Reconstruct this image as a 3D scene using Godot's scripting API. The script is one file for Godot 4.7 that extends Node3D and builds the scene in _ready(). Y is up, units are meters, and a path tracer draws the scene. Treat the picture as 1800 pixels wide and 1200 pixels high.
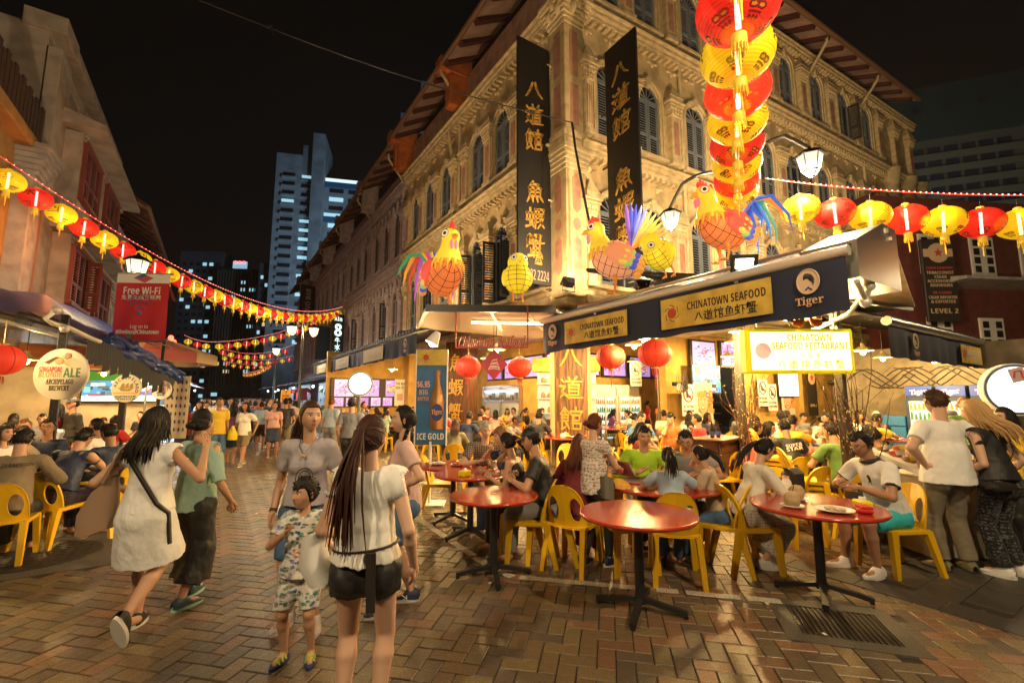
extends Node3D
const LAMP_GAIN:=2.1
var rng:=RandomNumberGenerator.new()
var mats:={}
var taken:={}
var tex:={}
class MB:
	var v:=PackedVector3Array()
	var n:=PackedVector3Array()
	var u:=PackedVector2Array()
	var c:=PackedColorArray()
	var i:=PackedInt32Array()
	var col:=Color.WHITE
	var xf:=Transform3D()
	func vert(p: Vector3,nn: Vector3,uv:=Vector2()) -> int:
		v.append(xf*p); n.append((xf.basis*nn).normalized()); u.append(uv); c.append(col)
		return v.size()-1
	func quad(a: Vector3,b: Vector3,cc: Vector3,d: Vector3) -> void:
		var nn:=(b-a).cross(cc-a)
		if nn.length_squared()<1e-14: nn=(cc-a).cross(d-a)
		nn=nn.normalized()
		var w:=a.distance_to(b)
		var h:=a.distance_to(d)
		var k:=vert(a,nn,Vector2(0,h)); vert(b,nn,Vector2(w,h)); vert(cc,nn,Vector2(w,0)); vert(d,nn,Vector2(0,0))
		i.append_array([k,k+2,k+1,k,k+3,k+2])
	func uvquad(a: Vector3,b: Vector3,cc: Vector3,d: Vector3) -> void:
		var nn:=(b-a).cross(cc-a).normalized()
		var k:=vert(a,nn,Vector2(0,1)); vert(b,nn,Vector2(1,1)); vert(cc,nn,Vector2(1,0)); vert(d,nn,Vector2(0,0))
		i.append_array([k,k+2,k+1,k,k+3,k+2])
	func tri(a: Vector3,b: Vector3,cc: Vector3) -> void:
		var nn:=(b-a).cross(cc-a).normalized()
		var k:=vert(a,nn); vert(b,nn); vert(cc,nn)
		i.append_array([k,k+2,k+1])
	func box(o: Vector3,s: Vector3,bev:=0.0) -> void:
		var h:=s*0.5
		if bev<=0.0:
			hexa([o+Vector3(-h.x,-h.y,h.z),o+Vector3(h.x,-h.y,h.z),o+Vector3(h.x,-h.y,-h.z),o+Vector3(-h.x,-h.y,-h.z)],
				[o+Vector3(-h.x,h.y,h.z),o+Vector3(h.x,h.y,h.z),o+Vector3(h.x,h.y,-h.z),o+Vector3(-h.x,h.y,-h.z)])
			return
		var b: float=minf(bev,minf(h.x,minf(h.y,h.z))*0.9)
		for ax in 3:
			var e:=Vector3.ZERO; e[ax]=1
			var f:=Vector3.ZERO; f[(ax+1) % 3]=1
			var g:=Vector3.ZERO; g[(ax+2) % 3]=1
			var hf: float=h[(ax+1) % 3]
			var hg: float=h[(ax+2) % 3]
			for sg in [1.0,-1.0]:
				var m: Vector3=o+e*h[ax]*sg
				var p:=f*(hf-b)
				var q:=g*(hg-b)
				if sg>0: quad(m-p-q,m+p-q,m+p+q,m-p+q)
				else: quad(m-p+q,m+p+q,m+p-q,m-p-q)
				for s2 in [1.0,-1.0]:
					var a1: Vector3=o+e*h[ax]*sg+f*(hf-b)*s2
					var a2: Vector3=o+e*(h[ax]-b)*sg+f*hf*s2
					if sg*s2>0: quad(a1-q,a2-q,a2+q,a1+q)
					else: quad(a1+q,a2+q,a2-q,a1-q)
		for sx in [1.0,-1.0]:
			for sy in [1.0,-1.0]:
				for sz in [1.0,-1.0]:
					var a:=o+Vector3(h.x*sx,(h.y-b)*sy,(h.z-b)*sz)
					var bb:=o+Vector3((h.x-b)*sx,h.y*sy,(h.z-b)*sz)
					var cc:=o+Vector3((h.x-b)*sx,(h.y-b)*sy,h.z*sz)
					if sx*sy*sz>0: tri(a,bb,cc)
					else: tri(a,cc,bb)
	func hexa(lo: Array,hi: Array) -> void:   # lower ring and upper ring,both anticlockwise from above
		var m:=lo.size()
		for k in m:
			var j:=(k+1) % m
			quad(lo[k],lo[j],hi[j],hi[k])
		if m==4:
			quad(hi[0],hi[1],hi[2],hi[3]); quad(lo[3],lo[2],lo[1],lo[0])
		else:
			for k in range(1,m-1):
				tri(hi[0],hi[k],hi[k+1]); tri(lo[0],lo[k+1],lo[k])
	func beam(a: Vector3,b: Vector3,w: float,t: float,up:=Vector3.UP) -> void:
		var y:=(b-a).normalized()
		if absf(y.dot(up))>0.99: up=Vector3.BACK
		var x:=up.cross(y).normalized()
		var z:=x.cross(y)
		var p:=x*w*0.5
		var q:=z*t*0.5
		hexa([a-p+q,a+p+q,a+p-q,a-p-q],[b-p+q,b+p+q,b+p-q,b-p-q])
	func cyl(a: Vector3,b: Vector3,r1: float,r2: float,sides:=12) -> void:
		tube([a,b],[r1,r2],sides)
	func tube(pts: Array,rad: Array,sides:=8,caps:=true,flat:=1.0) -> void:
		var m:=pts.size()
		var first:=v.size()
		var side:=Vector3.ZERO
		for k in m:
			var t: Vector3=(pts[mini(k+1,m-1)]-pts[maxi(k-1,0)]).normalized()
			if side==Vector3.ZERO:
				side=t.cross(Vector3.UP if absf(t.y)<0.9 else Vector3.BACK).normalized()
			side=(side-t*side.dot(t)).normalized()
			var up:=side.cross(t)
			var r: float=rad[k] if rad.size()>1 else rad[0]
			for s in sides+1:
				var an:=TAU*s/sides
				var d:=side*cos(an)+up*sin(an)*flat
				vert(pts[k]+d*r,d,Vector2(float(s)/sides,float(k)/maxi(1,m-1)))
		for k in m-1:
			for s in sides:
				var a:=first+k*(sides+1)+s
				var b:=a+sides+1
				i.append_array([a,a+1,b,a+1,b+1,b])
		if caps:
			for e in 2:
				var k:=0 if e==0 else m-1
				var nn: Vector3=(pts[0]-pts[1]).normalized() if e==0 else (pts[m-1]-pts[m-2]).normalized()
				var base:=v.size()
				for s in sides:
					v.append(v[first+k*(sides+1)+s]); n.append((xf.basis*nn).normalized()); u.append(Vector2()); c.append(col)
				for s in range(1,sides-1):
					if e==1: i.append_array([base,base+s,base+s+1])
					else: i.append_array([base,base+s+1,base+s])
	func lathe(prof: Array,sides:=24,o:=Vector3.ZERO,wob:=0.0) -> void:   # Vector2(radius,height),upwards
		var rows:=[]
		for p in prof:
			var row:=PackedVector3Array()
			for s in sides:
				var an:=-TAU*s/sides
				var r: float=p.x*(1.0+wob*sin(an*5.0+p.y*9.0))
				row.append(o+Vector3(cos(an)*r,p.y,sin(an)*r))
			rows.append(row)
		loft(rows,true)
	func ball(o: Vector3,r: Vector3,seg:=14,ring:=8) -> void:
		var first:=v.size()
		for k in ring+1:
			var la:=PI*(float(k)/ring-0.5)
			for s in seg+1:
				var lo:=TAU*s/seg
				var d:=Vector3(cos(la)*sin(lo),sin(la),cos(la)*cos(lo))
				vert(o+d*r,d/r,Vector2(float(s)/seg,1.0-float(k)/ring))
		for k in ring:
			for s in seg:
				var a:=first+k*(seg+1)+s
				var b:=a+seg+1
				i.append_array([a,b,a+1,a+1,b,b+1])
	func loft(rows: Array,closed:=false,uvs:=false) -> void:   # rows of equal length; smooth
		var m: int=rows[0].size()
		var first:=v.size()
		var acc:=PackedVector3Array(); acc.resize(rows.size()*m)
		var lim:=m if closed else m-1
		for k in rows.size()-1:
			for s in lim:
				var s2:=(s+1) % m
				var a: Vector3=rows[k][s]
				var b: Vector3=rows[k][s2]
				var d: Vector3=rows[k+1][s]
				var e: Vector3=rows[k+1][s2]
				var nn:=(b-a).cross(d-a)+(e-d).cross(e-b)*0.5+(d-e).cross(b-e)*0.5
				for q in [k*m+s,k*m+s2,(k+1)*m+s,(k+1)*m+s2]: acc[q]+=nn
		for k in rows.size():
			for s in m:
				vert(rows[k][s],acc[k*m+s].normalized() if acc[k*m+s].length_squared()>1e-16 else Vector3.UP,Vector2(float(s)/maxi(1,m-1),float(k)/(rows.size()-1)))
		for k in rows.size()-1:
			for s in lim:
				var a:=first+k*m+s
				var b:=first+k*m+(s+1) % m
				i.append_array([a,a+m,b,b,a+m,b+m])
	func prism(poly: PackedVector2Array,z0: float,z1: float) -> void:   # anticlockwise outline in xy
		if Geometry2D.is_polygon_clockwise(poly): poly.reverse()
		var t:=Geometry2D.triangulate_polygon(poly)
		for k in t.size()/3:
			var a:=poly[t[k*3]]
			var b:=poly[t[k*3+1]]
			var cc:=poly[t[k*3+2]]
			if (b-a).cross(cc-a)<0:
				var q:=b; b=cc; cc=q
			tri(Vector3(a.x,a.y,z1),Vector3(b.x,b.y,z1),Vector3(cc.x,cc.y,z1))
			tri(Vector3(a.x,a.y,z0),Vector3(cc.x,cc.y,z0),Vector3(b.x,b.y,z0))
		for k in poly.size():
			var a:=poly[k]
			var b:=poly[(k+1) % poly.size()]
			quad(Vector3(a.x,a.y,z0),Vector3(b.x,b.y,z0),Vector3(b.x,b.y,z1),Vector3(a.x,a.y,z1))
	func sheet(rows: Array) -> void:   # two-sided cloth: a smooth loft,with both faces
		loft(rows)
	func add(o: MB,t:=Transform3D()) -> void:
		var k:=v.size()
		var flip:=t.basis.determinant()<0
		for q in o.v.size():
			v.append(xf*(t*o.v[q])); n.append((xf.basis*(t.basis*o.n[q])).normalized()); u.append(o.u[q]); c.append(o.c[q])
		if flip:
			for q in o.i.size()/3: i.append_array([k+o.i[q*3],k+o.i[q*3+2],k+o.i[q*3+1]])
		else:
			for q in o.i.size(): i.append(k+o.i[q])
	func mesh(m: Material=null) -> ArrayMesh:
		var r:=ArrayMesh.new()
		if i.is_empty(): return r
		var a:=[]
		a.resize(Mesh.ARRAY_MAX)
		a[Mesh.ARRAY_VERTEX]=v; a[Mesh.ARRAY_NORMAL]=n; a[Mesh.ARRAY_TEX_UV]=u; a[Mesh.ARRAY_COLOR]=c; a[Mesh.ARRAY_INDEX]=i
		r.add_surface_from_arrays(Mesh.PRIMITIVE_TRIANGLES,a)
		if m: r.surface_set_material(0,m)
		return r
func numbered(s: String) -> String:
	if not taken.has(s):
		taken[s]=0
		return s
	taken[s]+=1
	return "%s_%03d" % [s,taken[s]]
func tag(o: Node,label: String,category: String,group:="",kind:="") -> Node:
	if label: o.set_meta("label",label)
	if category: o.set_meta("category",category)
	if group: o.set_meta("group",group)
	if kind: o.set_meta("kind",kind)
	return o
func thing(called: String,label: String,category: String,at:=Vector3.ZERO,yaw:=0.0,group:="") -> Node3D:
	var o:=Node3D.new()
	o.name=numbered(called)
	add_child(o)
	o.position=at
	o.rotation.y=yaw
	tag(o,label,category,group)
	return o
func part(parent: Node,called: String,what,m: Material=null,at:=Vector3.ZERO) -> MeshInstance3D:
	var o:=MeshInstance3D.new()
	var nm:=called
	var k:=0
	while parent!=self and parent.has_node(nm):
		k+=1
		nm="%s_%03d" % [called,k]
	o.name=nm if parent!=self else numbered(called)
	o.mesh=what.mesh(null) if what is MB else what
	if m: o.material_override=m
	o.position=at
	parent.add_child(o)
	return o
func solo(called: String,label: String,category: String,what,m: Material,at:=Vector3.ZERO,group:="") -> MeshInstance3D:
	var o:=part(self,called,what,m,at)
	tag(o,label,category,group)
	return o
func struct(called: String,what,m: Material,parent: Node=self) -> MeshInstance3D:
	var o:=part(parent,called,what,m)
	if parent==self: o.set_meta("kind","structure")
	return o
func dup(src: Node3D,label: String,at: Vector3,yaw: float,group:="") -> Node3D:
	var o: Node3D=src.duplicate()
	o.name=numbered(src.name.rstrip("0123456789_"))
	add_child(o)
	o.position=at
	o.rotation=Vector3(0,yaw,0)
	if label: o.set_meta("label",label)
	if group: o.set_meta("group",group)
	return o
func noise_tex(key: String,kind: String,freq: float,lo: float,hi: float,size:=256,oct:=4) -> ImageTexture:
	if tex.has(key): return tex[key]
	var f:=FastNoiseLite.new()
	f.seed=hash(key) % 10000
	f.noise_type=FastNoiseLite.TYPE_CELLULAR if kind=="cell" else FastNoiseLite.TYPE_SIMPLEX_SMOOTH
	f.frequency=freq
	f.fractal_octaves=oct
	var im:=f.get_seamless_image(size,size)
	im.convert(Image.FORMAT_RGB8)
	var d:=im.get_data()
	for k in d.size(): d[k]=int(clampf(lo+(hi-lo)*d[k]/255.0,0,1)*255)
	tex[key]=ImageTexture.create_from_image(Image.create_from_data(size,size,false,Image.FORMAT_RGB8,d))
	return tex[key]
func fn_tex(key: String,w: int,h: int,f: Callable) -> ImageTexture:
	if tex.has(key): return tex[key]
	var d:=PackedByteArray()
	d.resize(w*h*3)
	var k:=0
	for y in h:
		for x in w:
			var q: Color=f.call(float(x)/w,float(y)/h)
			d[k]=int(clampf(q.r,0,1)*255); d[k+1]=int(clampf(q.g,0,1)*255); d[k+2]=int(clampf(q.b,0,1)*255)
			k+=3
	tex[key]=ImageTexture.create_from_image(Image.create_from_data(w,h,false,Image.FORMAT_RGB8,d))
	return tex[key]
func M(key: String,rgb: Array=[],rough:=0.7,o:={}) -> StandardMaterial3D:
	if mats.has(key): return mats[key]
	var m:=StandardMaterial3D.new()
	m.resource_name=key
	m.albedo_color=Color(rgb[0],rgb[1],rgb[2]).linear_to_srgb()
	m.roughness=rough
	m.cull_mode=BaseMaterial3D.CULL_DISABLED
	var s: float=o.get("scale",1.0)
	if o.has("stain") or o.has("bump"):
		m.uv1_triplanar=true
		m.uv1_world_triplanar=o.get("world",false)
		m.uv1_scale=Vector3.ONE*s
	if o.has("stain"): m.albedo_texture=tex[o.stain]
	if o.has("albedo"):
		m.albedo_texture=o.albedo
		m.uv1_triplanar=o.get("tri",false)
		m.uv1_scale=Vector3.ONE*s
	if o.has("bump"):
		m.heightmap_enabled=true
		m.heightmap_texture=tex[o.bump]
		m.heightmap_scale=o.get("bs",0.3)
	if o.has("rtex"):
		m.roughness_texture=tex[o.rtex]
	m.metallic=o.get("metal",0.0)
	if o.has("spec"): m.metallic_specular=o.spec
	if o.has("emit"):
		m.emission_enabled=true
		m.emission=Color(o.emit[0],o.emit[1],o.emit[2]).linear_to_srgb()
		m.emission_energy_multiplier=o.get("e",1.0)
	if o.has("etex"):
		m.emission_enabled=true
		m.emission_texture=o.etex
		m.emission_operator=BaseMaterial3D.EMISSION_OP_MULTIPLY
		m.emission=Color.WHITE
		m.emission_energy_multiplier=o.get("e",1.0)
	if o.has("alpha"):
		m.transparency=BaseMaterial3D.TRANSPARENCY_ALPHA
		m.albedo_color.a=o.alpha
	if o.has("coat"):
		m.clearcoat_enabled=true
		m.clearcoat=o.coat
		m.clearcoat_roughness=0.15
	if o.has("sheen"):
		m.rim_enabled=true
		m.rim=o.sheen
		m.rim_tint=0.6
	if o.has("back"):
		m.backlight_enabled=true
		m.backlight=Color(o.back,o.back,o.back)
	if o.has("sss"):
		m.subsurf_scatter_enabled=true
		m.subsurf_scatter_strength=o.sss
	m.vertex_color_use_as_albedo=o.get("vc",false)
	mats[key]=m
	return m
func letters(parent: Node,s: String,xf: Transform3D,h: float,m: Material,bold:=false,fit:=0.0,face:="Droid Sans",depth:=0.004) -> MeshInstance3D:
	var t:=TextMesh.new()
	var f:=SystemFont.new()
	f.font_names=PackedStringArray([face])
	if bold: f.font_weight=700
	t.font=f
	t.text=s
	t.font_size=48
	t.pixel_size=h/34.5
	t.depth=depth
	t.curve_step=2.0
	t.horizontal_alignment=HORIZONTAL_ALIGNMENT_CENTER
	var o:=part(parent,"lettering",t,m)
	if fit>0.0:
		var w:=t.get_aabb().size.x
		if w>0.0: xf=xf*Transform3D(Basis.from_scale(Vector3(fit/w,1,1)),Vector3.ZERO)
	o.transform=xf
	return o
const GLYPH:={
	"八": "38,20 30,45 18,68 5,85|55,18 62,40 75,65 95,85",
	"道": "40,6 46,16|72,4 64,16|30,22 96,22|62,22 54,34|42,36 42,80|42,36 82,36 82,80|42,50 82,50|42,64 82,64|42,80 82,80|10,15 20,25|5,42 22,42 12,65 20,75 3,90|20,74 40,92 98,92",
	"館": "20,5 3,28|20,5 40,24|20,18 26,24|10,32 34,32 34,58|10,32 10,92|10,45 34,45|10,58 34,58|10,92 24,82|26,66 40,90|68,3 70,12|48,18 48,30|48,18 94,18 90,28|56,34 56,92|56,34 84,34 84,56|56,56 84,56|56,68 88,68 88,92|56,92 88,92",
	"馆": "18,5 4,32|15,20 36,20 30,34|18,34 18,88 36,72|68,3 70,12|48,18 48,30|48,18 94,18 90,28|56,34 56,92|56,34 84,34 84,56|56,56 84,56|56,68 88,68 88,92|56,92 88,92",
	"魚": "38,3 15,30|35,15 66,15 52,32|22,32 80,32 80,70|22,32 22,70|51,32 51,70|22,51 80,51|22,70 80,70|15,80 8,95|36,80 40,95|60,80 66,95|82,78 95,95",
	"鱼": "38,3 15,30|35,15 66,15 52,32|22,32 80,32 80,72|22,32 22,72|51,32 51,72|22,52 80,52|22,72 80,72|4,90 96,90",
	"蝦": "6,25 6,55|6,25 38,25 38,55|6,55 38,55|22,5 22,82|4,86 36,78|32,66 42,88|52,10 52,95|52,10 70,10 70,32|52,32 70,32|52,52 68,48|52,70 68,66|76,10 95,10 95,32|76,32 95,32|74,46 94,46 84,70 66,95|76,52 86,75 99,93",
	"虾": "6,25 6,55|6,25 38,25 38,55|6,55 38,55|22,5 22,82|4,86 36,78|32,66 42,88|46,18 98,18|70,18 70,95|72,40 90,58",
	"蟹": "18,2 5,18|14,8 36,8 28,16|10,18 10,40 4,56|10,18 40,18 40,55|10,30 40,30|10,42 40,42|25,18 25,42|50,6 80,6 76,28|64,6 60,20 50,30|58,32 52,42|50,42 98,42|74,32 74,58|28,64 28,82|28,64 72,64 72,82|28,82 72,82|50,58 50,95|15,96 80,92|74,86 86,99",
	"牛": "28,10 14,38|22,30 82,30|4,58 96,58|50,5 50,96",
	"车": "10,20 88,20|45,5 22,48|22,48 82,48|4,70 96,70|54,32 54,96",
	"車": "12,14 88,14|22,30 22,66|22,30 78,30 78,66|22,48 78,48|22,66 78,66|4,80 96,80|50,4 50,98",
	"水": "50,5 50,92 38,84|8,32 38,32 30,55 6,78|86,18 60,42|56,38 72,62 95,82",
	"酉": "5,10 95,10|15,32 15,92|15,32 85,32 85,92|38,10 36,40 22,58|60,10 60,48 78,52|15,70 85,70|15,92 85,92",
	"免": "38,3 12,28|32,14 62,14 52,28|18,28 18,55|18,28 80,28 80,55|18,55 80,55|48,28 44,60 8,95|58,55 58,88 90,88 94,74",
	"费": "22,8 78,8 78,20|22,20 78,20|22,20 20,32 84,32 80,46|40,2 36,40 15,52|60,2 60,52|26,56 26,82|26,56 74,56 74,82|50,60 46,80 15,97|56,82 84,96",
	"无": "18,15 82,15|6,42 94,42|45,15 42,50 8,95|56,42 56,86 90,86 94,70",
	"线": "30,5 12,30 32,30|32,30 10,58 36,54|6,85 38,74|48,32 92,26|46,55 96,48|66,5 74,60 96,92 98,76|84,8 92,16|92,58 45,95",
	"互": "8,10 92,10|36,10 28,52 68,52|28,36 74,36 66,90|5,92 95,92",
	"联": "4,10 44,10|12,10 12,74|36,10 36,95|12,30 36,30|12,50 36,50|4,78 44,68|56,5 64,18|88,4 80,18|52,28 94,28|48,52 98,52|72,28 70,56 46,95|72,56 96,95",
	"网": "12,10 12,95|12,10 88,10 88,90 76,84|28,24 48,68|48,24 22,76|56,24 76,68|76,24 52,76",
	"☎": "5,32 12,18 88,18 95,32|30,32 16,72 84,72 70,32|30,32 70,32|16,72 16,84 84,84 84,72|42,52 58,52"
}
func strokes(ch: String) -> Array:
	var r:=[]
	for s in GLYPH[ch].split("|"):
		var line:=PackedVector2Array()
		for p in s.split(" "):
			var q: PackedStringArray=p.split(",")
			line.append(Vector2(float(q[0])/100.0,float(q[1])/100.0))
		r.append(line)
	return r
func brush(chars: String,size: float,step: Vector2,wid:=0.08,t:=0.006,slant:=0.0) -> MB:
	var mb:=MB.new()
	var m:=chars.length()
	for k in m:
		if chars[k]==" ": continue
		var o:=step*(k-(m-1)*0.5)
		for line in strokes(chars[k]):
			for s in line.size()-1:
				var a: Vector2=(line[s]-Vector2(0.5,0.5))*Vector2(size,-size)
				var b: Vector2=(line[s+1]-Vector2(0.5,0.5))*Vector2(size,-size)
				a.y+=a.x*slant; b.y+=b.x*slant
				a+=o; b+=o
				var d:=(b-a).normalized()
				var p:=Vector2(-d.y,d.x)
				var w0:=size*wid*(0.62 if s==0 else 0.5)
				var w1:=size*wid*(0.5 if s<line.size()-2 else 0.26)
				a-=d*w0*0.6; b+=d*w1*0.7
				var mid:=(a+b)*0.5
				var poly:=PackedVector2Array([a-p*w0*0.6,mid-p*(w0+w1)*0.42,b-p*w1,b+d*w1*0.8,b+p*w1*0.8,mid+p*(w0+w1)*0.42,a+p*w0,a-d*w0*0.5])
				mb.prism(poly,0.0,t)
	return mb
func stamp(im: Image,chars: String,x: float,y: float,size: float,color: Color,wid:=0.1,down:=true) -> void:
	for k in chars.length():
		for line in strokes(chars[k]):
			for s in line.size()-1:
				var steps:=int(line[s].distance_to(line[s+1])*size*1.2)+1
				for q in steps+1:
					var p: Vector2=line[s].lerp(line[s+1],float(q)/steps)*size+Vector2(x,y+(k*size*1.1 if down else 0.0))+Vector2(0.0 if down else k*size*1.1,0)
					var r:=maxi(1,int(size*wid*0.5))
					im.fill_rect(Rect2i(int(p.x)-r,int(p.y)-r,2*r,2*r),color)
func rect_tex(key: String,im: Image) -> ImageTexture:
	if not tex.has(key): tex[key]=ImageTexture.create_from_image(im)
	return tex[key]
func frame_of(o: Vector3,yaw: float,pitch:=0.0) -> Transform3D:
	return Transform3D(Basis(Vector3.UP,yaw)*Basis(Vector3.RIGHT,pitch),o)
func omni(called: String,at: Vector3,col: Color,energy: float,size:=0.1) -> OmniLight3D:
	var l:=OmniLight3D.new()
	l.name=numbered(called)
	l.light_color=col
	l.light_energy=energy*LAMP_GAIN
	l.light_size=size
	l.omni_range=40.0
	l.omni_attenuation=2.0
	l.shadow_enabled=true
	add_child(l)
	l.position=at
	return l
func spot(called: String,at: Vector3,to: Vector3,col: Color,energy: float,angle: float,size:=0.1) -> SpotLight3D:
	var l:=SpotLight3D.new()
	l.name=numbered(called)
	l.light_color=col
	l.light_energy=energy*LAMP_GAIN
	l.light_size=size
	l.spot_range=40.0
	l.spot_attenuation=2.0
	l.spot_angle=angle
	l.spot_angle_attenuation=0.6
	l.shadow_enabled=true
	add_child(l)
	l.look_at_from_position(at,to,Vector3.UP if absf((to-at).normalized().y)<0.98 else Vector3.BACK)
	return l
func area(called: String,xf: Transform3D,sx: float,sy: float,col: Color,energy: float) -> AreaLight3D:
	var l:=AreaLight3D.new()
	l.name=numbered(called)
	l.light_color=col
	l.light_energy=energy*LAMP_GAIN
	l.area_size=Vector2(sx,sy)
	l.shadow_enabled=true
	add_child(l)
	l.transform=xf
	return l
class Field:
	var o: Vector3
	var h: float
	var nx: int
	var ny: int
	var nz: int
	var d: PackedFloat32Array
	func _init(lo: Vector3,hi: Vector3,cell: float) -> void:
		o=lo; h=cell
		nx=int((hi.x-lo.x)/cell)+2; ny=int((hi.y-lo.y)/cell)+2; nz=int((hi.z-lo.z)/cell)+2
		d.resize(nx*ny*nz)
		d.fill(1.0)
	func cap(a: Vector3,b: Vector3,ra: float,rb: float,k:=0.02,flat:=1.0,ax:=Vector3.BACK,fe:=false) -> void:
		var m:=maxf(ra,rb)+k+h*2.2
		var lo:=(a.min(b)-Vector3(m,m,m)-o)/h
		var hi:=(a.max(b)+Vector3(m,m,m)-o)/h
		var x0:=maxi(0,int(lo.x)); var x1:=mini(nx-1,int(hi.x)+1)
		var y0:=maxi(0,int(lo.y)); var y1:=mini(ny-1,int(hi.y)+1)
		var z0:=maxi(0,int(lo.z)); var z1:=mini(nz-1,int(hi.z)+1)
		var f:=1.0/flat-1.0
		var ba:=b-a
		ba+=ax*(ba.dot(ax)*f)
		var bb:=ba.dot(ba)
		var inv:=1.0/bb if bb>1e-9 else 0.0
		var ln:=sqrt(bb)
		var dr:=rb-ra
		var k4:=0.25/k
		for z in range(z0,z1+1):
			for y in range(y0,y1+1):
				var q:=(z*ny+y)*nx+x0
				var p:=o+Vector3(x0,y,z)*h-a
				for x in range(x0,x1+1):
					var w:=p
					if f!=0.0: w+=ax*(w.dot(ax)*f)
					var tt:=w.dot(ba)*inv
					var t:=clampf(tt,0.0,1.0)
					var e:=(w-ba*t).length()-ra-dr*t
					if fe: e=maxf(e,(tt-1.0)*ln)
					var g:=d[q]
					var s:=k-absf(g-e)
					if s>0.0: d[q]=minf(g,e)-s*s*k4
					elif e<g: d[q]=e
					q+=1
					p.x+=h
	func dent(c: Vector3,r: float) -> void:
		var lo:=(c-Vector3(r,r,r)*1.3-o)/h
		var hi:=(c+Vector3(r,r,r)*1.3-o)/h
		for z in range(maxi(0,int(lo.z)),mini(nz,int(hi.z)+1)):
			for y in range(maxi(0,int(lo.y)),mini(ny,int(hi.y)+1)):
				for x in range(maxi(0,int(lo.x)),mini(nx,int(hi.x)+1)):
					var q:=(z*ny+y)*nx+x
					d[q]=maxf(d[q],r-(o+Vector3(x,y,z)*h-c).length())
	func cut(pt: Vector3,nn: Vector3) -> void:   # keeps what lies against the normal
		var q:=0
		for z in nz:
			for y in ny:
				var e:=(o+Vector3(0,y,z)*h-pt).dot(nn)
				var st:=nn.x*h
				for x in nx:
					if e>d[q]: d[q]=e
					e+=st
					q+=1
	func wrinkle(amp: float,fr: FastNoiseLite,sc:=Vector3.ONE) -> void:
		var q:=0
		var lim:=h*4.5
		for z in nz:
			for y in ny:
				for x in nx:
					if absf(d[q])<lim:
						d[q]+=amp*(fr.get_noise_3dv((o+Vector3(x,y,z)*h)*sc)-0.4)
					q+=1
	func into(mb: MB) -> void:
		var ids:=PackedInt32Array()
		ids.resize(d.size())
		ids.fill(-1)
		var lim:=h*3.2
		var sy:=nx
		var sz:=nx*ny
		var v:=PackedVector3Array()
		var n:=PackedVector3Array()
		var cells:=PackedInt32Array()
		var base:=mb.v.size()
		for z in nz-1:
			for y in ny-1:
				var q:=z*sz+y*sy
				for x in nx-1:
					var a:=d[q]
					if a<lim and a>-lim:
						var b:=d[q+1]
						var c:=d[q+sy]
						var e:=d[q+sy+1]
						var f:=d[q+sz]
						var g:=d[q+sz+1]
						var k:=d[q+sz+sy]
						var l:=d[q+sz+sy+1]
						var lowest:=minf(minf(minf(a,b),minf(c,e)),minf(minf(f,g),minf(k,l)))
						var highest:=maxf(maxf(maxf(a,b),maxf(c,e)),maxf(maxf(f,g),maxf(k,l)))
						if lowest<0.0 and highest>=0.0:
							var s:=Vector3.ZERO
							var m:=0
							if (a<0.0)!=(b<0.0): s+=Vector3(a/(a-b),0,0); m+=1
							if (c<0.0)!=(e<0.0): s+=Vector3(c/(c-e),1,0); m+=1
							if (f<0.0)!=(g<0.0): s+=Vector3(f/(f-g),0,1); m+=1
							if (k<0.0)!=(l<0.0): s+=Vector3(k/(k-l),1,1); m+=1
							if (a<0.0)!=(c<0.0): s+=Vector3(0,a/(a-c),0); m+=1
							if (b<0.0)!=(e<0.0): s+=Vector3(1,b/(b-e),0); m+=1
							if (f<0.0)!=(k<0.0): s+=Vector3(0,f/(f-k),1); m+=1
							if (g<0.0)!=(l<0.0): s+=Vector3(1,g/(g-l),1); m+=1
							if (a<0.0)!=(f<0.0): s+=Vector3(0,0,a/(a-f)); m+=1
							if (b<0.0)!=(g<0.0): s+=Vector3(1,0,b/(b-g)); m+=1
							if (c<0.0)!=(k<0.0): s+=Vector3(0,1,c/(c-k)); m+=1
							if (e<0.0)!=(l<0.0): s+=Vector3(1,1,e/(e-l)); m+=1
							ids[q]=v.size()
							cells.append(q)
							v.append(o+(Vector3(x,y,z)+s/m)*h)
							n.append(Vector3(b+e+g+l-a-c-f-k,c+e+k+l-a-b-f-g,f+g+k+l-a-b-c-e).normalized())
					q+=1
		for j in v.size():
			mb.v.append(mb.xf*v[j]); mb.n.append((mb.xf.basis*n[j]).normalized()); mb.u.append(Vector2()); mb.c.append(mb.col)
		for q in cells:
			var a:=d[q]
			var x:=q % nx
			var y:=(q/sy) % ny
			var z:=q/sz
			var ins:=a<0.0
			if y>0 and z>0 and ins!=(d[q+1]<0.0):
				face(mb,base,ids[q],ids[q-sy],ids[q-sy-sz],ids[q-sz],ins)
			if x>0 and z>0 and ins!=(d[q+sy]<0.0):
				face(mb,base,ids[q],ids[q-sz],ids[q-sz-1],ids[q-1],ins)
			if x>0 and y>0 and ins!=(d[q+sz]<0.0):
				face(mb,base,ids[q],ids[q-1],ids[q-1-sy],ids[q-sy],ins)
	func face(mb: MB,base: int,a: int,b: int,c: int,e: int,ins: bool) -> void:
		if a<0 or b<0 or c<0 or e<0: return
		if ins: mb.i.append_array([base+a,base+c,base+b,base+a,base+e,base+c])
		else: mb.i.append_array([base+a,base+b,base+c,base+a,base+c,base+e])
var fold:=FastNoiseLite.new()
var heads:={}
var hands:={}
var shapes:={}
func bump1(x: float,c: float,w: float) -> float:
	var q:=(x-c)/w
	return exp(-q*q)
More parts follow.
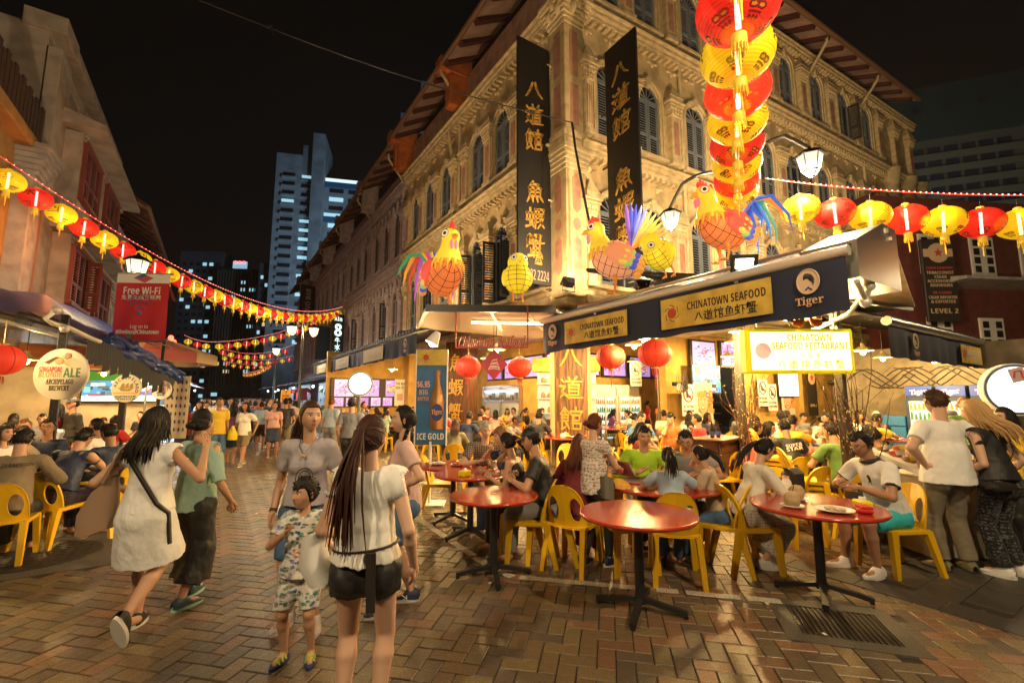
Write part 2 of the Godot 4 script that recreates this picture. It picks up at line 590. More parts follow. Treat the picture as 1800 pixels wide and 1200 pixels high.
func skull(lat: float,lon: float,sex: String) -> Vector3:
	var p:=Vector3(cos(lat)*sin(lon)*0.074,sin(lat)*0.116,cos(lat)*cos(lon)*0.096)
	var y:=p.y
	var jaw:=smoothstep(0.0,1.0,(-0.015-y)/0.1)
	p.x*=1.0-(0.30 if sex=="m" else 0.38)*jaw
	if p.z<0.0:
		p.z*=1.0-0.5*smoothstep(0.0,1.0,(-0.03-y)/0.075)
		p.z*=1.04
	else:
		p.z*=1.0-0.10*smoothstep(0.0,1.0,(y-0.04)/0.07)
		p.z+=0.016*jaw
		var x:=absf(p.x)
		var nose:=smoothstep(0.026,-0.022,y)*(1.0 if y>-0.024 else maxf(0.0,1.0-(-0.024-y)/0.012))
		p.z+=0.021*nose*exp(-pow(x/(0.009+0.005*nose),2.0))
		p.z-=0.0085*bump1(x,0.031,0.016)*bump1(y,0.013,0.011)
		p.z+=0.0035*bump1(x,0.03,0.022)*bump1(y,0.034,0.008)
		p.z+=0.004*bump1(x,0.042,0.018)*bump1(y,-0.02,0.02)
		p.z+=0.0065*bump1(x,0.0,0.021)*(bump1(y,-0.0505,0.006)+bump1(y,-0.0615,0.007))
		p.z-=0.0045*bump1(x,0.0,0.022)*bump1(y,-0.056,0.0026)
		p.z+=0.006*bump1(x,0.0,0.02)*bump1(y,-0.092,0.013)
	return p
func head_mesh(sex: String,fine: bool) -> MB:
	var key:=sex+str(fine)
	if heads.has(key): return heads[key]
	var mb:=MB.new()
	var rn:=44 if fine else 20
	var cn:=56 if fine else 22
	var rows:=[]
	for r in rn+1:
		var row:=PackedVector3Array()
		var lat:=PI*(float(r)/rn-0.5)
		for c in cn:
			var uu:=2.0*c/cn-1.0
			row.append(skull(lat,PI*signf(uu)*pow(absf(uu),1.35),sex))
		rows.append(row)
	mb.loft(rows,true)
	for q in mb.v.size():
		var p:=mb.v[q]
		var x:=absf(p.x)
		if p.z>0.045:
			var lip:=exp(-pow(x/0.021,4.0))*exp(-pow((p.y+0.056)/0.0095,4.0))
			var tone:=Color(1,1,1).lerp(Color(0.72,0.36,0.36) if sex!="m" else Color(0.75,0.52,0.5),lip)
			var brow:=exp(-pow((x-0.031)/0.019,4.0))*exp(-pow((p.y-0.034+0.12*absf(x-0.034))/0.0042,4.0))
			tone=tone.lerp(Color(0.1,0.075,0.07),brow*0.9)
			var lash:=exp(-pow((x-0.031)/0.014,4.0))*exp(-pow((p.y-0.016)/(0.004 if fine else 0.008),4.0))
			tone=tone.lerp(Color(0.12,0.08,0.07),lash*(0.75 if fine else 0.8))
			mb.c[q]=tone
	for s in [-1.0,1.0]:
		mb.xf=Transform3D(Basis(Vector3.UP,s*0.35),Vector3(s*0.073,-0.004,-0.006))
		mb.col=Color(0.95,0.85,0.82)
		mb.ball(Vector3.ZERO,Vector3(0.011,0.031,0.018),8,6)
		if fine:
			mb.col=Color(0.7,0.5,0.47)
			mb.ball(Vector3(s*0.006,0.004,0.004),Vector3(0.007,0.018,0.009),8,6)
		mb.xf=Transform3D()
	heads[key]=mb
	return mb
func hand_mesh(kind: String,fine: bool) -> MB:
	var key:=kind+str(fine)
	if hands.has(key): return hands[key]
	var cell:=0.0042 if fine else 0.0065
	var f:=Field.new(Vector3(-0.075,-0.21,-0.045),Vector3(0.065,0.03,0.12),cell)
	f.cap(Vector3(0,0.015,0),Vector3(0,-0.02,0),0.022,0.024,0.012,0.75)
	f.cap(Vector3(-0.018,-0.03,0),Vector3(-0.022,-0.082,0),0.020,0.017,0.012,0.72)
	f.cap(Vector3(0.016,-0.03,0),Vector3(0.02,-0.078,0),0.020,0.015,0.012,0.72)
	var curl:=0.35
	if kind=="grip": curl=1.15
	if kind=="flat": curl=0.12
	var len:=[0.073,0.081,0.074,0.058]
	for k in 4:
		var p:=Vector3(-0.031+0.0195*k,-0.089+(0.004 if k==0 else 0.0)+(0.012 if k==3 else 0.0),0)
		var an:=0.15+curl*0.6
		var r:=0.0092-(0.001 if k==3 else 0.0)
		var fan:=(k-1.5)*0.07
		for s in 3:
			var l: float=len[k]*[0.45,0.31,0.24][s]
			var q:=p+Vector3(sin(fan)*l,-cos(an)*l,sin(an)*l)
			f.cap(p,q,r,r*0.9,0.003)
			r*=0.92
			p=q
			an+=curl*(0.85 if s==0 else 0.6)
	var t0:=Vector3(-0.022,-0.03,0.008)
	var t1:=Vector3(-0.047,-0.062,0.02+0.01*curl)
	var t2:=Vector3(-0.052+0.018*curl,-0.092,0.026+0.026*curl)
	var t3:=Vector3(-0.05+0.034*curl,-0.116,0.028+0.03*curl)
	f.cap(t0,t1,0.015,0.0115,0.008)
	f.cap(t1,t2,0.0115,0.0098,0.003)
	f.cap(t2,t3,0.0098,0.0082,0.003)
	var mb:=MB.new()
	f.into(mb)
	hands[key]=mb
	return mb
func shoe_meshes() -> Array:
	if shapes.has("shoe"): return shapes["shoe"]
	var up:=MB.new()
	var rows:=[]
	for k in 15:
		var t:=k/14.0
		var z:=lerpf(-0.075,0.19,t)
		var w:=0.034+0.014*sin(t*PI*0.9+0.25)-(0.02*pow(maxf(0.0,t-0.82)/0.18,2.0))
		var top:=0.112-0.055*smoothstep(0.36,0.66,t)-0.018*smoothstep(0.7,1.0,t)
		if t<0.1: top-=0.012
		var row:=PackedVector3Array()
		var s:=1.0 if k>0 and k<14 else 0.55
		for c in 13:
			var an:=PI*c/12.0
			row.append(Vector3(cos(an)*w*s,-0.052+maxf(0.0,sin(an)) ** 0.6*(top-0.03)*(1.0 if s==1.0 else 0.7)+0.008,z))
		rows.append(row)
	up.loft(rows)
	for k in 4:
		var t:=0.42+k*0.085
		up.col=Color(0.9,0.9,0.9)
	var so:=MB.new()
	var poly:=PackedVector2Array()
	for k in 28:
		var an:=TAU*k/28.0
		var z:=0.0575+0.1365*sin(an)
		var t:=(z+0.079)/0.273
		poly.append(Vector2(cos(an)*(0.039+0.013*sin(t*PI*0.9+0.25))*(1.0 if absf(sin(an))<0.97 else 0.9),z))
	so.xf=Transform3D(Basis(Vector3.RIGHT,Vector3(0,0,1),Vector3(0,-1,0)),Vector3.ZERO)
	so.prism(poly,0.042,0.068)
	shapes["shoe"]=[up,so]
	return shapes["shoe"]
func ik(a: Vector3,to: Vector3,l1: float,l2: float,pole: Vector3) -> Array:
	var ab:=to-a
	var dist:=clampf(ab.length(),absf(l1-l2)+0.01,(l1+l2)*0.999)
	var dir:=ab.normalized()
	var ca:=(l1*l1+dist*dist-l2*l2)/(2.0*l1*dist)
	var side:=(pole-dir*pole.dot(dir)).normalized()
	return [a+dir*(l1*ca)+side*(l1*sqrt(maxf(0.0,1.0-ca*ca))),a+dir*dist]
func toward(dir: Vector3,front: Vector3) -> Basis:   # -y along dir,+z as near to front as may be
	var y:=-dir.normalized()
	var x:=y.cross(front).normalized()
	return Basis(x,y,x.cross(y))
func joints(h: float,sex: String,p: Dictionary) -> Dictionary:
	var j:={}
	var sit: float=p.get("sit",0.0)
	var pel: Vector3=p.get("pel",Vector3(0,sit+0.052*h,0) if sit>0.0 else Vector3(0,0.5*h,0))
	var tb:=Basis(Vector3.UP,p.get("twist",0.0))*Basis(Vector3.RIGHT,p.get("lean",0.0))*Basis(Vector3.BACK,p.get("side",0.0))
	j.tb=tb
	j.pel=pel
	var hb:=Basis(Vector3.UP,p.get("hip",0.0))
	j.hb=hb
	j.waist=pel+tb.y*0.1*h
	j.chest=pel+tb.y*0.215*h
	j.neck=pel+tb.y*0.318*h
	var sw: float=(0.112 if sex=="m" else 0.092)*h*p.get("wide",1.0)
	var lk: Vector3=p.get("look",Vector3.ZERO)   # yaw,pitch (down positive),roll of the head
	j.head_b=Basis(Vector3.UP,p.get("twist",0.0)*0.5+lk.x)*Basis(Vector3.RIGHT,lk.y)*Basis(Vector3.BACK,lk.z)
	j.head=j.neck+(tb.y*0.052+j.head_b.y*0.06+tb.z*0.008)*h
	for s in [1,-1]:
		var c:="l" if s==1 else "r"
		var sh: Vector3=pel+tb.y*(0.288*h+p.get("shrug",0.0))+tb.x*sw*s
		j[c+"sh"]=sh
		var down:=sh+Vector3(0.05*s,-0.312*h,0.03)
		var r:=ik(sh,p.get(c+"h",down),0.172*h,0.152*h,p.get(c+"e",Vector3(0.35*s,-0.25,-0.9)))
		j[c+"el"]=r[0]; j[c+"wr"]=r[1]
		var hip: Vector3=pel+hb.x*0.052*h*s
		j[c+"hip"]=hip
		var ank: Vector3=p.get(c+"f",Vector3(0.06*h*s,0.052*h,0.235*h if sit>0.0 else -0.015))
		r=ik(hip,ank,0.232*h,0.232*h,p.get(c+"k",Vector3(0.12*s,0.25 if sit>0.0 else 0.0,1)))
		j[c+"kn"]=r[0]; j[c+"an"]=r[1]
		var ft: Vector3=p.get(c+"t",Vector3(0.25*s,0,1))   # where the toes point
		j[c+"toe"]=ft.normalized()
	return j
func torso(f: Field,j: Dictionary,h: float,sex: String,e: float,w: float,fat: float) -> void:
	var tb: Basis=j.tb
	var fw:=tb.z
	var cw: float=(0.086 if sex=="m" else 0.076)*h*w+e
	f.cap(j.chest+tb.y*0.02*h,j.waist,cw,(0.075 if sex=="m" else 0.061)*h*w*fat+e,0.03,0.68,fw)
	f.cap(j.lsh.lerp(j.neck,0.28)-tb.y*0.012*h,j.rsh.lerp(j.neck,0.28)-tb.y*0.012*h,0.03*h+e,0.03*h+e,0.035)
	f.cap(j.waist,j.pel,(0.073 if sex=="m" else 0.062)*h*w*fat+e,0.078*h*w+e,0.03,0.75,fw)
	if sex=="f":
		for s in [1,-1]:
			var q: Vector3=j.chest+tb.z*0.038*h+tb.x*0.036*h*s
			f.cap(q,q-tb.y*0.006*h,0.028*h+e,0.03*h+e,0.035)
	if fat>1.05:
		f.cap(j.waist+fw*0.028*h*fat,j.waist+fw*0.028*h*fat-tb.y*0.03*h,0.06*h*fat+e,0.06*h*fat+e,0.05)
func hips(f: Field,j: Dictionary,h: float,e: float,w: float) -> void:
	f.cap(j.lhip,j.rhip,0.051*h*w+e,0.051*h*w+e,0.03)
	for s in ["l","r"]:
		var q: Vector3=j[s+"hip"]-j.hb.z*0.024*h-Vector3(0,0.012*h,0)
		f.cap(q,q-Vector3(0,0.008,0),0.047*h*w+e,0.047*h*w+e,0.03)
func bounds(j: Dictionary,h: float,pad: float) -> Array:
	var lo: Vector3=j.pel
	var hi: Vector3=j.pel
	for k in ["neck","lsh","rsh","lel","rel","lwr","rwr","lkn","rkn","lan","ran"]:
		lo=lo.min(j[k]); hi=hi.max(j[k])
	var m:=Vector3(1,1,1)*(0.085*h+pad)
	return [lo-m,hi+m]
func sub_field(pts: Array,r: float,cell: float) -> Field:
	var lo: Vector3=pts[0]
	var hi: Vector3=pts[0]
	for q in pts:
		lo=lo.min(q); hi=hi.max(q)
	return Field.new(lo-Vector3(r,r,r),hi+Vector3(r,r,r),cell)
func body_mesh(h: float,sex: String,j: Dictionary,p: Dictionary,cell: float,w: float,fat: float) -> ArrayMesh:
	var b:=bounds(j,h,0.02)
	var f:=Field.new(b[0],b[1],cell)
	var a:=(1.0 if sex=="m" else 0.86)*(0.5+0.5*w)
	torso(f,j,h,sex,-0.006,w,fat)
	hips(f,j,h,-0.004,w)
	f.cap(j.neck-j.tb.y*0.03*h,j.head-j.head_b.y*0.02*h-j.head_b.z*0.008*h,0.034*h*a,0.031*h*a,0.02)
	for s in ["l","r"]:
		f.cap(j[s+"sh"],j[s+"el"],0.0315*h*a,0.0235*h*a,0.03)
		f.cap(j[s+"el"],j[s+"el"].lerp(j[s+"wr"],0.3),0.0225*h*a,0.0235*h*a,0.012)
		f.cap(j[s+"el"].lerp(j[s+"wr"],0.3),j[s+"wr"],0.0235*h*a,0.0155*h*a,0.012)
		f.cap(j[s+"hip"],j[s+"kn"],0.052*h*w,0.031*h,0.03)
		var cf: Vector3=j[s+"kn"].lerp(j[s+"an"],0.3)
		cf-=(j[s+"kn"]-j[s+"hip"]).normalized()*0.006*h
		f.cap(j[s+"kn"],cf,0.0295*h,0.0325*h,0.012)
		f.cap(cf,j[s+"an"],0.0325*h,0.0185*h,0.015)
		var tz: Vector3=j[s+"toe"]
		f.cap(j[s+"an"]-Vector3(0,0.02*h,0),j[s+"an"]+tz*0.075*h-Vector3(0,0.034*h,0),0.02*h,0.016*h,0.015)
	var mb:=MB.new()
	f.into(mb)
	var fine:=cell<0.02
	for s in [1,-1]:
		var c:="l" if s==1 else "r"
		var dir: Vector3=p.get(c+"hd",(j[c+"wr"]-j[c+"el"]))
		var front: Vector3=p.get(c+"palm",Vector3(-0.9*s,0,0.45))
		if absf(dir.normalized().dot(front.normalized()))>0.97: front=Vector3(0,1,0.2)
		var hs:=h/1.7*(1.0 if sex=="m" else 0.92)
		var bs:=toward(dir,front)*Basis.from_scale(Vector3(hs*s,hs,hs))
		mb.add(hand_mesh(p.get(c+"hk","relaxed"),fine),Transform3D(bs,j[c+"wr"]-dir.normalized()*0.01))
	var sc:=h/1.66 if sex!="c" else h/1.66*1.28
	mb.add(head_mesh(sex,fine),Transform3D(j.head_b*Basis.from_scale(Vector3.ONE*sc),j.head))
	return mb.mesh()
func top_mesh(h: float,sex: String,j: Dictionary,cell: float,w: float,fat: float,kind: String) -> ArrayMesh:
	var pts:=[j.neck,j.pel-Vector3(0,0.05*h,0),j.lsh,j.rsh]
	var sl:=0.0
	if kind.begins_with("tee"): sl=0.62
	if kind.begins_with("long"): sl=2.0
	if kind.begins_with("cap"): sl=0.3
	if kind.begins_with("cold"): sl=1.0
	if sl>0.0: pts+=[j.lel,j.rel]
	if sl>1.5: pts+=[j.lwr,j.rwr]
	var f:=sub_field(pts,0.1*h+0.05,cell)
	var e:=0.018 if kind.begins_with("tank") or kind.begins_with("cold") else 0.014
	torso(f,j,h,sex,e,w,fat)
	var up: Vector3=j.tb.y
	var hem:=0.035
	if kind.ends_with("loose"): hem=-0.02
	if kind.ends_with("crop"): hem=0.075
	f.cap(j.waist+up*0.03*h,j.pel+up*hem*h,(0.085 if sex=="m" else 0.074)*h*w*lerpf(1.0,fat,0.7)+e,(0.103 if sex=="m" else 0.096)*h*w*lerpf(1.0,fat,0.5)+e*1.4,0.03,0.9 if hem<0 else 0.82,j.tb.z,true)
	f.cut(j.pel+up*hem*h,-up)
	for s in ["l","r"]:
		var a: Vector3=j[s+"sh"]
		var el: Vector3=j[s+"el"]
		if sl>0.0:
			f.cap(a,a.lerp(el,minf(sl,1.0)),0.029*h+e*0.8,(0.0305 if sex=="m" else 0.027)*h+(e if sl<0.9 else 0.004),0.02,1.0,Vector3.BACK,sl<1.5)
			if sl>1.5: f.cap(el,el.lerp(j[s+"wr"],0.93),0.0285*h+0.005,0.023*h+0.004,0.02,1.0,Vector3.BACK,true)
		elif kind.begins_with("tank"):
			f.cap(a,a.lerp(el,0.16),0.032*h+e,0.03*h+e,0.03)
			f.dent(a+j.tb.x*(0.024 if s=="l" else -0.024)*h-up*0.012*h,0.046*h)
		if kind.begins_with("cold"): f.dent(a+j.tb.x*(0.03 if s=="l" else -0.03)*h+up*0.012*h,0.036*h)
	f.dent(j.neck+up*0.038*h+j.tb.z*0.022*h,0.054*h)
	f.dent(j.neck+up*0.03*h,0.05*h)
	if kind=="strap":
		f.cut(j.chest+up*0.05*h,(up+j.tb.z*0.25).normalized())
	if cell<0.03: f.wrinkle(0.012,fold,Vector3(1.0,0.6,1.0))
	var mb:=MB.new()
	f.into(mb)
	return mb.mesh()
func legs_mesh(h: float,sex: String,j: Dictionary,cell: float,w: float,kind: String) -> ArrayMesh:
	var pts:=[j.waist,j.lkn,j.rkn,j.lhip,j.rhip]
	if kind in ["pants","slim","midi"]: pts+=[j.lan,j.ran]
	var f:=sub_field(pts,0.11*h,cell)
	var e:=0.009
	var kl: Vector3=j.lkn
	var kr: Vector3=j.rkn
	f.cap(j.waist,j.pel,(0.068 if sex=="m" else 0.056)*h*w,0.072*h*w+e,0.03,0.78,j.hb.z)
	if kind!="aline": hips(f,j,h,e,w)
	if kind in ["skirt","midi","dress"]:
		var m:=(kl+kr)*0.5
		var sp:=(kl-kr).length()*0.5
		var n:=1.0 if kind=="midi" else 0.93
		var kk:=0.03
		for s in [kl,kr]:
			f.cap((j.lhip if s==kl else j.rhip),(j.pel as Vector3).lerp(m,n).lerp((j.lhip as Vector3).lerp(s,n) if s==kl else (j.rhip as Vector3).lerp(s,n),0.75),0.052*h*w+e,(0.06 if kind=="skirt" else 0.062)*h,0.035,1.0,Vector3.BACK,kind!="midi")
		f.cap(j.pel,(j.pel as Vector3).lerp(m,n),0.055*h,0.06*h,0.035,1.0,Vector3.BACK,kind!="midi")
		if kind=="midi":
			var an: Vector3=(j.lan+j.ran)*0.5
			f.cap(m,m.lerp(an,0.72),0.085*h,0.1*h,0.05,0.8,(j.hb as Basis).z,true)
			for s in ["l","r"]: f.cap(j[s+"kn"],j[s+"kn"].lerp(j[s+"an"],0.7),0.05*h,0.055*h,0.06,1.0,Vector3.BACK,true)
	elif kind=="aline":
		var hem: Vector3=(j.pel as Vector3).lerp((kl+kr)*0.5,0.86)
		f.cap(j.waist+j.tb.y*0.05*h,j.pel-j.hb.z*0.008*h,0.074*h,0.114*h,0.02,0.78,j.hb.z)
		f.cap(j.pel-j.hb.z*0.008*h,hem,0.114*h,0.142*h,0.02,0.8,j.hb.z,true)
		f.cut(hem,(hem-j.pel).normalized())
	else:
		for s in ["l","r"]:
			var a: Vector3=j[s+"hip"]
			var k: Vector3=j[s+"kn"]
			if kind=="hot": f.cap(a,a.lerp(k,0.3),0.056*h*w+e,0.054*h*w+e,0.03,1.0,Vector3.BACK,true)
			elif kind=="shorts": f.cap(a,a.lerp(k,0.88),0.055*h*w+e,0.042*h+e,0.03,1.0,Vector3.BACK,true)
			else:
				f.cap(a,k,0.053*h*w+e,0.034*h+e,0.03)
				f.cap(k,k.lerp(j[s+"an"],0.95),0.035*h+e,(0.033 if kind=="pants" else 0.021)*h+e*0.6,0.02,1.0,Vector3.BACK,true)
	if kind=="aline": f.cut(j.waist+j.tb.y*0.06*h,j.tb.y)
	elif kind=="dress": f.cut(j.waist+j.tb.y*0.02*h,j.tb.y)
	else: f.cut(j.waist,j.tb.y)
	if cell<0.03: f.wrinkle(0.011 if kind!="slim" else 0.004,fold,Vector3(1.0,0.8,1.0))
	var mb:=MB.new()
	f.into(mb)
	return mb.mesh()
func hair_mesh(kind: String,sex: String,fine: bool,seed_: int,len:=0.3) -> ArrayMesh:
	var key:="hair%s%s%s%d%.2f" % [kind,sex,fine,seed_,len]
	if shapes.has(key): return shapes[key]
	rng.seed=seed_*77+5
	var mb:=MB.new()
	var cn:=48 if fine else 24
	var rn:=14 if fine else 8
	var rows:=[]
	var male:=kind in ["short","crop","old"]
	for r in rn+1:
		var t:=float(r)/rn
		var row:=PackedVector3Array()
		for c in cn:
			var lon:=TAU*c/cn
			var front:=cos(lon)
			var line:=lerpf(-0.62 if not male else -0.5,0.58 if kind!="tail" and kind!="pony" and kind!="bun" and kind!="braid" else 0.68,smoothstep(-0.15,0.72,front))   # the latitude of the hairline
			if male: line+=0.38*bump1(absf(sin(lon)),0.97,0.3)*smoothstep(-0.35,0.25,front)
			if kind=="fringe": line-=0.24*smoothstep(0.5,0.95,front)
			line+=(0.05*sin(lon*13.0+seed_)+0.03*sin(lon*29.0))*(1.0 if male or kind=="fringe" else 0.4)
			var lat:=lerpf(PI*0.5,line,t)
			var q:=skull(lat,lon,sex)
			var th:=1.0+(0.075 if kind=="crop" else 0.11 if male else 0.10)*sqrt(maxf(0.0,1.0-pow(t,5.0)))+0.018
			th+=0.022*sin(lon*31.0+t*3.0+seed_)*(0.35+t*0.65)*(1.0 if male else 0.55)
			if kind=="short" or kind=="fringe": th+=0.05*bump1(t,0.35,0.35)*(0.6+0.4*sin(lon*7.0+seed_))
			if kind=="curl": th+=0.12+0.05*sin(lon*9.0)*sin(t*17.0)
			row.append(q*th)
		rows.append(row)
	rows.reverse()
	mb.loft(rows,true)
	var tied:=kind in ["tail","pony","bun","braid"]
	for k in (170 if fine else 40):   # loose strands and tufts break the smooth cap
		var lon:=rng.randf()*TAU
		if tied:
			var pts:=[]
			var l0:=lerpf(-0.45,0.66,smoothstep(-0.15,0.72,cos(lon)))
			var back:=wrapf(PI-lon,-PI,PI)
			for s in 5:
				var u:=s/4.0
				pts.append(skull(lerpf(l0,0.3,u)+0.9*sin(u*PI)*maxf(0.0,cos(lon)),lon+back*u,sex)*(1.085+0.035*sin(u*PI)+rng.randf()*0.012))
			mb.tube(pts,[0.003,0.0045,0.005,0.004,0.003],4)
		elif male or kind=="fringe" or kind=="curl":
			var lat:=asin(rng.randf_range(-0.15,1.0))
			var line:=lerpf(-0.35,0.6,smoothstep(-0.15,0.72,cos(lon)))
			if lat<line: continue
			var q:=skull(lat,lon,sex)*1.085
			var d:=(q.normalized()*rng.randf_range(0.05,0.4)+Vector3(rng.randfn(0,0.4),rng.randf_range(-0.7,0.1),rng.randfn(0.2,0.4))).normalized()
			var l:=rng.randf_range(0.008,0.018)*(1.5 if kind=="curl" else 1.0)
			mb.tube([q,q+d*l+q.normalized()*0.006,q+d*l*1.7],[0.006,0.0045,0.001],4)
	var n:=0
	if kind in ["long","bob","half"]: n=110 if fine else 42
	for k in n:
		var lon:=PI+(float(k)/n-0.5)*(4.0 if kind!="half" else 3.4)+rng.randf_range(-0.05,0.05)
		var pts:=[]
		var rad:=[]
		var top:=rng.randf_range(0.75,1.25)
		for s in 4:
			var q:=skull(lerpf(top,0.12,s/3.0),lon,sex)*(1.075+0.04*s/3.0+rng.randf()*0.02)
			pts.append(q)
			rad.append([0.003,0.009,0.011,0.0115][s]*(1.0 if fine else 1.6))
		var p: Vector3=pts[3]
		var out:=Vector3(p.x,0,p.z).normalized()
		var l:=len*rng.randf_range(0.78,1.05)*(1.0-(0.45 if len>0.22 else 0.0)*smoothstep(-0.55,0.1,out.z))
		var sway:=rng.randf_range(-0.035,0.035)
		var wv:=rng.randf()*TAU
		for s in 7:
			var t:=(s+1)/7.0
			var q:=p+Vector3(0,-(l+p.y)*t,0)+out*(0.012*sin(t*PI*0.7))+Vector3(sway*t*t+0.006*sin(wv+t*7.0),0,-0.085*smoothstep(0.25,0.8,t)*clampf(len*4.0-0.4,0.0,1.2)*maxf(0.0,-out.z+0.2))
			q.x*=1.0-0.1*smoothstep(0.0,0.6,t)
			if kind=="bob" and t>0.75: q-=out*0.015
			pts.append(q)
			rad.append(0.0115*(1.0-0.8*t*t)*(1.0 if fine else 1.5))
		mb.tube(pts,rad,5,true,0.6)
	if kind in ["tail","pony"]:
		var tie:=skull(0.32,PI,sex)*1.12
		mb.ball(tie+Vector3(0,0,0.004),Vector3(0.024,0.022,0.02),10,6)
		var m:=64 if fine else 22
		for k in m:
			var d:=Vector3(rng.randfn(0,0.012),rng.randfn(0,0.01),0)
			var l:=len*rng.randf_range(0.72,1.08)
			var spread:=Vector3(rng.randfn(0,0.028),0,-absf(rng.randfn(0.0,0.02)))*clampf(len/0.3,0.5,1.7)
			var pts:=[]
			var rad:=[]
			for s in 8:
				var t:=s/7.0
				pts.append(tie+d+Vector3(0,0.02*sin(t*PI)-l*t*t*0.25-l*t*0.75,-0.055*sin(minf(1.0,t*1.8)*PI*0.5)-0.05*smoothstep(0.25,0.8,t))+spread*t)
				rad.append(0.0095*(1.0-0.75*t*t)*(1.0 if fine else 1.6))
			mb.tube(pts,rad,5,true,0.6)
	if kind=="bun":
		for k in 3: mb.ball(skull(-0.1,PI,sex)*1.12+Vector3(0.012*(k-1),-0.008*absf(k-1),-0.018),Vector3(0.034,0.032,0.026),12,8)
	if kind=="braid":
		var p:=skull(-0.45,2.1,sex)*1.12
		for k in 15:
			var t:=k/14.0
			var q:=p+Vector3(0.012*sin(k*PI),-len*t,0.06*sin(t*PI*0.55)+0.02*t)+Vector3(0.02*t+(0.009 if k % 2 else -0.009),0,0)
			mb.ball(q,Vector3(0.021,0.024,0.018)*(1.12-0.55*t),8,6)
		for k in 12:
			var q:=p+Vector3(0.02,-len,0.07)
			mb.tube([q,q+Vector3(rng.randfn(0,0.01),-0.04,rng.randfn(0,0.008)),q+Vector3(rng.randfn(0,0.014),-0.09,rng.randfn(0,0.012))],[0.007,0.006,0.001],5)
	shapes[key]=mb.mesh()
	return shapes[key]
const SKINS:=[[0.48,0.27,0.17],[0.40,0.21,0.125],[0.29,0.145,0.085],[0.56,0.34,0.24]]
func skin(k: int) -> StandardMaterial3D:
	return M("skin%d" % k,SKINS[k],0.52,{"vc": true,"sss": 0.06,"bump": "grain","bs": 0.04,"scale": 14.0,"spec": 0.45})
func cloth(rgb: Array,rough:=0.85) -> StandardMaterial3D:
	return M("cloth%s" % str(rgb),rgb,rough,{"sheen": 0.25,"bump": "weave","bs": 0.05,"scale": 9.0,"vc": false})
func hair_mat(rgb: Array) -> StandardMaterial3D:
	return M("hair%s" % str(rgb),rgb,0.5,{"spec": 0.32,"bump": "strand","bs": 0.12,"scale": 10.0})
const BLACK:=[0.012,0.009,0.008]
func person(spec: Dictionary,label: String,at: Vector3,yaw: float,group:="") -> Node3D:
	var h: float=spec.get("h",1.62)
	var sex: String=spec.get("sex","f")
	var p: Dictionary=spec.get("pose",{})
	var lod: int=spec.get("lod",2)
	var cell: float=[0.009,0.0135,0.021][lod]*(1.0 if h>1.3 else 0.8)
	var w: float=spec.get("wide",1.0)
	var fat: float=spec.get("fat",1.0)
	var t:=thing("person",label,"person",at,yaw,group)
	var wear: Array=spec.get("wear",["tee",[0.5,0.5,0.5]])
	var low: Array=spec.get("legs",["pants",[0.02,0.02,0.03]])
	var key: String=spec.get("key","")
	var j: Dictionary
	var g: Dictionary
	if key and shapes.has("body"+key):
		g=shapes["body"+key]
		j=g.j
	else:
		j=joints(h,sex,p)
		g={"j": j,"body": body_mesh(h,sex,j,p,cell,w,fat)}
		if key: shapes["body"+key]=g
	t.set_meta("height",h)
	part(t,"body",g.body,skin(spec.get("skin",0)))
	if wear[0]!="none":
		if not g.has(wear[0]): g[wear[0]]=top_mesh(h,sex,j,cell,w,fat,wear[0])
		part(t,spec.get("top_name","shirt"),g[wear[0]],wear[1] if wear[1] is Material else cloth(wear[1]))
	if low[0]!="none":
		if not g.has(low[0]): g[low[0]]=legs_mesh(h,sex,j,cell,w,low[0])
		part(t,{"pants": "trousers","slim": "trousers","midi": "skirt","hot": "shorts","aline": "skirt"}.get(low[0],low[0]),g[low[0]],low[1] if low[1] is Material else cloth(low[1]))
	var hs:=(h/1.66 if sex!="c" else h/1.66*1.28)
	var hx:=Transform3D(j.head_b*Basis.from_scale(Vector3.ONE*hs),j.head)
	var hair: Array=spec.get("hair",["short",BLACK,0.3])
	if hair[0]!="none":
		var hm:=part(t,"hair",hair_mesh(hair[0],sex,lod<2,spec.get("seed",1),hair[2] if hair.size()>2 else 0.3),hair_mat(hair[1]))
		hm.transform=hx
	if spec.get("eyes",lod==0):
		for s in [1,-1]:
			var eb:=MB.new()
			eb.ball(Vector3.ZERO,Vector3(0.0125,0.0062,0.006),10,6)
			var e:=part(t,"eye",eb,M("eye_white",[0.62,0.6,0.57],0.25))
			e.transform=hx*Transform3D(Basis(Vector3.UP,s*0.25),Vector3(0.031*s,0.0118,0.0765))
			var ib:=MB.new()
			var gz: float=spec.get("gaze",0.0)
			ib.ball(Vector3(gz*0.005,0.0008,0.0028),Vector3(0.0062,0.0058,0.0042),8,6)
			part(e,"iris",ib,M("iris",[0.012,0.008,0.006],0.12))
	if spec.has("shoe"):
		var sm:=shoe_meshes()
		if not shapes.has("shoe_up"):
			shapes["shoe_up"]=sm[0].mesh(); shapes["shoe_sole"]=sm[1].mesh()
		for s in ["l","r"]:
			var tz: Vector3=j[s+"toe"]
			var pitch: float=p.get(s+"p",0.0)   # heel lifted
			var b:=Basis(Vector3.UP,atan2(tz.x,tz.z))*Basis(Vector3.RIGHT,pitch)*Basis.from_scale(Vector3.ONE*h/1.7)
			var q:=part(t,"shoe",shapes["shoe_up"],cloth(spec.shoe[0],0.6))
			q.transform=Transform3D(b,j[s+"an"]+Vector3(0,0.067*h/1.7-0.052*h if pitch==0.0 else 0.0,0))
			part(q,"sole",shapes["shoe_sole"],cloth(spec.shoe[1],0.6))
	if spec.has("glasses"): glasses(t,hx)
	if spec.has("cap"): cap_hat(t,hx,spec.cap)
	t.set_meta("head",hx)
	g.last=j
	t.set_meta("j",j)
	return t
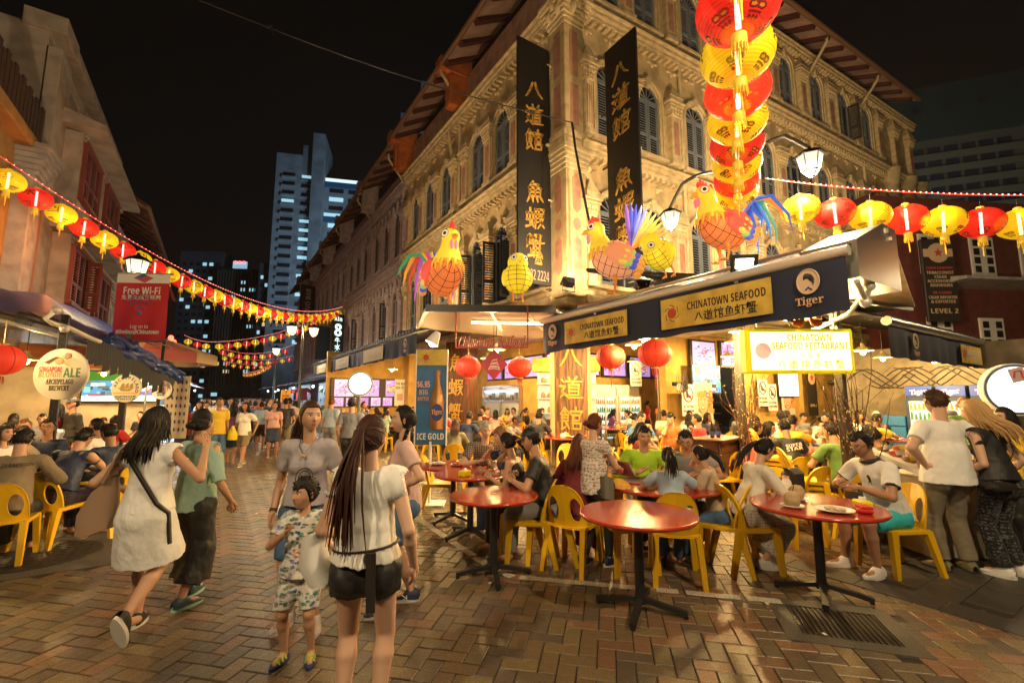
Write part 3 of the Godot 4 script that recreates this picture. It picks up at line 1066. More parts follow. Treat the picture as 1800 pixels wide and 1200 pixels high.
func glasses(t: Node3D,hx: Transform3D) -> void:
	var mb:=MB.new()
	for s in [1,-1]:
		var pts:=[]
		for k in 13:
			var an:=TAU*k/12.0
			pts.append(Vector3(0.033*s+cos(an)*0.022,0.008+sin(an)*0.016,0.099-absf(cos(an)*0.003)))
		mb.tube(pts,[0.0022],5)
		mb.tube([Vector3(0.055*s,0.012,0.097),Vector3(0.074*s,0.014,0.05),Vector3(0.077*s,0.006,-0.012)],[0.0022],5)
	mb.tube([Vector3(-0.012,0.01,0.1),Vector3(0,0.013,0.104),Vector3(0.012,0.01,0.1)],[0.002],5)
	part(t,"glasses",mb,M("glasses_frame",[0.02,0.015,0.013],0.3)).transform=hx
func cap_hat(t: Node3D,hx: Transform3D,rgb: Array) -> void:
	var mb:=MB.new()
	var rows:=[]
	for r in 8:
		var row:=PackedVector3Array()
		for c in 28:
			row.append(skull(lerpf(0.42,PI*0.5,r/7.0),TAU*c/28.0,"m")*Vector3(1.2,1.14,1.17))
		rows.append(row)
	mb.loft(rows,true)
	var a:=[]
	var b:=[]
	rows=[]
	for r in 2:
		var row:=PackedVector3Array()
		for c in 13:
			var an:=(c/12.0-0.5)*2.3
			row.append(Vector3(sin(an)*0.084,0.05-0.012*absf(sin(an))-0.012*r,cos(an)*0.1+(0.075*cos(an*0.68) if r==1 else 0.0)))
		rows.append(row)
	mb.loft(rows)
	part(t,"cap",mb,cloth(rgb)).transform=hx
func V(x: float,y: float,z: float) -> Vector3: return Vector3(x,y,z)
func W(x: float,y: float) -> Vector2: return Vector2(x,y)
func mbn() -> MB: return MB.new()
func _ready() -> void:
	setup()
	lamps()
	ground()
	buildings()
	awnings()
	restaurant()
	lanterns()
	left_side()
	furniture()
	people()
	crowd()
const WARM:=Color(1.0,0.70,0.38)
const SOFT:=Color(1.0,0.84,0.64)
const COOL:=Color(0.78,0.9,1.0)
func setup() -> void:
	var cam:=Camera3D.new()
	cam.name="camera"
	cam.fov=rad_to_deg(2.0*atan(600.0/800.0))
	cam.far=900.0
	cam.near=0.05
	cam.current=true
	add_child(cam)
	cam.position=V(0,1.7,0)
	cam.rotation=V(atan(100.0/800.0),-atan(520.0/800.0),0)
	var env:=Environment.new()
	env.background_mode=Environment.BG_SKY
	env.sky=Sky.new()
	var sm:=ProceduralSkyMaterial.new()
	sm.sky_top_color=Color(0.035,0.03,0.03)
	sm.sky_horizon_color=Color(0.12,0.105,0.095)
	sm.sky_curve=0.18
	sm.ground_bottom_color=Color(0.03,0.025,0.02)
	sm.ground_horizon_color=Color(0.10,0.085,0.07)
	env.sky.sky_material=sm
	env.background_energy_multiplier=0.5
	env.tonemap_mode=Environment.TONE_MAPPER_LINEAR
	env.tonemap_exposure=1.0
	env.sdfgi_enabled=true
	env.ssao_enabled=true
	env.ssil_enabled=true
	env.fog_enabled=true
	env.fog_density=0.0003
	env.fog_light_color=Color(0.75,0.68,0.62)
	var we:=WorldEnvironment.new()
	we.name="night_air"
	we.environment=env
	add_child(we)
	fold.seed=4
	fold.frequency=8.0
	fold.fractal_octaves=3
	noise_tex("grain","s",0.06,0.15,1.0)
	noise_tex("weave","s",0.14,0.3,1.0)
	noise_tex("stain","s",0.012,0.78,1.08,256,5)
	noise_tex("speck","s",0.16,0.35,1.3,256,3)
	noise_tex("wear","s",0.03,0.2,1.0,256,5)
	noise_tex("gloss","s",0.02,0.6,1.2,256,4)
	fn_tex("strand",128,128,func(x,y): return Color.WHITE*(0.5+0.28*sin(x*TAU*16.0+sin(y*TAU)*1.5)+0.2*sin(x*TAU*37.0)))
	var wn:=FastNoiseLite.new()
	wn.frequency=0.02
	fn_tex("wood",256,256,func(x,y): return Color.WHITE*(0.72+0.28*sin(x*60.0+9.0*wn.get_noise_2d(x*120.0,y*30.0))*0.5+0.25*wn.get_noise_2d(x*900.0,y*40.0)))
	M("cream",[0.56,0.43,0.22],0.85,{"stain": "stain","bump": "grain","bs": 0.25,"scale": 0.45})
	M("cream_trim",[0.64,0.51,0.28],0.8,{"stain": "stain","bump": "grain","bs": 0.2,"scale": 0.7})
	M("pink_inset",[0.47,0.24,0.16],0.85,{"stain": "stain","scale": 0.6})
	M("mauve",[0.36,0.27,0.28],0.85,{"stain": "stain","bump": "grain","bs": 0.25,"scale": 0.45})
	M("mauve_trim",[0.42,0.33,0.33],0.85,{"stain": "stain","scale": 0.6})
	M("white_plaster",[0.36,0.30,0.25],0.85,{"stain": "stain","bump": "grain","bs": 0.2,"scale": 0.4})
	M("ochre",[0.34,0.19,0.055],0.85,{"stain": "stain","bump": "grain","bs": 0.2,"scale": 0.4})
	M("orange_wall",[0.55,0.15,0.03],0.85,{"stain": "stain","scale": 0.5})
	M("rafter",[0.09,0.022,0.012],0.7,{"stain": "stain","scale": 0.8})
	M("soffit",[0.46,0.30,0.22],0.85,{"stain": "stain","scale": 0.5})
	M("roof_tile",[0.17,0.07,0.04],0.8,{"stain": "stain","scale": 0.8})
	M("shutter_grey",[0.16,0.19,0.22],0.6)
	M("shutter_dark",[0.018,0.024,0.024],0.6)
	M("shutter_red",[0.17,0.028,0.02],0.6)
	M("glass_dark",[0.012,0.014,0.018],0.12)
	M("navy",[0.009,0.016,0.045],0.75,{"bump": "weave","bs": 0.08,"scale": 3.0})
	M("awning_dark",[0.012,0.016,0.028],0.7,{"bump": "weave","bs": 0.08,"scale": 3.0})
	M("sign_yellow",[0.62,0.43,0.07],0.6,{"stain": "stain","scale": 0.8})
	M("ink",[0.02,0.015,0.012],0.6)
	M("gold",[0.65,0.38,0.08],0.35,{"metal": 0.4})
	M("white_paint",[0.72,0.70,0.66],0.6)
	M("steel",[0.52,0.50,0.47],0.3,{"metal": 0.9,"bump": "grain","bs": 0.05,"scale": 1.5})
	M("grey_metal",[0.18,0.18,0.18],0.45,{"metal": 0.6})
	M("black_metal",[0.014,0.014,0.016],0.4)
	M("red_lacquer",[0.40,0.035,0.016],0.22,{"coat": 0.6,"rtex": "gloss"})
	M("yellow_plastic",[0.72,0.42,0.008],0.36,{"bump": "grain","bs": 0.03,"scale": 3.0,"spec": 0.5})
	M("wood_brown",[0.26,0.12,0.045],0.45,{"albedo": tex["wood"],"tri": true,"scale": 0.9})
	M("wall_yellow",[0.62,0.36,0.09],0.8,{"stain": "stain","scale": 0.4})
	M("stone_dark",[0.06,0.055,0.05],0.5,{"stain": "speck","bump": "grain","bs": 0.15,"scale": 1.5})
const GLOW_WARM:=[1.0,0.64,0.23]
func bulb(parent: Node3D,at: Vector3,r: float,rgb: Array,look: float,energy: float,called:="bulb") -> void:
	var mb:=MB.new()
	mb.ball(Vector3.ZERO,V(r,r*1.15,r),10,6)
	part(parent,called,mb,M("lamp_glow%s%.1f" % [str(rgb),look],[0.8,0.8,0.8],0.5,{"emit": rgb,"e": look}),at)
	omni("lamp_light",parent.transform*at,Color(rgb[0],rgb[1],rgb[2]).linear_to_srgb(),energy,r)
func street_head(t: Node3D,at: Vector3,energy: float,k:=1.0) -> void:   # a six-sided lantern that hangs from its cap
	var g:=MB.new()
	var fr:=MB.new()
	var lo:=[]
	var hi:=[]
	var mid:=[]
	for s in 6:
		var an:=-TAU*s/6.0
		lo.append(at+V(cos(an)*0.07,-0.52,sin(an)*0.07)*k)
		mid.append(at+V(cos(an)*0.17,-0.40,sin(an)*0.17)*k)
		hi.append(at+V(cos(an)*0.24,-0.08,sin(an)*0.24)*k)
	for s in 6:
		var q:=(s+1) % 6
		g.quad(lo[s],lo[q],mid[q],mid[s])
		g.quad(mid[s],mid[q],hi[q],hi[s])
		for e in [[lo[s],mid[s]],[mid[s],hi[s]],[mid[s],mid[q]],[lo[s],lo[q]]]:
			fr.beam(e[0],e[1],0.014*k,0.014*k)
	part(t,"lamp_glass",g,M("lamp_pane",[0.01,0.01,0.008],0.4,{"alpha": 0.6,"emit": [1.0,0.84,0.62],"e": 1.9}))
	fr.lathe([W(0.30*k,-0.08*k),W(0.29*k,-0.05*k),W(0.16*k,0.03*k),W(0.05*k,0.08*k),W(0.025*k,0.14*k)],6,at)
	part(t,"lamp_frame",fr,M("lamp_iron",[0.0012,0.0011,0.001],0.6,{"spec": 0.05}))
	bulb(t,at+V(0,-0.27*k,0),0.07*k,[1.0,0.75,0.42],12.0,energy,"bulb")
func lamps() -> void:
	var t:=thing("street_lamp","tall lamp post with two lanterns on curved arms above the rooster lanterns","street lamp",V(7.75,0,-4.55))
	var mb:=MB.new()
	mb.tube([Vector3.ZERO,V(0,0.5,0),V(0,0.52,0),V(0,3.2,0),V(0,6.3,0)],[0.13,0.12,0.085,0.07,0.05],14)
	for y in [1.1,1.75,2.4,2.9]: mb.cyl(V(0,y,0),V(0,y+0.025,0),0.084,0.084,14)
	mb.cyl(V(0,5.0,0),V(0,5.06,0),0.085,0.085,12)
	part(t,"post",mb,M("post_paint",[0.07,0.07,0.065],0.45,{"metal": 0.3}))
	for s in [1,-1]:
		var e:=V(0.1,0,1.35) if s==1 else V(0.15,0,-1.4)
		mb=mbn()
		var pts:=[]
		for k in 9:
			var u:=k/8.0
			pts.append(V(e.x*u,5.92+0.22*sin(u*PI*0.85),e.z*u)+V(0,-0.28*smoothstep(0.75,1.0,u),0))
		mb.tube(pts,[0.035],8)
		part(t,"arm",mb,mats["post_paint"])
		street_head(t,pts[8]+V(0,-0.08,0),11.0,0.8)
	var far:=[[V(-1.66,0,-13.0),"lamp post behind the red banner at the left stalls",4.4,3.5],[V(3.1,0,-21.8),"twin lamp post in the left street between lantern strings and awning",5.0,8.0],[V(2.84,0,-29.5),"distant lamp post in the left street above the crowd",4.2,6.0],[V(17.2,0,-1.3),"lamp post out of view past the right edge, lighting the red house",5.0,6.0],[V(-3.4,0,-0.6),"unseen lamp post left of the camera, lighting the front group",5.2,17.0],[V(2.9,0,1.6),"unseen lamp post behind the camera, lighting the front group",5.2,17.0]]  # last three are out of view; they light the right edge and front group
	for a in far:
		t=thing("street_lamp",a[1],"street lamp",a[0])
		mb=mbn()
		mb.tube([Vector3.ZERO,V(0,2,0),V(0,a[2],0)],[0.09,0.06,0.045],10)
		part(t,"post",mb,mats["post_paint"])
		if a[1].begins_with("twin"):
			for s in [-1,1]:
				mb=mbn()
				mb.tube([V(0,a[2]-0.1,0),V(0.25*s,a[2]+0.1,0),V(0.45*s,a[2]-0.05,0)],[0.03],6)
				part(t,"arm",mb,mats["post_paint"])
				street_head(t,V(0.45*s,a[2]-0.1,0),a[3]*0.5,0.9)
		else:
			street_head(t,V(0,a[2]+0.45,0),a[3],0.9)
	var fl:=[[V(5.79,3.49,-3.27),V(2.2,1.2,1.2),"bright floodlight on the awning edge below the blue rooster tail",3.0,true],[V(7.6,4.1,-6.51),V(9.5,9,-9.3),"black floodlight on the canopy behind the orange hen",8.0,false],[V(6.91,4.43,-8.15),V(7.3,10,-14),"black floodlight on the ledge under the corner pillar",6.0,false],[V(5.0,3.75,-14.2),V(8.2,10.5,-15.5),"unseen floodlight on the left street awning roof, lighting the cream front",13.0,false],[V(9.6,4.1,-3.6),V(12.5,10.5,-9.3),"unseen floodlight on the ridge of the corner awning, lighting the right front",24.0,false],[V(13.0,4.2,-4.3),V(21,11.5,-9.0),"unseen floodlight on the right awning roof, lighting the right front",22.0,false]]  # last three unseen, placed to brighten the cream fronts
	for a in fl:
		t=thing("floodlight",a[2],"floodlight",a[0])
		var to: Vector3=(a[1]-a[0]).normalized()
		mb=mbn()
		var b:=Basis.looking_at(to)
		mb.xf=Transform3D(b)
		mb.hexa([V(-0.1,-0.07,0.1),V(0.1,-0.07,0.1),V(0.17,-0.12,-0.08),V(-0.17,-0.12,-0.08)],[V(-0.1,0.07,0.1),V(0.1,0.07,0.1),V(0.17,0.12,-0.08),V(-0.17,0.12,-0.08)])
		part(t,"housing",mb,mats["black_metal"])
		mb=mbn()
		mb.tube([V(-0.19,0,0),V(-0.19,-0.2,0),V(0.19,-0.2,0),V(0.19,0,0)],[0.012],5)
		part(t,"bracket",mb,mats["black_metal"])
		mb=mbn()
		mb.xf=Transform3D(b)
		mb.box(V(0,0,-0.083),V(0.22,0.13,0.004))
		part(t,"lamp_face",mb,M("flood_face%s" % a[4],[0.9,0.9,0.85],0.3,{"emit": [1.0,0.85,0.62],"e": 22.0 if a[4] else 1.5}))
		spot("flood_beam",a[0]+to*0.13,a[1],SOFT,a[3],58.0,0.08)
func brick_mats() -> Array:
	var r:=[]
	for c in [[0.20,0.14,0.075],[0.225,0.125,0.072],[0.125,0.098,0.07],[0.235,0.17,0.085],[0.17,0.132,0.08],[0.27,0.15,0.085],[0.145,0.105,0.075]]:
		r.append(M("brick%s" % str(c),c,0.5,{"stain": "speck","bump": "grain","bs": 0.22,"scale": 2.6,"rtex": "gloss"}))
	return r
func in_slabs(p: Vector3) -> bool:   # the grey slab pavement by the display counter at the right
	return p.x>5.3 and p.z>-1.95+maxf(0.0,(p.x-6.3))*-0.55 and p.z>-3.4
func ground() -> void:
	var mb:=MB.new()
	mb.box(V(60,-0.06,-120),V(500,0.1,500))
	struct("ground",mb,M("joint",[0.035,0.028,0.022],0.8,{"stain": "speck","scale": 1.0}))
	var road:=Node3D.new()
	road.name="road"
	road.set_meta("kind","structure")
	add_child(road)
	var u:=0.122
	rng.seed=11
	var ms:=brick_mats()
	var variants:=[]
	for k in 3:
		var b:=MB.new()
		b.box(V(0,-0.02,0),V(2*u-0.008,0.04,u-0.008),0.004)
		variants.append(b.mesh())
	var fwd:=V(0.545,0,-0.8386)
	var rt:=V(0.8386,0,0.545)
	var list:=[]
	for x in range(-190,190):
		for y in range(-190,190):
			var s:=posmod(x-y,4)
			if s!=0 and s!=3: continue
			var c:=W(x+1.0,y+0.5) if s==0 else W(x+0.5,y+1.0)
			c*=u
			var p:=V((c.x-c.y)*0.70711,0,(c.x+c.y)*0.70711)
			var f:=p.dot(fwd)
			if f<1.2 or f>21.0 or absf(p.dot(rt))>f*1.18+1.2: continue
			if p.x>7.9 and p.z<-9.3: continue
			if in_slabs(p): continue
			if drained(p): continue
			list.append([f+absf(p.dot(rt))*0.35,p,s])
	list.sort_custom(func(a,b): return a[0]<b[0])
	var groups:={}
	var n:=0
	for a in list:
		var p: Vector3=a[1]
		var yaw:=-PI/4 if a[2]==0 else PI/4
		var b:=Basis(Vector3.UP,yaw+rng.randfn(0,0.006))*Basis(Vector3.RIGHT,rng.randfn(0,0.007))*Basis(Vector3.BACK,rng.randfn(0,0.004))
		var tr:=Transform3D(b,p+V(0,rng.randfn(-0.001,0.0014),0))
		var w:=rng.randf()+0.25*sin(p.x*0.9+1.0)*sin(p.z*0.7)
		var m:=0 if w<0.2 else 2 if w<0.36 else 4 if w<0.52 else 3 if w<0.68 else 6 if w<0.78 else 1 if w<0.93 else 5
		if a[0]>2.55 and n<300:
			n+=1
			var q:=part(road,"brick",variants[n % 3],ms[m])
			q.transform=tr
		else:
			if not groups.has(m): groups[m]=[]
			groups[m].append(tr)
	for m in groups:
		var mm:=MultiMesh.new()
		mm.transform_format=MultiMesh.TRANSFORM_3D
		mm.mesh=variants[0]
		mm.instance_count=groups[m].size()
		for k in groups[m].size(): mm.set_instance_transform(k,groups[m][k])
		var o:=MultiMeshInstance3D.new()
		o.name="brick_paving_%03d" % m if m else "brick_paving"
		o.multimesh=mm
		o.material_override=ms[m]
		o.set_meta("kind","stuff")
		road.add_child(o,true)
	mb=mbn()
	mb.xf=Transform3D(Basis(),V(0,-0.004,0))
	mb.quad(V(-30,0,-16),V(7.8,0,-16),V(7.8,0,-130),V(-30,0,-130))
	mb.quad(V(15,0,12),V(90,0,12),V(90,0,-9.2),V(15,0,-9.2))
	part(road,"far_paving",mb,M("far_brick",[0.2,0.135,0.09],0.45,{"stain": "speck","scale": 1.2,"bump": "grain","bs": 0.3}))
	var pave:=Node3D.new()
	pave.name="pavement"
	pave.set_meta("kind","structure")
	add_child(pave)
	var slab:=MB.new()
	slab.box(V(0,-0.02,0),V(0.592,0.04,0.292),0.004)
	var sl:=slab.mesh()
	var sm:=[M("slab_a",[0.085,0.075,0.06],0.45,{"stain": "speck","bump": "grain","bs": 0.15,"scale": 1.2}),M("slab_b",[0.11,0.095,0.075],0.45,{"stain": "speck","scale": 1.2}),M("slab_c",[0.07,0.065,0.055],0.4,{"stain": "speck","scale": 1.2})]
	for r in 18:
		for c in 14:
			var p:=V(5.45+c*0.6+(0.3 if r % 2 else 0.0),-0.001,-3.3+r*0.3)
			if not in_slabs(p) or p.x>12: continue
			part(pave,"slab",sl,sm[rng.randi() % 3],p+V(0,rng.randfn(0,0.001),0))
	var k0:=[V(5.16,0,-3.2),V(5.16,0,-2.6),V(5.17,0,-2.0),V(5.16,0,-1.4),V(5.12,0,-0.8),V(5.05,0,-0.2),V(4.98,0,0.4)]
	for q in k0.size()-1:
		var d:=MB.new()
		var a: Vector3=k0[q]
		var bb: Vector3=k0[q+1]
		d.beam(a+(bb-a)*0.01+V(0,-0.012,0),bb-(bb-a)*0.01+V(0,-0.012,0),0.27,0.04)
		part(pave,"kerb_stone",d,mats["stone_dark"])
	mb=mbn()
	var line:=[V(2.56,0,-6.6),V(2.5,0,-5.2),V(2.46,0,-4.1),V(2.52,0,-3.86),V(3.3,0,-3.05),V(4.12,0,-2.18)]
	for q in line.size()-1:
		var a: Vector3=line[q]
		var b: Vector3=line[q+1]
		var d:=(b-a).normalized()
		var sd:=V(-d.z,0,d.x)*0.05
		var m:=int(a.distance_to(b)/0.06)
		for k in m:
			if rng.randf()<0.07: continue
			var p:=a.lerp(b,float(k)/m)
			var e:=a.lerp(b,float(k+1)/m)
			var w0:=rng.randf_range(0.85,1.05)
			var w1:=rng.randf_range(0.85,1.05)
			var y:=V(0,0.0055,0)
			mb.quad(p-sd*w0+y,p+sd*w1+y,e+sd*w1+y,e-sd*w0+y)
	struct("road_marking",mb,M("worn_paint",[0.66,0.6,0.48],0.6,{"stain": "speck","scale": 1.5}))
	var dn:=thing("drain_cover","rectangular iron drain grating in a concrete surround near the seated couple","drain",V(4.1,0,-1.74),-PI/4-0.1)
	dn.scale=V(0.86,1,0.86)
	mb=mbn()
	mb.box(V(0,-0.008,0.36),V(1.0,0.024,0.14)); mb.box(V(0,-0.008,-0.36),V(1.0,0.024,0.14))
	mb.box(V(0.43,-0.008,0),V(0.14,0.024,0.58)); mb.box(V(-0.43,-0.008,0),V(0.14,0.024,0.58))
	part(dn,"surround",mb,M("concrete",[0.12,0.105,0.085],0.7,{"stain": "speck","bump": "grain","bs": 0.2,"scale": 1.5}))
	for k in 17:
		var g:=MB.new()
		g.box(V(-0.345+k*0.043,-0.012,0),V(0.016,0.024,0.578))
		part(dn,"grate_bar",g,M("iron",[0.06,0.05,0.04],0.45,{"metal": 0.6}))
	mb=mbn()
	for k in 12: mb.box(V(0,-0.016,-0.27+k*0.049),V(0.718,0.014,0.012))
	part(dn,"cross_bar",mb,mats["iron"])
	var mh:=thing("manhole_cover","dark round manhole cover in a concrete square by the left chairs","manhole cover",V(-1.48,0,-7.15))
	mb=mbn()
	mb.lathe([W(0.0,0.014),W(0.52,0.014),W(0.54,0.006),W(0.54,-0.01)],40)
	for k in 9:
		for q in 9:
			var p:=V(-0.4+k*0.1,0.016,-0.4+q*0.1)
			if p.length()<0.46: mb.box(p,V(0.05,0.006,0.05))
	part(mh,"lid",mb,M("iron_dark",[0.035,0.03,0.024],0.6,{"metal": 0.3,"bump": "grain","bs": 0.1,"scale": 2.0}))
	mb=mbn()
	mb.box(V(0,-0.006,0),V(1.5,0.02,1.5))
	part(mh,"surround",mb,mats["concrete"])
	var sc:=[V(0.76,0,-5.25),V(2.26,0,-3.85),V(3.07,0,-5.58),V(0.64,0,-7.95),V(3.98,0,-2.22),V(3.83,0,-1.73)]
	for p in sc:
		var d:=MB.new()
		d.xf=Transform3D(Basis(Vector3.UP,rng.randf()*3.0),Vector3.ZERO)
		d.box(V(0,0.006,0),V(0.035,0.004,0.022))
		solo("paper_scrap","small white paper scrap on the bricks "+["by the small boy","at the foot of the first empty table","near the white trainers under the tables","behind the ponytailed woman","beside the painted line","on the drain surround"][sc.find(p)],"litter",d,mats["white_paint"],p,"paper scraps on the paving")
func drained(p: Vector3) -> bool:
	var q:=(p-V(4.1,0,-1.74)).rotated(Vector3.UP,PI/4+0.1)
	if absf(q.x)<0.4 and absf(q.z)<0.35: return true
	q=p-V(-1.48,0,-7.15)
	return absf(q.x)<0.75 and absf(q.z)<0.75
func arch_pts(w: float,h: float,n:=10) -> Array:   # bottom left,up,over the arch,down to bottom right
	var r:=[W(-w/2,0)]
	for k in n+1:
		var an:=PI-PI*k/n
		r.append(W(cos(an)*w/2,h-w/2+sin(an)*w/2))
	r.append(W(w/2,0))
	return r
func arch_band(mb: MB,w: float,h: float,t: float,z0: float,z1: float) -> void:
	var a:=arch_pts(w,h)
	var b:=arch_pts(w+2*t,h+t)
	for k in a.size()-1:
		var p: Vector2=a[k]; var q: Vector2=a[k+1]; var r: Vector2=b[k]; var s: Vector2=b[k+1]
		mb.quad(V(p.x,p.y,z1),V(q.x,q.y,z1),V(s.x,s.y,z1),V(r.x,r.y,z1))
		mb.quad(V(p.x,p.y,z0),V(q.x,q.y,z0),V(q.x,q.y,z1),V(p.x,p.y,z1))
		mb.quad(V(r.x,r.y,z0),V(r.x,r.y,z1),V(s.x,s.y,z1),V(s.x,s.y,z0))
func slat_leaf(w: float,h: float) -> MB:   # a louvred leaf,its lower left corner at the origin
	var mb:=MB.new()
	mb.box(V(0.035,h/2,0),V(0.07,h,0.045))
	mb.box(V(w-0.035,h/2,0),V(0.07,h,0.045))
	for y in [0.045,h*0.36,h-0.045]: mb.box(V(w/2,y,0.001),V(w-0.13,0.09,0.045))
	var n:=int(h/0.085)
	for k in n:
		var y:=0.1+k*0.085
		if y>h-0.1: break
		mb.xf=Transform3D(Basis(Vector3.RIGHT,0.7),V(w/2,y,0))
		mb.box(Vector3.ZERO,V(w-0.13,0.012,0.05))
		mb.xf=Transform3D()
	return mb
func window_unit(t: Node3D,x: float,y: float,w: float,h: float,z: float,sm: Material,trim: Material,open:=0) -> void:
	var key:="win%.2f_%.2f" % [w,h]
	if not shapes.has(key):
		var a:=MB.new()
		arch_band(a,w,h,0.13,-0.02,0.11)
		arch_band(a,w+0.2,h+0.1,0.07,-0.02,0.16)
		a.box(V(0,h+0.07,0.13),V(0.2,0.34,0.16),0.02)
		a.box(V(0,-0.06,0.11),V(w+0.5,0.12,0.26),0.015)
		var gl:=MB.new()
		gl.prism(PackedVector2Array(arch_pts(w-0.003,h-0.003)),0.004,0.012)
		var fan:=MB.new()
		var c:=V(0,h-w/2-0.02,0.03)
		for k in 7:
			var an:=PI*k/6.0
			fan.beam(c,c+V(cos(an),sin(an),0)*(w/2-0.01),0.024,0.03,Vector3.BACK)
		fan.box(V(0,h-w/2-0.04,0.03),V(w,0.06,0.05))
		arch_band(fan,w-0.09,h-0.045,0.045,0.012,0.05)
		shapes[key]=[a.mesh(),gl.mesh(),fan.mesh(),slat_leaf(w/2-0.02,h-w/2-0.1).mesh()]
	var g: Array=shapes[key]
	var o:=part(t,"window",g[0],trim,V(x,y,z))
	part(o,"pane",g[1],mats["glass_dark"])
	part(o,"fanlight",g[2],sm)
	for s in [0,1]:
		var lf:=part(o,"shutter",g[3],sm,V(-w/2+0.008,0.04,0.035) if s==0 else V(0.012,0.04,0.035))
		if open==1 or (open==2 and s==1) or (open==3 and s==0):
			lf.material_override=mats["shutter_dark"]
			var sg:=1.0 if s==0 else -1.0
			lf.transform=Transform3D(Basis(Vector3.UP,-1.75 if s==0 else 1.75),V(-w/2*sg,0.04,0.06))
			if s==1: lf.transform=lf.transform*Transform3D(Basis(),V(-(w/2-0.02),0,0))
		elif open==0 and s==1:
			lf.rotation.y=0.05
func pier(t: Node3D,x: float,y: float,h: float,w: float,z: float,body: Material,inset: Material,peak:=true) -> void:
	var key:="pier%.2f_%.2f" % [w,h]
	if not shapes.has(key):
		var a:=MB.new()
		var hh:=h-0.55
		a.box(V(0,hh/2,0.1),V(w,hh,0.2),0.012)
		a.box(V(0,0.09,0.13),V(w+0.12,0.18,0.27),0.02)
		var c:=MB.new()
		c.box(V(0,hh+0.03,0.12),V(w+0.08,0.06,0.25),0.015)
		for k in 5:
			c.box(V(0,hh+0.1+k*0.07,0.1),V(w+0.02+k*0.055,0.072,0.22+k*0.045),0.014)
		for k in 4:
			for s in [0.12,0.26]: c.ball(V((k-1.5)*w/3.2,hh+s,0.225+s*0.17),V(w/8.0,0.075,0.05),8,6)
		c.box(V(0,hh+0.48,0.13),V(w+0.34,0.07,0.42),0.015)
		if peak:
			var y0:=hh+0.515
			var hw:=(w+0.2)/2
			c.hexa([V(-hw,y0,0.3),V(hw,y0,0.3),V(hw,y0,0),V(-hw,y0,0)],[V(-hw*0.9,y0+0.16,0.28),V(hw*0.9,y0+0.16,0.28),V(hw*0.9,y0+0.16,0),V(-hw*0.9,y0+0.16,0)])
			c.hexa([V(-hw,y0+0.16,0.3),V(hw,y0+0.16,0.3),V(hw,y0+0.16,0),V(-hw,y0+0.16,0)],[V(-0.02,y0+0.62,0.16),V(0.02,y0+0.62,0.16),V(0.02,y0+0.62,0),V(-0.02,y0+0.62,0)])
		var ins:=MB.new()
		if w>0.38:
			ins.box(V(0,hh*0.5+0.1,0.2),V(w*0.55,hh-0.55,0.012))
		else:
			for k in 3: ins.box(V((k-1)*w*0.26,hh*0.5+0.1,0.2),V(w*0.13,hh-0.5,0.012))
		shapes[key]=[a.mesh(),c.mesh(),ins.mesh()]
	var g: Array=shapes[key]
	var o:=part(t,"pilaster",g[0],body,V(x,y,z))
	part(o,"capital",g[1],body)
	part(o,"inset_panel",g[2],inset)
func cornice(t: Node3D,x0: float,x1: float,y: float,z: float,m: Material,big:=1.0,brackets:=true) -> void:
	var mb:=MB.new()
	var l:=x1-x0
	var c:=(x0+x1)/2
	mb.box(V(c,y,z+0.14*big),V(l,0.12*big,0.36*big),0.012)
	mb.box(V(c,y-0.13*big,z+0.11*big),V(l,0.13*big,0.25*big),0.02)
	mb.box(V(c,y+0.1*big,z+0.18*big),V(l,0.07*big,0.46*big),0.02)
	var o:=part(t,"cornice",mb,m)
	mb=mbn()
	var n:=int(l/0.24)
	for k in n: mb.box(V(x0+(k+0.5)*l/n,y-0.25*big,z+0.12),V(0.12,0.13*big,0.22),0.01)
	part(o,"dentils",mb,m).set_meta("kind","stuff")
	if brackets:
		mb=mbn()
		var q:=int(l/0.9)
		for k in q:
			var x:=x0+(k+0.5)*l/q
			mb.ball(V(x,y-0.5*big,z+0.02),V(0.09,0.11,0.06),8,6)
			mb.ball(V(x-0.16,y-0.46*big,z+0.02),V(0.1,0.05,0.05),8,6)
			mb.ball(V(x+0.16,y-0.46*big,z+0.02),V(0.1,0.05,0.05),8,6)
		part(o,"plaster_scrolls",mb,m).set_meta("kind","stuff")
func eave(t: Node3D,x0: float,x1: float,y: float,z: float,out: float,rise: float) -> void:
	var l:=x1-x0
	var c:=(x0+x1)/2
	var mb:=MB.new()
	mb.hexa([V(x0,y,z+out),V(x1,y,z+out),V(x1,y+rise,z-0.5),V(x0,y+rise,z-0.5)],[V(x0,y+0.05,z+out),V(x1,y+0.05,z+out),V(x1,y+rise+0.05,z-0.5),V(x0,y+rise+0.05,z-0.5)])
	var o:=part(t,"roof",mb,mats["soffit"])
	var n:=int(l/1.15)
	for k in n:
		var x:=x0+(k+0.5)*l/n
		mb=mbn()
		mb.beam(V(x,y-0.07,z+out-0.05),V(x,y+rise-0.07,z-0.45),0.26,0.13)
		part(o,"rafter",mb,mats["rafter"])
	mb=mbn()
	mb.tube([V(x0,y+0.02,z+out+0.09),V(x1,y+0.02,z+out+0.09)],[0.1],10)
	part(o,"gutter",mb,M("gutter_brown",[0.20,0.11,0.06],0.55))
	mb=mbn()
	var m:=int(l/0.26)
	for k in m:
		var x:=x0+(k+0.5)*l/m
		mb.tube([V(x,y+0.13,z+out+0.05),V(x,y+rise+0.2,z-0.4),V(x,y+rise+2.6,z-4.6)],[0.09],6)
	mb.quad(V(x0,y+0.1,z+out),V(x1,y+0.1,z+out),V(x1,y+rise+2.5,z-4.6),V(x0,y+rise+2.5,z-4.6))
	part(o,"roof_tiles",mb,mats["roof_tile"])
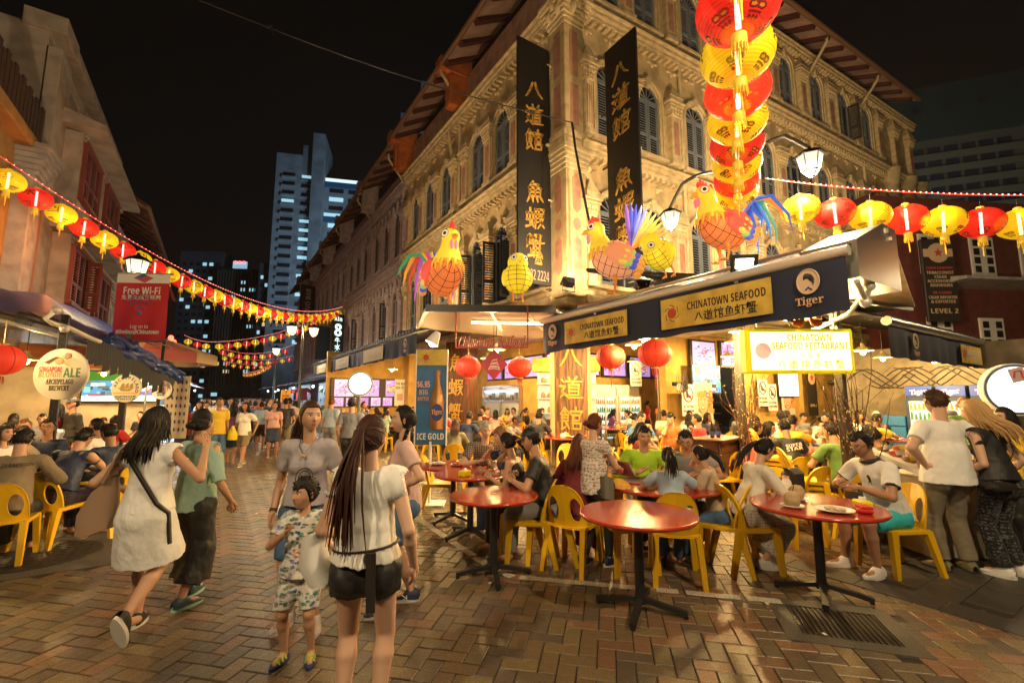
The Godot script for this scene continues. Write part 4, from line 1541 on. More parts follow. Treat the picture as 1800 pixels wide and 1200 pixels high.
func wall_box(t: Node3D,x0: float,x1: float,y0: float,y1: float,d: float,m: Material,z:=0.0,called:="wall") -> MeshInstance3D:
	var mb:=MB.new()
	mb.box(V((x0+x1)/2,(y0+y1)/2,z-d/2),V(x1-x0,y1-y0,d))
	return part(t,called,mb,m)
func downpipe(t: Node3D,x: float,y0: float,y1: float,z: float,out: float) -> void:
	var mb:=MB.new()
	mb.tube([V(x,y1,z+out),V(x,y1-0.25,z+out),V(x,y1-1.3,z+0.12),V(x,y1-1.6,z+0.1),V(x,y0,z+0.1)],[0.065],8)
	for k in 4: mb.cyl(V(x,y0+0.6+k*(y1-y0-2.5)/4.0,z+0.1),V(x,y0+0.7+k*(y1-y0-2.5)/4.0,z+0.1),0.085,0.085,8)
	part(t,"downpipe",mb,mats["cream_trim"])
func storey(t: Node3D,xs: Array,piers: Array,y: float,h: float,sm: Material,trim: Material,body: Material,inset: Material,opens:={}) -> void:
	for k in xs.size(): window_unit(t,xs[k],y,0.95,h,0.0,sm,trim,opens.get(k,0))
	for x in piers: pier(t,x[0],y-0.1,h-0.15,x[1],0.0,body,inset)
func buildings() -> void:
	var cr: Material=mats["cream"]
	var tr: Material=mats["cream_trim"]
	var pk: Material=mats["pink_inset"]
	var t:=thing("shophouse","cream corner shophouse with arched windows, pilasters and two black hanging signs","building",V(7.83,0,-9.23))
	var lf:=Transform3D(Basis(Vector3.UP,-PI/2),Vector3.ZERO)
	var rf:=Transform3D(Basis(Vector3.UP,-0.0576),Vector3.ZERO)
	build_front(t,lf,-12.8,-0.35,13.4,[-1.6,-3.3,-5.05,-7.85,-9.65,-11.3],[[-0.75,0.3],[-2.45,0.46],[-4.17,0.46],[-6.0,0.42],[-7.0,0.42],[-8.75,0.46],[-10.5,0.46],[-12.3,0.42]],false)
	build_front(t,rf,0.35,24.0,16.9,[1.55,3.2,5.45,7.15,9.6,11.4,13.8,16.2,18.4],[[0.7,0.3],[2.4,0.46],[4.35,0.42],[6.3,0.46],[8.4,0.42],[10.5,0.46],[12.6,0.42],[14.9,0.46],[17.3,0.42],[19.6,0.42],[21.4,0.42],[23.2,0.42]],true)
	var mb:=MB.new()
	mb.box(V(0.18,6.6,-0.18),V(0.72,4.3,0.72),0.02)
	mb.box(V(0.18,11.1,-0.18),V(0.68,4.2,0.68),0.02)
	var o:=part(t,"corner_pilaster",mb,cr)
	mb=mbn()
	for y in [4.25,4.5,8.75,9.0]: mb.box(V(0.18,y,-0.18),V(0.92+0.1*fposmod(y,0.5),0.22,0.92),0.03)
	for k in 5: mb.box(V(0.18,8.05+0.13*k,-0.18),V(0.76+0.06*k,0.135,0.76+0.06*k),0.02)
	for k in 7: mb.box(V(0.18,12.5+0.13*k,-0.18),V(0.72+0.08*k,0.135,0.72+0.08*k),0.02)
	for k in 14:
		var an:=TAU*k/14.0
		mb.ball(V(0.18+cos(an)*0.48,12.9+0.25*(k % 2),-0.18+sin(an)*0.48),V(0.13,0.2,0.13),8,6)
	part(o,"capital",mb,tr).set_meta("kind","stuff")
	for f in 2:
		mb=mbn()
		mb.xf=Transform3D(Basis(),V(0.18,0,0.18)) if f==0 else Transform3D(Basis(Vector3.UP,-PI/2),V(-0.18,0,-0.18))
		var pen:=func(y0: float,y1: float,w: float) -> PackedVector2Array: return PackedVector2Array([W(-w,y0+w),W(0,y0),W(w,y0+w),W(w,y1-w),W(0,y1),W(-w,y1-w)])
		mb.prism(pen.call(5.0,6.1,0.14),0.001,0.012)
		mb.prism(pen.call(6.75,7.9,0.14),0.001,0.012)
		var disc:=PackedVector2Array()
		for k in 18: disc.append(W(cos(TAU*k/18.0)*0.14,6.43+sin(TAU*k/18.0)*0.17))
		mb.prism(disc,0.001,0.012)
		part(o,"inset_panel",mb,pk)
		mb=mbn()
		mb.xf=Transform3D(Basis(),V(0.18,0,0.18)) if f==0 else Transform3D(Basis(Vector3.UP,-PI/2),V(-0.18,0,-0.18))
		mb.prism(PackedVector2Array([W(-0.15,9.35),W(0.15,9.35),W(0.15,10.6),W(-0.15,10.6)]),-0.02,-0.008)
		mb.prism(PackedVector2Array([W(-0.15,10.85),W(0.15,10.85),W(0.15,12.25),W(-0.15,12.25)]),-0.02,-0.008)
		part(o,"inset_panel",mb,pk)
	var y0:=-22.1
	var names:=["mauve shophouse with carved garlands next to the cream corner house","second mauve shophouse from the corner, above the shirt stall","mauve shophouse with the white 8 sign hanging from its front","dim mauve shophouse beyond the 8 sign","fifth mauve shophouse down the left street","last dim shophouse of the mauve row before the tower"]
	for k in 6:
		var L:=6.2
		var s:=thing("shophouse",names[k],"building",V(7.83+0.0,0,y0-k*L),-PI/2,"row of mauve shophouses")
		var dim:=0.55 if k>3 else 1.0
		wall_box(s,-L,0,3.6,14.0,5.0,mats["mauve"])
		wall_box(s,-L,0,0,3.5,4.0,mats["mauve"],-2.0)
		for r in 2:
			var y:=4.85 if r==0 else 9.15
			storey(s,[-1.25,-3.1,-4.95],[[-0.25,0.36],[-2.17,0.36],[-4.02,0.36],[-5.95,0.36]],y,2.6,M("shutter_mauve",[0.15,0.12,0.13],0.6),mats["mauve_trim"],mats["mauve_trim"],M("mauve_inset",[0.26,0.19,0.2],0.8),{1: 2} if r==0 and k<2 else {})
			cornice(s,-L,0,8.6 if r==0 else 12.9,0,mats["mauve_trim"],0.9)
			var g:=MB.new()
			for q in 9:
				for w in 4: g.ball(V(-0.4-q*0.68,y+2.95-0.16*w+0.12*absf(sin(q*1.7)),0.16),V(0.15-0.02*w,0.14,0.1),7,5)
			part(s,"garland",g,mats["mauve_trim"]).set_meta("kind","stuff")
		eave(s,-L+0.02,-0.02,14.7-0.12*k,0.0,1.0,0.9)
		var pw:=MB.new()
		pw.box(V(0.0,14.6-0.12*k,0.3),V(0.36,2.2,1.0),0.03)
		pw.box(V(0.0,15.2-0.12*k,0.55),V(0.44,0.5,1.2),0.03)
		part(s,"party_wall",pw,mats["mauve_trim"] if k else mats["orange_wall"])
		downpipe(s,-0.45,4.5,14.5,0,0.95)
	left_houses()
	towers()
func build_front(t: Node3D,xf: Transform3D,x0: float,x1: float,top: float,xs: Array,piers: Array,tall: bool) -> void:
	var g:=Node3D.new()
	g.name="right_front" if tall else "left_front"
	var cr: Material=mats["cream"]
	var tr: Material=mats["cream_trim"]
	var before:=t.get_child_count()
	wall_box(t,x0,x1,3.75,top,0.6,cr)
	storey(t,xs,piers,4.85,2.7,mats["shutter_grey"],tr,tr,mats["pink_inset"],{1: 1,2: 1,4: 2} if not tall else {0: 2,5: 2})
	storey(t,xs,piers,9.3,2.4,mats["shutter_grey"],tr,tr,mats["pink_inset"],{5: 2} if tall else {})
	cornice(t,x0,x1,8.75,0,tr)
	cornice(t,x0,x1,13.1,0,tr)
	var mb:=MB.new()
	mb.box(V((x0+x1)/2,4.35,0.1),V(x1-x0,0.24,0.5),0.03)
	mb.box(V((x0+x1)/2,4.12,0.05),V(x1-x0,0.2,0.3),0.03)
	part(t,"ledge",mb,tr)
	if tall:
		storey(t,xs,piers,13.75,2.3,mats["shutter_grey"],tr,tr,mats["pink_inset"],{7: 2})
		cornice(t,x0,x1,16.7,0,tr,0.8)
		eave(t,x0+3.0,x1-2.2,17.0,0.0,1.1,0.8)
		for x in [4.75,8.9,13.1,17.7]: downpipe(t,x,4.5,17.0,0,1.0)
		for x in [20.3,22.2,23.6]:
			mb=mbn()
			mb.tube([V(x,4.6,0.2),V(x,12.4,0.2)],[0.32,0.28],14)
			mb.tube([V(x,12.4,0.2),V(x,12.5,0.2),V(x,13.2,0.2)],[0.3,0.33,0.45],14)
			part(t,"column",mb,tr)
	else:
		eave(t,x0,x1+0.9,15.0,0.0,1.0,0.9)
		mb=mbn()
		mb.box(V((x0+x1)/2,14.1,-0.3),V(x1-x0,1.6,0.5))
		part(t,"attic_wall",mb,mats["soffit"])
		for x in [-6.55,-12.7]:
			mb=mbn()
			mb.box(V(x,14.6,0.2),V(0.5,2.3,1.0),0.03)
			mb.box(V(x,15.1,0.5),V(0.58,0.55,1.3),0.03)
			part(t,"party_wall",mb,mats["orange_wall"])
		downpipe(t,-6.5,4.5,15.0,0.05,0.95)
		downpipe(t,-7.1,4.5,12.8,0.05,0.3)
	g.free()
	var kids:=t.get_children()
	for k in range(before,kids.size()): kids[k].transform=xf*kids[k].transform
func red_window(t: Node3D,x: float,y: float,w: float,h: float,z: float,open:=false) -> void:
	var mb:=MB.new()
	mb.box(V(x,y+h+0.05,z+0.05),V(w+0.3,0.1,0.16),0.015)
	mb.box(V(x,y-0.05,z+0.06),V(w+0.3,0.1,0.2),0.015)
	for s in [-1,1]: mb.box(V(x+s*(w/2+0.06),y+h/2,z+0.04),V(0.12,h,0.12))
	var o:=part(t,"window",mb,mats["shutter_red"])
	mb=mbn()
	mb.box(V(x,y+h/2,z+0.012),V(w,h,0.02))
	part(o,"pane",mb,mats["glass_dark"])
	for s in 3:
		var leaf:=slat_leaf(w/3.0-0.01,h)
		var l:=part(o,"shutter",leaf,mats["shutter_red"] if s!=1 else M("shutter_rust",[0.12,0.03,0.022],0.7),V(x-w/2+s*w/3.0+0.005,y,z+0.05))
		if open and s==2:
			l.transform=Transform3D(Basis(Vector3.UP,1.3),V(x+w/2-0.15,y,z+0.4))
func left_houses() -> void:
	var wp: Material=mats["white_plaster"]
	var X:=-4.5
	var t:=thing("shophouse","tall white plastered house with two projecting bays of dark red shutters","building",V(X,0,-16.6),PI/2)
	wall_box(t,0,9.0,3.0,11.9,6.0,wp)
	wall_box(t,0,9.0,0,3.0,4.0,wp,-2.0)
	var mb:=MB.new()
	mb.box(V(0.55,7.6,0.12),V(1.1,7.6,0.34),0.02)
	part(t,"pilaster",mb,wp)
	mb=mbn()
	mb.box(V(5.0,12.0,0.12),V(7.9,0.3,0.5),0.03)
	mb.box(V(5.0,11.1,0.06),V(7.9,0.14,0.24),0.03)
	mb.box(V(0.55,12.05,-0.1),V(1.3,0.5,0.9),0.02)
	part(t,"parapet",mb,wp)
	for k in 2:
		var y:=7.3 if k==0 else 4.15
		mb=mbn()
		mb.box(V(4.3,y+1.05,0.35),V(6.4,2.5,0.7))
		var bay:=part(t,"bay",mb,wp)
		mb=mbn()
		mb.hexa([V(0.7,y+2.34,1.25),V(8.0,y+2.34,1.25),V(8.0,y+2.34,0),V(0.7,y+2.34,0)],[V(0.7,y+2.5,1.25),V(8.0,y+2.5,1.25),V(8.0,y+2.85,0),V(0.7,y+2.85,0)])
		part(bay,"canopy_slab",mb,wp)
		mb=mbn()
		for q in 2:
			mb.box(V(4.3,y+2.2-q*0.12,0.73+0.02*(1-q)),V(6.4,0.08,0.08))
		part(bay,"moulding",mb,wp)
		red_window(t,2.3,y+0.35,2.0,1.65,0.7,k==1)
		red_window(t,5.6,y+0.35,2.2,1.65,0.7)
		if k==1:
			for q in 4:
				mb=mbn()
				mb.tube([V(1.6+q*1.7,y-0.4,0.5),V(1.6+q*1.7,y-0.3,0.9),V(1.6+q*1.7,y-0.1,0.8)],[0.02],5)
				mb.cyl(V(1.6+q*1.7,y-0.1,0.8),V(1.62+q*1.7,y-0.28,0.92),0.05,0.09,8)
				part(t,"spot_lamp",mb,mats["grey_metal"])
	downpipe(t,8.7,3.2,10.5,0.05,0.3)
	t=thing("shophouse","ochre house at the left edge with a dark timber roof screen and fretted vent","building",V(X,0,-9.0),PI/2)
	wall_box(t,0,7.5,3.2,8.0,5.0,mats["ochre"])
	wall_box(t,0,7.5,0,3.2,4.0,mats["ochre"],-2.0)
	mb=mbn()
	mb.box(V(3.75,8.0,0.1),V(7.5,0.3,0.5),0.03)
	part(t,"cornice",mb,mats["ochre"])
	for k in 30:
		mb=mbn()
		mb.beam(V(0.3+k*0.245,7.9,0.12),V(0.3+k*0.245,9.3+0.12*(k % 2),0.12),0.2,0.04)
		part(t,"picket",mb,M("dark_timber",[0.05,0.022,0.012],0.75,{"stain": "stain","scale": 0.8}))
	mb=mbn()
	for y in [8.3,9.0]: mb.box(V(3.75,y,0.07),V(7.4,0.09,0.05))
	part(t,"rail",mb,mats["dark_timber"])
	mb=mbn()
	mb.box(V(6.9,5.5,0.16),V(0.75,4.2,0.4),0.02)
	part(t,"pilaster",mb,M("grey_plaster",[0.36,0.33,0.31],0.85,{"stain": "stain","scale": 0.5}))
	mb=mbn()
	for k in 6: mb.box(V(6.9,7.3+k*0.13,0.2),V(0.8+k*0.09,0.13,0.45+k*0.09),0.02)
	part(t,"capital",mb,mats["grey_plaster"])
	mb=mbn()
	mb.tube([V(7.3,7.4,0.3),V(7.3,4.6,0.3),V(7.2,4.2,0.35),V(7.2,3.9,0.45)],[0.09],8)
	part(t,"downpipe",mb,M("rust_pipe",[0.25,0.11,0.06],0.6))
	for q in 2:
		mb=mbn()
		var x:=5.2-q*2.4
		mb.box(V(x,5.6,0.03),V(0.8,1.5,0.04))
		var v:=part(t,"vent",mb,mats["glass_dark"])
		mb=mbn()
		for r in 3:
			for s in 2:
				var pts:=[]
				for k in 13: pts.append(V(x-0.19+s*0.38+cos(TAU*k/12.0)*0.17,5.1+r*0.48+sin(TAU*k/12.0)*0.2,0.06))
				mb.tube(pts,[0.025],6)
		mb.box(V(x,6.4,0.06),V(0.98,0.1,0.12)); mb.box(V(x,4.8,0.06),V(0.98,0.1,0.12))
		part(v,"fretwork",mb,mats["ochre"])
	var nm:=["grey white house with a pitched roof behind the red banner","pale old house with green shutters beside the umbrella stall"]
	for k in 2:
		t=thing("shophouse",nm[k],"building",V(X,0,-25.8-9.0*k),PI/2)
		wall_box(t,0,9.0,3.0,10.2-k,6.0,M("old_plaster%d" % k,[0.4-0.08*k,0.37-0.07*k,0.37-0.07*k],0.85,{"stain": "stain","scale": 0.5}))
		wall_box(t,0,9.0,0,3.0,4.0,mats["grey_plaster"],-2.0)
		eave(t,-0.1,9.1,10.3-k,0.0,1.3,1.0)
		for q in 3:
			window_unit(t,1.6+q*2.9,6.9,1.1,2.2,0.0,M("shutter_green",[0.03,0.075,0.06],0.6) if k else mats["shutter_grey"],mats["grey_plaster"])
			window_unit(t,1.6+q*2.9,3.7,1.1,2.2,0.0,mats["shutter_grey"],mats["grey_plaster"],2 if q==1 else 0)
		cornice(t,0,9.0,6.4,0,mats["grey_plaster"],0.7,false)
	t=thing("shophouse","dark house with a railed balcony and red lamps above the umbrella","building",V(X,0,-44.5),PI/2)
	wall_box(t,0,8.0,0,7.5,5.0,M("dark_red_wall",[0.10,0.05,0.05],0.8))
	mb=mbn()
	mb.box(V(4,4.6,0.7),V(8,0.2,1.6))
	part(t,"balcony",mb,mats["grey_plaster"])
	mb=mbn()
	for k in 30: mb.cyl(V(0.1+k*0.27,4.7,1.45),V(0.1+k*0.27,5.6,1.45),0.025,0.025,5)
	mb.box(V(4,5.65,1.45),V(8,0.07,0.07))
	part(t,"railing",mb,mats["black_metal"])
	for q in 2: bulb(t,V(1.6+q*3.2,6.6,1.2),0.2,[1.0,0.12,0.05],4.0,1.2,"red_lamp")
func towers() -> void:
	for a in [[V(34,16,-96),V(26,62,-150),"unseen floodlight behind the mauve row, lighting the pale tower",650.0],[V(72,12,-60),V(70,85,-150),"unseen floodlight behind the cream house, lighting the second tower",900.0],[V(70,3,-20),V(112,45,-46),"unseen floodlight below the long ochre flats, lighting their front",800.0]]:  # unseen floodlights behind the roofs, placed to light the towers and flats
		var fl:=thing("floodlight",a[2],"floodlight",a[0])
		var fb:=MB.new()
		fb.box(Vector3.ZERO,V(0.6,0.4,0.3),0.03)
		fb.cyl(V(0,-a[0].y,0),V(0,-0.2,0),0.1,0.08)
		part(fl,"housing",fb,mats["grey_metal"])
		var to: Vector3=(a[1]-a[0]).normalized()
		var fm:=MB.new()
		fm.xf=Transform3D(Basis.looking_at(to))
		fm.box(V(0,0,-0.33),V(0.5,0.35,0.02))
		part(fl,"lamp_face",fm,M("unseen_flood_cool",[0.9,0.9,0.9],0.4,{"emit": [0.7,0.85,1.0],"e": 4.0}))
		spot("flood_beam",a[0]+to*0.4,a[1],COOL if a[3]>500 else SOFT,a[3],55.0,0.2)
	var wall:=M("tower_wall",[0.33,0.38,0.42],0.9,{"stain": "stain","scale": 0.05})
	var blue:=M("tower_blue",[0.03,0.16,0.32],0.9)
	var gap:=M("tower_gap",[0.012,0.014,0.018],0.6)
	var lit:=M("tower_lit",[0.6,0.7,0.75],0.6,{"emit": [0.45,0.85,1.0],"e": 0.75})
	var lit2:=M("tower_lit_white",[0.7,0.8,0.85],0.6,{"emit": [0.75,0.92,1.0],"e": 1.1})
	rng.seed=21
	var t:=thing("apartment_tower","tall pale blue apartment tower with dark balconies at the end of the street","building",V(28.5,-6,-150),-0.35)
	var w:=34.0
	wall_box(t,-18,-10.5,0,86,14,wall)
	wall_box(t,-10.5,-7.0,0,90,12,wall,-1.0)
	wall_box(t,-7.0,-3.4,0,93,16,wall,2.0)
	wall_box(t,-3.4,18,0,80,10,wall,-2.0)
	for f in 26:
		var y:=78.0-f*3.0
		if y<22: break
		for s in [[-14.0,3.6,0.02,true],[-8.8,3.2,-0.98,true]]:
			var mb:=MB.new()
			mb.box(V(s[0],y+1.0,s[2]),V(s[1],1.25,0.1))
			var on: bool=rng.randf()<(0.5 if s[0]>-10 else 0.12)
			part(t,"balcony_window",mb,lit if on else gap)
			mb=mbn()
			mb.box(V(s[0],y-0.2,s[2]+0.5),V(s[1]+0.8,1.1,1.0),0.3)
			part(t,"balcony",mb,wall)
		var band:=f % 4==0
		if band:
			var mb:=MB.new()
			mb.box(V(7.0,y-0.4,-1.6),V(20.8,1.7,0.9))
			part(t,"gallery",mb,blue)
			mb=mbn()
			mb.box(V(7.0,y+1.4,-1.95),V(20.8,1.1,0.1))
			part(t,"lit_corridor",mb,lit2 if f % 8==0 else lit)
		else:
			for k in 4:
				var mb:=MB.new()
				mb.box(V(0.2+k*5.0,y+0.8,-1.96),V([4.4,2.6,1.0,3.0][k],1.4,0.1))
				part(t,"flat_window",mb,lit if rng.randf()<0.16 else gap)
	t=thing("apartment_tower","second pale blue tower rising behind the mauve roof line","building",V(58,0,-150),-0.35)
	wall_box(t,-8,-1.0,0,106,14,wall)
	wall_box(t,-1.0,10,0,118,12,wall,2.5)
	for f in 22:
		var mb:=MB.new()
		mb.box(V(-2.6,88.0-f*3.0,0.02),V(1.7,1.6,0.1))
		part(t,"stair_window",mb,lit2 if f<3 else gap)
	var nm:=["dim grey tower with a line of blue lights left of the street","dark office block with a glowing sign on its roof","dark slab tower with scattered lit windows beside the pale tower"]
	var at:=[V(-6.79,1.7,-185.7)*V(1,0,1),V(6.87,1.7,-174.44)*V(1,0,1),V(13.11,1.7,-158.45)*V(1,0,1)]
	var hh:=[52.0,45.0,44.0]
	var ww:=[14.0,20.0,8.5]
	for k in 3:
		t=thing("apartment_tower",nm[k],"building",at[k],-0.5+0.05*k)
		var dark:=M("tower_dark%d" % k,[[0.10,0.11,0.13],[0.025,0.024,0.022],[0.07,0.075,0.085]][k],0.9)
		wall_box(t,-ww[k]/2,ww[k]/2,0,hh[k],14,dark)
		for f in 20:
			for c in 6:
				var mb:=MB.new()
				mb.box(V((c-2.5)*ww[k]/6.4,hh[k]-4.5-f*2.5,0.02),V(ww[k]/11.0,1.1,0.1))
				var on:=rng.randf()<([0.1,0.22,0.14][k] as float)
				if k==0 and c==4 and f % 2==0: on=true
				part(t,"flat_window",mb,(lit if rng.randf()<0.6 or k==0 else M("tower_lit_warm",[0.8,0.6,0.3],0.6,{"emit": [1.0,0.7,0.3],"e": 0.8})) if on else gap)
		if k==1:
			for c in 22:
				var mb:=MB.new()
				mb.box(V(-9.4+c*0.9,25,0.25),V(0.3,39,0.4))
				part(t,"fin",mb,M("fin_grey",[0.12,0.11,0.1],0.8))
			var mb:=MB.new()
			mb.box(V(-3.0,46.6,-0.4),V(4.4,2.4,0.5))
			part(t,"roof_sign",mb,M("roof_sign_lit",[0.6,0.8,0.9],0.5,{"emit": [0.35,0.7,0.9],"e": 0.7}))
			mb=mbn()
			for q in 3: mb.ball(V(-4.3+q*1.3,47.4,0.0),V(0.55,0.55,0.3),8,6)
			part(t,"sign_mark",mb,M("sign_red_lit",[0.9,0.2,0.2],0.5,{"emit": [1.0,0.25,0.3],"e": 1.6}))
	t=thing("apartment_block","long ochre slab block of flats with a dark green top behind the cream house","building",V(112,0,-46.5),-0.93)
	var oc:=M("block_ochre",[0.15,0.105,0.045],0.9)
	wall_box(t,-24,40,0,57,14,oc)
	wall_box(t,-24.5,40,57,69,15,M("block_green",[0.016,0.036,0.02],0.9),0.4)
	for f in 14:
		var y:=54.2-f*3.0
		var mb:=MB.new()
		mb.box(V(8.5,y-1.3,0.3),V(61,1.3,0.7))
		part(t,"balcony_band",mb,M("block_band",[0.19,0.135,0.06],0.9))
		for c in 20:
			mb=mbn()
			mb.box(V(-20+c*2.9,y+0.2,0.03),V(2.3,1.6,0.1))
			part(t,"flat_window",mb,lit if rng.randf()<0.04 else M("tower_lit_warm",[0.8,0.6,0.3],0.6,{"emit": [1.0,0.7,0.3],"e": 0.8}) if rng.randf()<0.02 else gap)
	for c in 10:
		var mb:=MB.new()
		mb.cyl(V(-18+c*5.6,64,0.39),V(-18+c*5.6,64,0.46),0.9,0.9,12)
		part(t,"round_opening",mb,lit if c in [4,6] else gap)
	t=thing("shophouse","dark red house with white paned windows at the right edge","building",V(23.5,0,-7.5),-0.45)
	var red:=M("red_house",[0.13,0.025,0.02],0.8,{"stain": "stain","scale": 0.5})
	wall_box(t,0,16,0,10.6,6,red)
	for k in 4:
		for r in 2:
			var mb:=MB.new()
			var x:=2.9+k*2.6
			var y:=4.3+r*3.7
			mb.box(V(x,y,0.03),V(1.2,1.8,0.1))
			var o:=part(t,"window",mb,mats["white_paint"])
			for q in 8:
				mb=mbn()
				mb.box(V(x-0.33+0.66*(q % 2),y-0.6+0.4*(q/2),0.085),V(0.3,0.3,0.02))
				part(o,"pane",mb,mats["glass_dark"])
	var cp:=MB.new()
	cp.hexa([V(2.5,6.5,1.6),V(9,6.5,1.6),V(9,6.5,0),V(2.5,6.5,0)],[V(2.5,6.62,1.6),V(9,6.62,1.6),V(9,6.9,0),V(2.5,6.9,0)])
	part(t,"canopy",cp,mats["grey_plaster"])
	var s:=thing("shop_sign","tall black shop sign with a star emblem and lines of lettering","sign",V(25.03,6.59,-5.8),-0.6)
	var mb:=MB.new()
	mb.box(Vector3.ZERO,V(1.35,3.5,0.14),0.03)
	part(s,"board",mb,mats["ink"])
	mb=mbn()
	mb.cyl(V(0,1.15,0.07),V(0,1.15,0.09),0.42,0.42,24)
	mb.box(V(0,1.15,0.078),V(1.2,0.34,0.012))
	part(s,"emblem",mb,M("pale_gold",[0.5,0.36,0.22],0.6))
	mb=mbn()
	var star:=PackedVector2Array()
	for k in 10: star.append(W(sin(TAU*k/10.0),cos(TAU*k/10.0))*(0.2 if k % 2==0 else 0.085)+W(0,1.15))
	mb.prism(star,0.09,0.1)
	part(s,"star",mb,M("sign_red",[0.42,0.05,0.03],0.6))
	var ls:=[["CIGAR COMPANY",0.5,0.1,true],["TOBACCONIST",0.3,0.12,false],["CIGAR",0.12,0.12,false],["ACCESSORIES",-0.06,0.12,false],["SOUVENIRS",-0.24,0.12,false],["DE CUBAR",-0.55,0.11,true],["CIGAR IMPORTER",-0.75,0.12,false],["& EXPORTER",-0.93,0.12,false],["LEVEL 2",-1.32,0.19,false]]
	for a in ls: letters(s,a[0],Transform3D(Basis(),V(0,a[1],0.075)),a[2],mats["sign_red"] if a[3] else mats["pale_gold"],true,minf(1.15,0.1*a[0].length()*a[2]/0.12))
func panel(parent: Node,called: String,w: float,h: float,xf: Transform3D,m: Material,d:=0.02,back: Material=null) -> MeshInstance3D:   # a board whose picture faces +z
	var mb:=MB.new()
	mb.uvquad(V(-w/2,-h/2,d/2),V(w/2,-h/2,d/2),V(w/2,h/2,d/2),V(-w/2,h/2,d/2))
	var o:=part(parent,called,mb,m)
	o.transform=xf
	mb=mbn()
	mb.box(V(0,0,-0.001),V(w,h,d-0.002))
	part(o,"backing",mb,back if back else mats["black_metal"])
	return o
func food_tex(seed_: int) -> ImageTexture:
	var key:="food%d" % seed_
	if tex.has(key): return tex[key]
	var r:=RandomNumberGenerator.new()
	r.seed=seed_*31+7
	var im:=Image.create(128,96,false,Image.FORMAT_RGB8)
	im.fill(Color(0.75,0.7,0.85).lerp(Color(0.55,0.35,0.75),r.randf()))
	for k in 90:
		var c:=Color.from_hsv(fposmod(0.82+r.randfn(0,0.12),1.0),r.randf_range(0.2,0.6),r.randf_range(0.4,1.0)) if seed_ % 3 else Color.from_hsv(r.randf_range(0.02,0.14),r.randf_range(0.3,0.8),r.randf_range(0.35,1.0))
		var x:=int(64+r.randfn(0,26)); var y:=int(50+r.randfn(0,17))
		var w:=r.randi_range(4,18); var h:=r.randi_range(3,9)
		for q in h:
			var hw:=int(w*sqrt(1.0-pow(2.0*q/h-1.0,2.0))/2)+1
			im.fill_rect(Rect2i(x-hw,y+q,2*hw,1),c)
	for k in 3: im.fill_rect(Rect2i(8,8+k*5,30-k*6,2),Color(0.98,0.95,0.98))
	return rect_tex(key,im)
func oval(im: Image,x: float,y: float,rx: float,ry: float,c: Color) -> void:
	for q in range(int(-ry),int(ry)+1):
		var w:=rx*sqrt(maxf(0.0,1.0-q*q/(ry*ry)))
		im.fill_rect(Rect2i(int(x-w),int(y+q),int(2*w)+1,1),c)
func face_tex() -> ImageTexture:   # the print of a poster: a smiling woman with fair waved hair and a flower
	if tex.has("face"): return tex["face"]
	var im:=Image.create(128,224,false,Image.FORMAT_RGB8)
	im.fill(Color(0.80,0.74,0.66))
	for k in 46: oval(im,64+40*sin(k*1.9)+14,40+k*1.9,13,10,Color(0.78,0.58,0.3).lerp(Color(0.5,0.3,0.12),0.5+0.5*sin(k*2.7)))
	oval(im,60,135,13,22,Color(0.80,0.55,0.42))
	oval(im,62,86,31,44,Color(0.86,0.62,0.48))
	oval(im,52,50,34,15,Color(0.72,0.5,0.25))
	for s in [-1,1]:
		oval(im,60+s*13,80,6,3,Color(0.96,0.94,0.9)); oval(im,60+s*13,80,3,3,Color(0.15,0.1,0.08)); oval(im,60+s*13,71,8,2,Color(0.4,0.24,0.12))
	oval(im,60,108,13,6,Color(0.75,0.16,0.16)); oval(im,60,107,10,3,Color(0.97,0.95,0.92))
	oval(im,61,95,4,3,Color(0.75,0.5,0.38))
	oval(im,96,52,14,13,Color(0.85,0.3,0.45)); oval(im,96,52,5,5,Color(0.95,0.8,0.4))
	oval(im,62,205,58,52,Color(0.93,0.92,0.9))
	for k in 4: im.fill_rect(Rect2i(30+k,165+k*11,72,2),Color(0.3,0.3,0.35))
	return rect_tex("face",im)
func rooster_logo(parent: Node,at: Vector3,r: float,m: Material) -> void:
	var mb:=MB.new()
	mb.cyl(at,at+V(0,0,0.003),r,r,20)
	part(parent,"emblem",mb,M("sign_red",[0.42,0.05,0.03],0.6))
	mb=mbn()
	for k in 6:
		var pts:=[]
		for q in 6: pts.append(at+V(cos(k*1.05+q*0.16)*r*(1.25+q*0.09),sin(k*1.05+q*0.16)*r*(1.2+q*0.1),0.002))
		mb.tube(pts,[r*0.05],4)
	part(parent,"emblem_lines",mb,m)
func sign_strip(parent: Node,xf: Transform3D,w: float,h: float,ink: Material) -> Node3D:   # yellow cloth sign: the name in Latin and in Chinese letters
	var p:=Node3D.new()
	var o:=panel(parent,"sign_panel",w,h,xf,mats["sign_yellow"],0.014,mats["sign_yellow"])
	letters(o,"CHINATOWN SEAFOOD",Transform3D(Basis(),V(w*0.12,h*0.13,0.008)),h*0.24,ink,true,w*0.68)
	part(o,"chinese_lettering",brush("八道馆鱼虾蟹",h*0.33,W(w*0.092,0),0.1,0.004),ink,V(w*0.12,-h*0.24,0.008))
	rooster_logo(o,V(-w*0.38,0,0.008),h*0.17,ink)
	p.free()
	return o
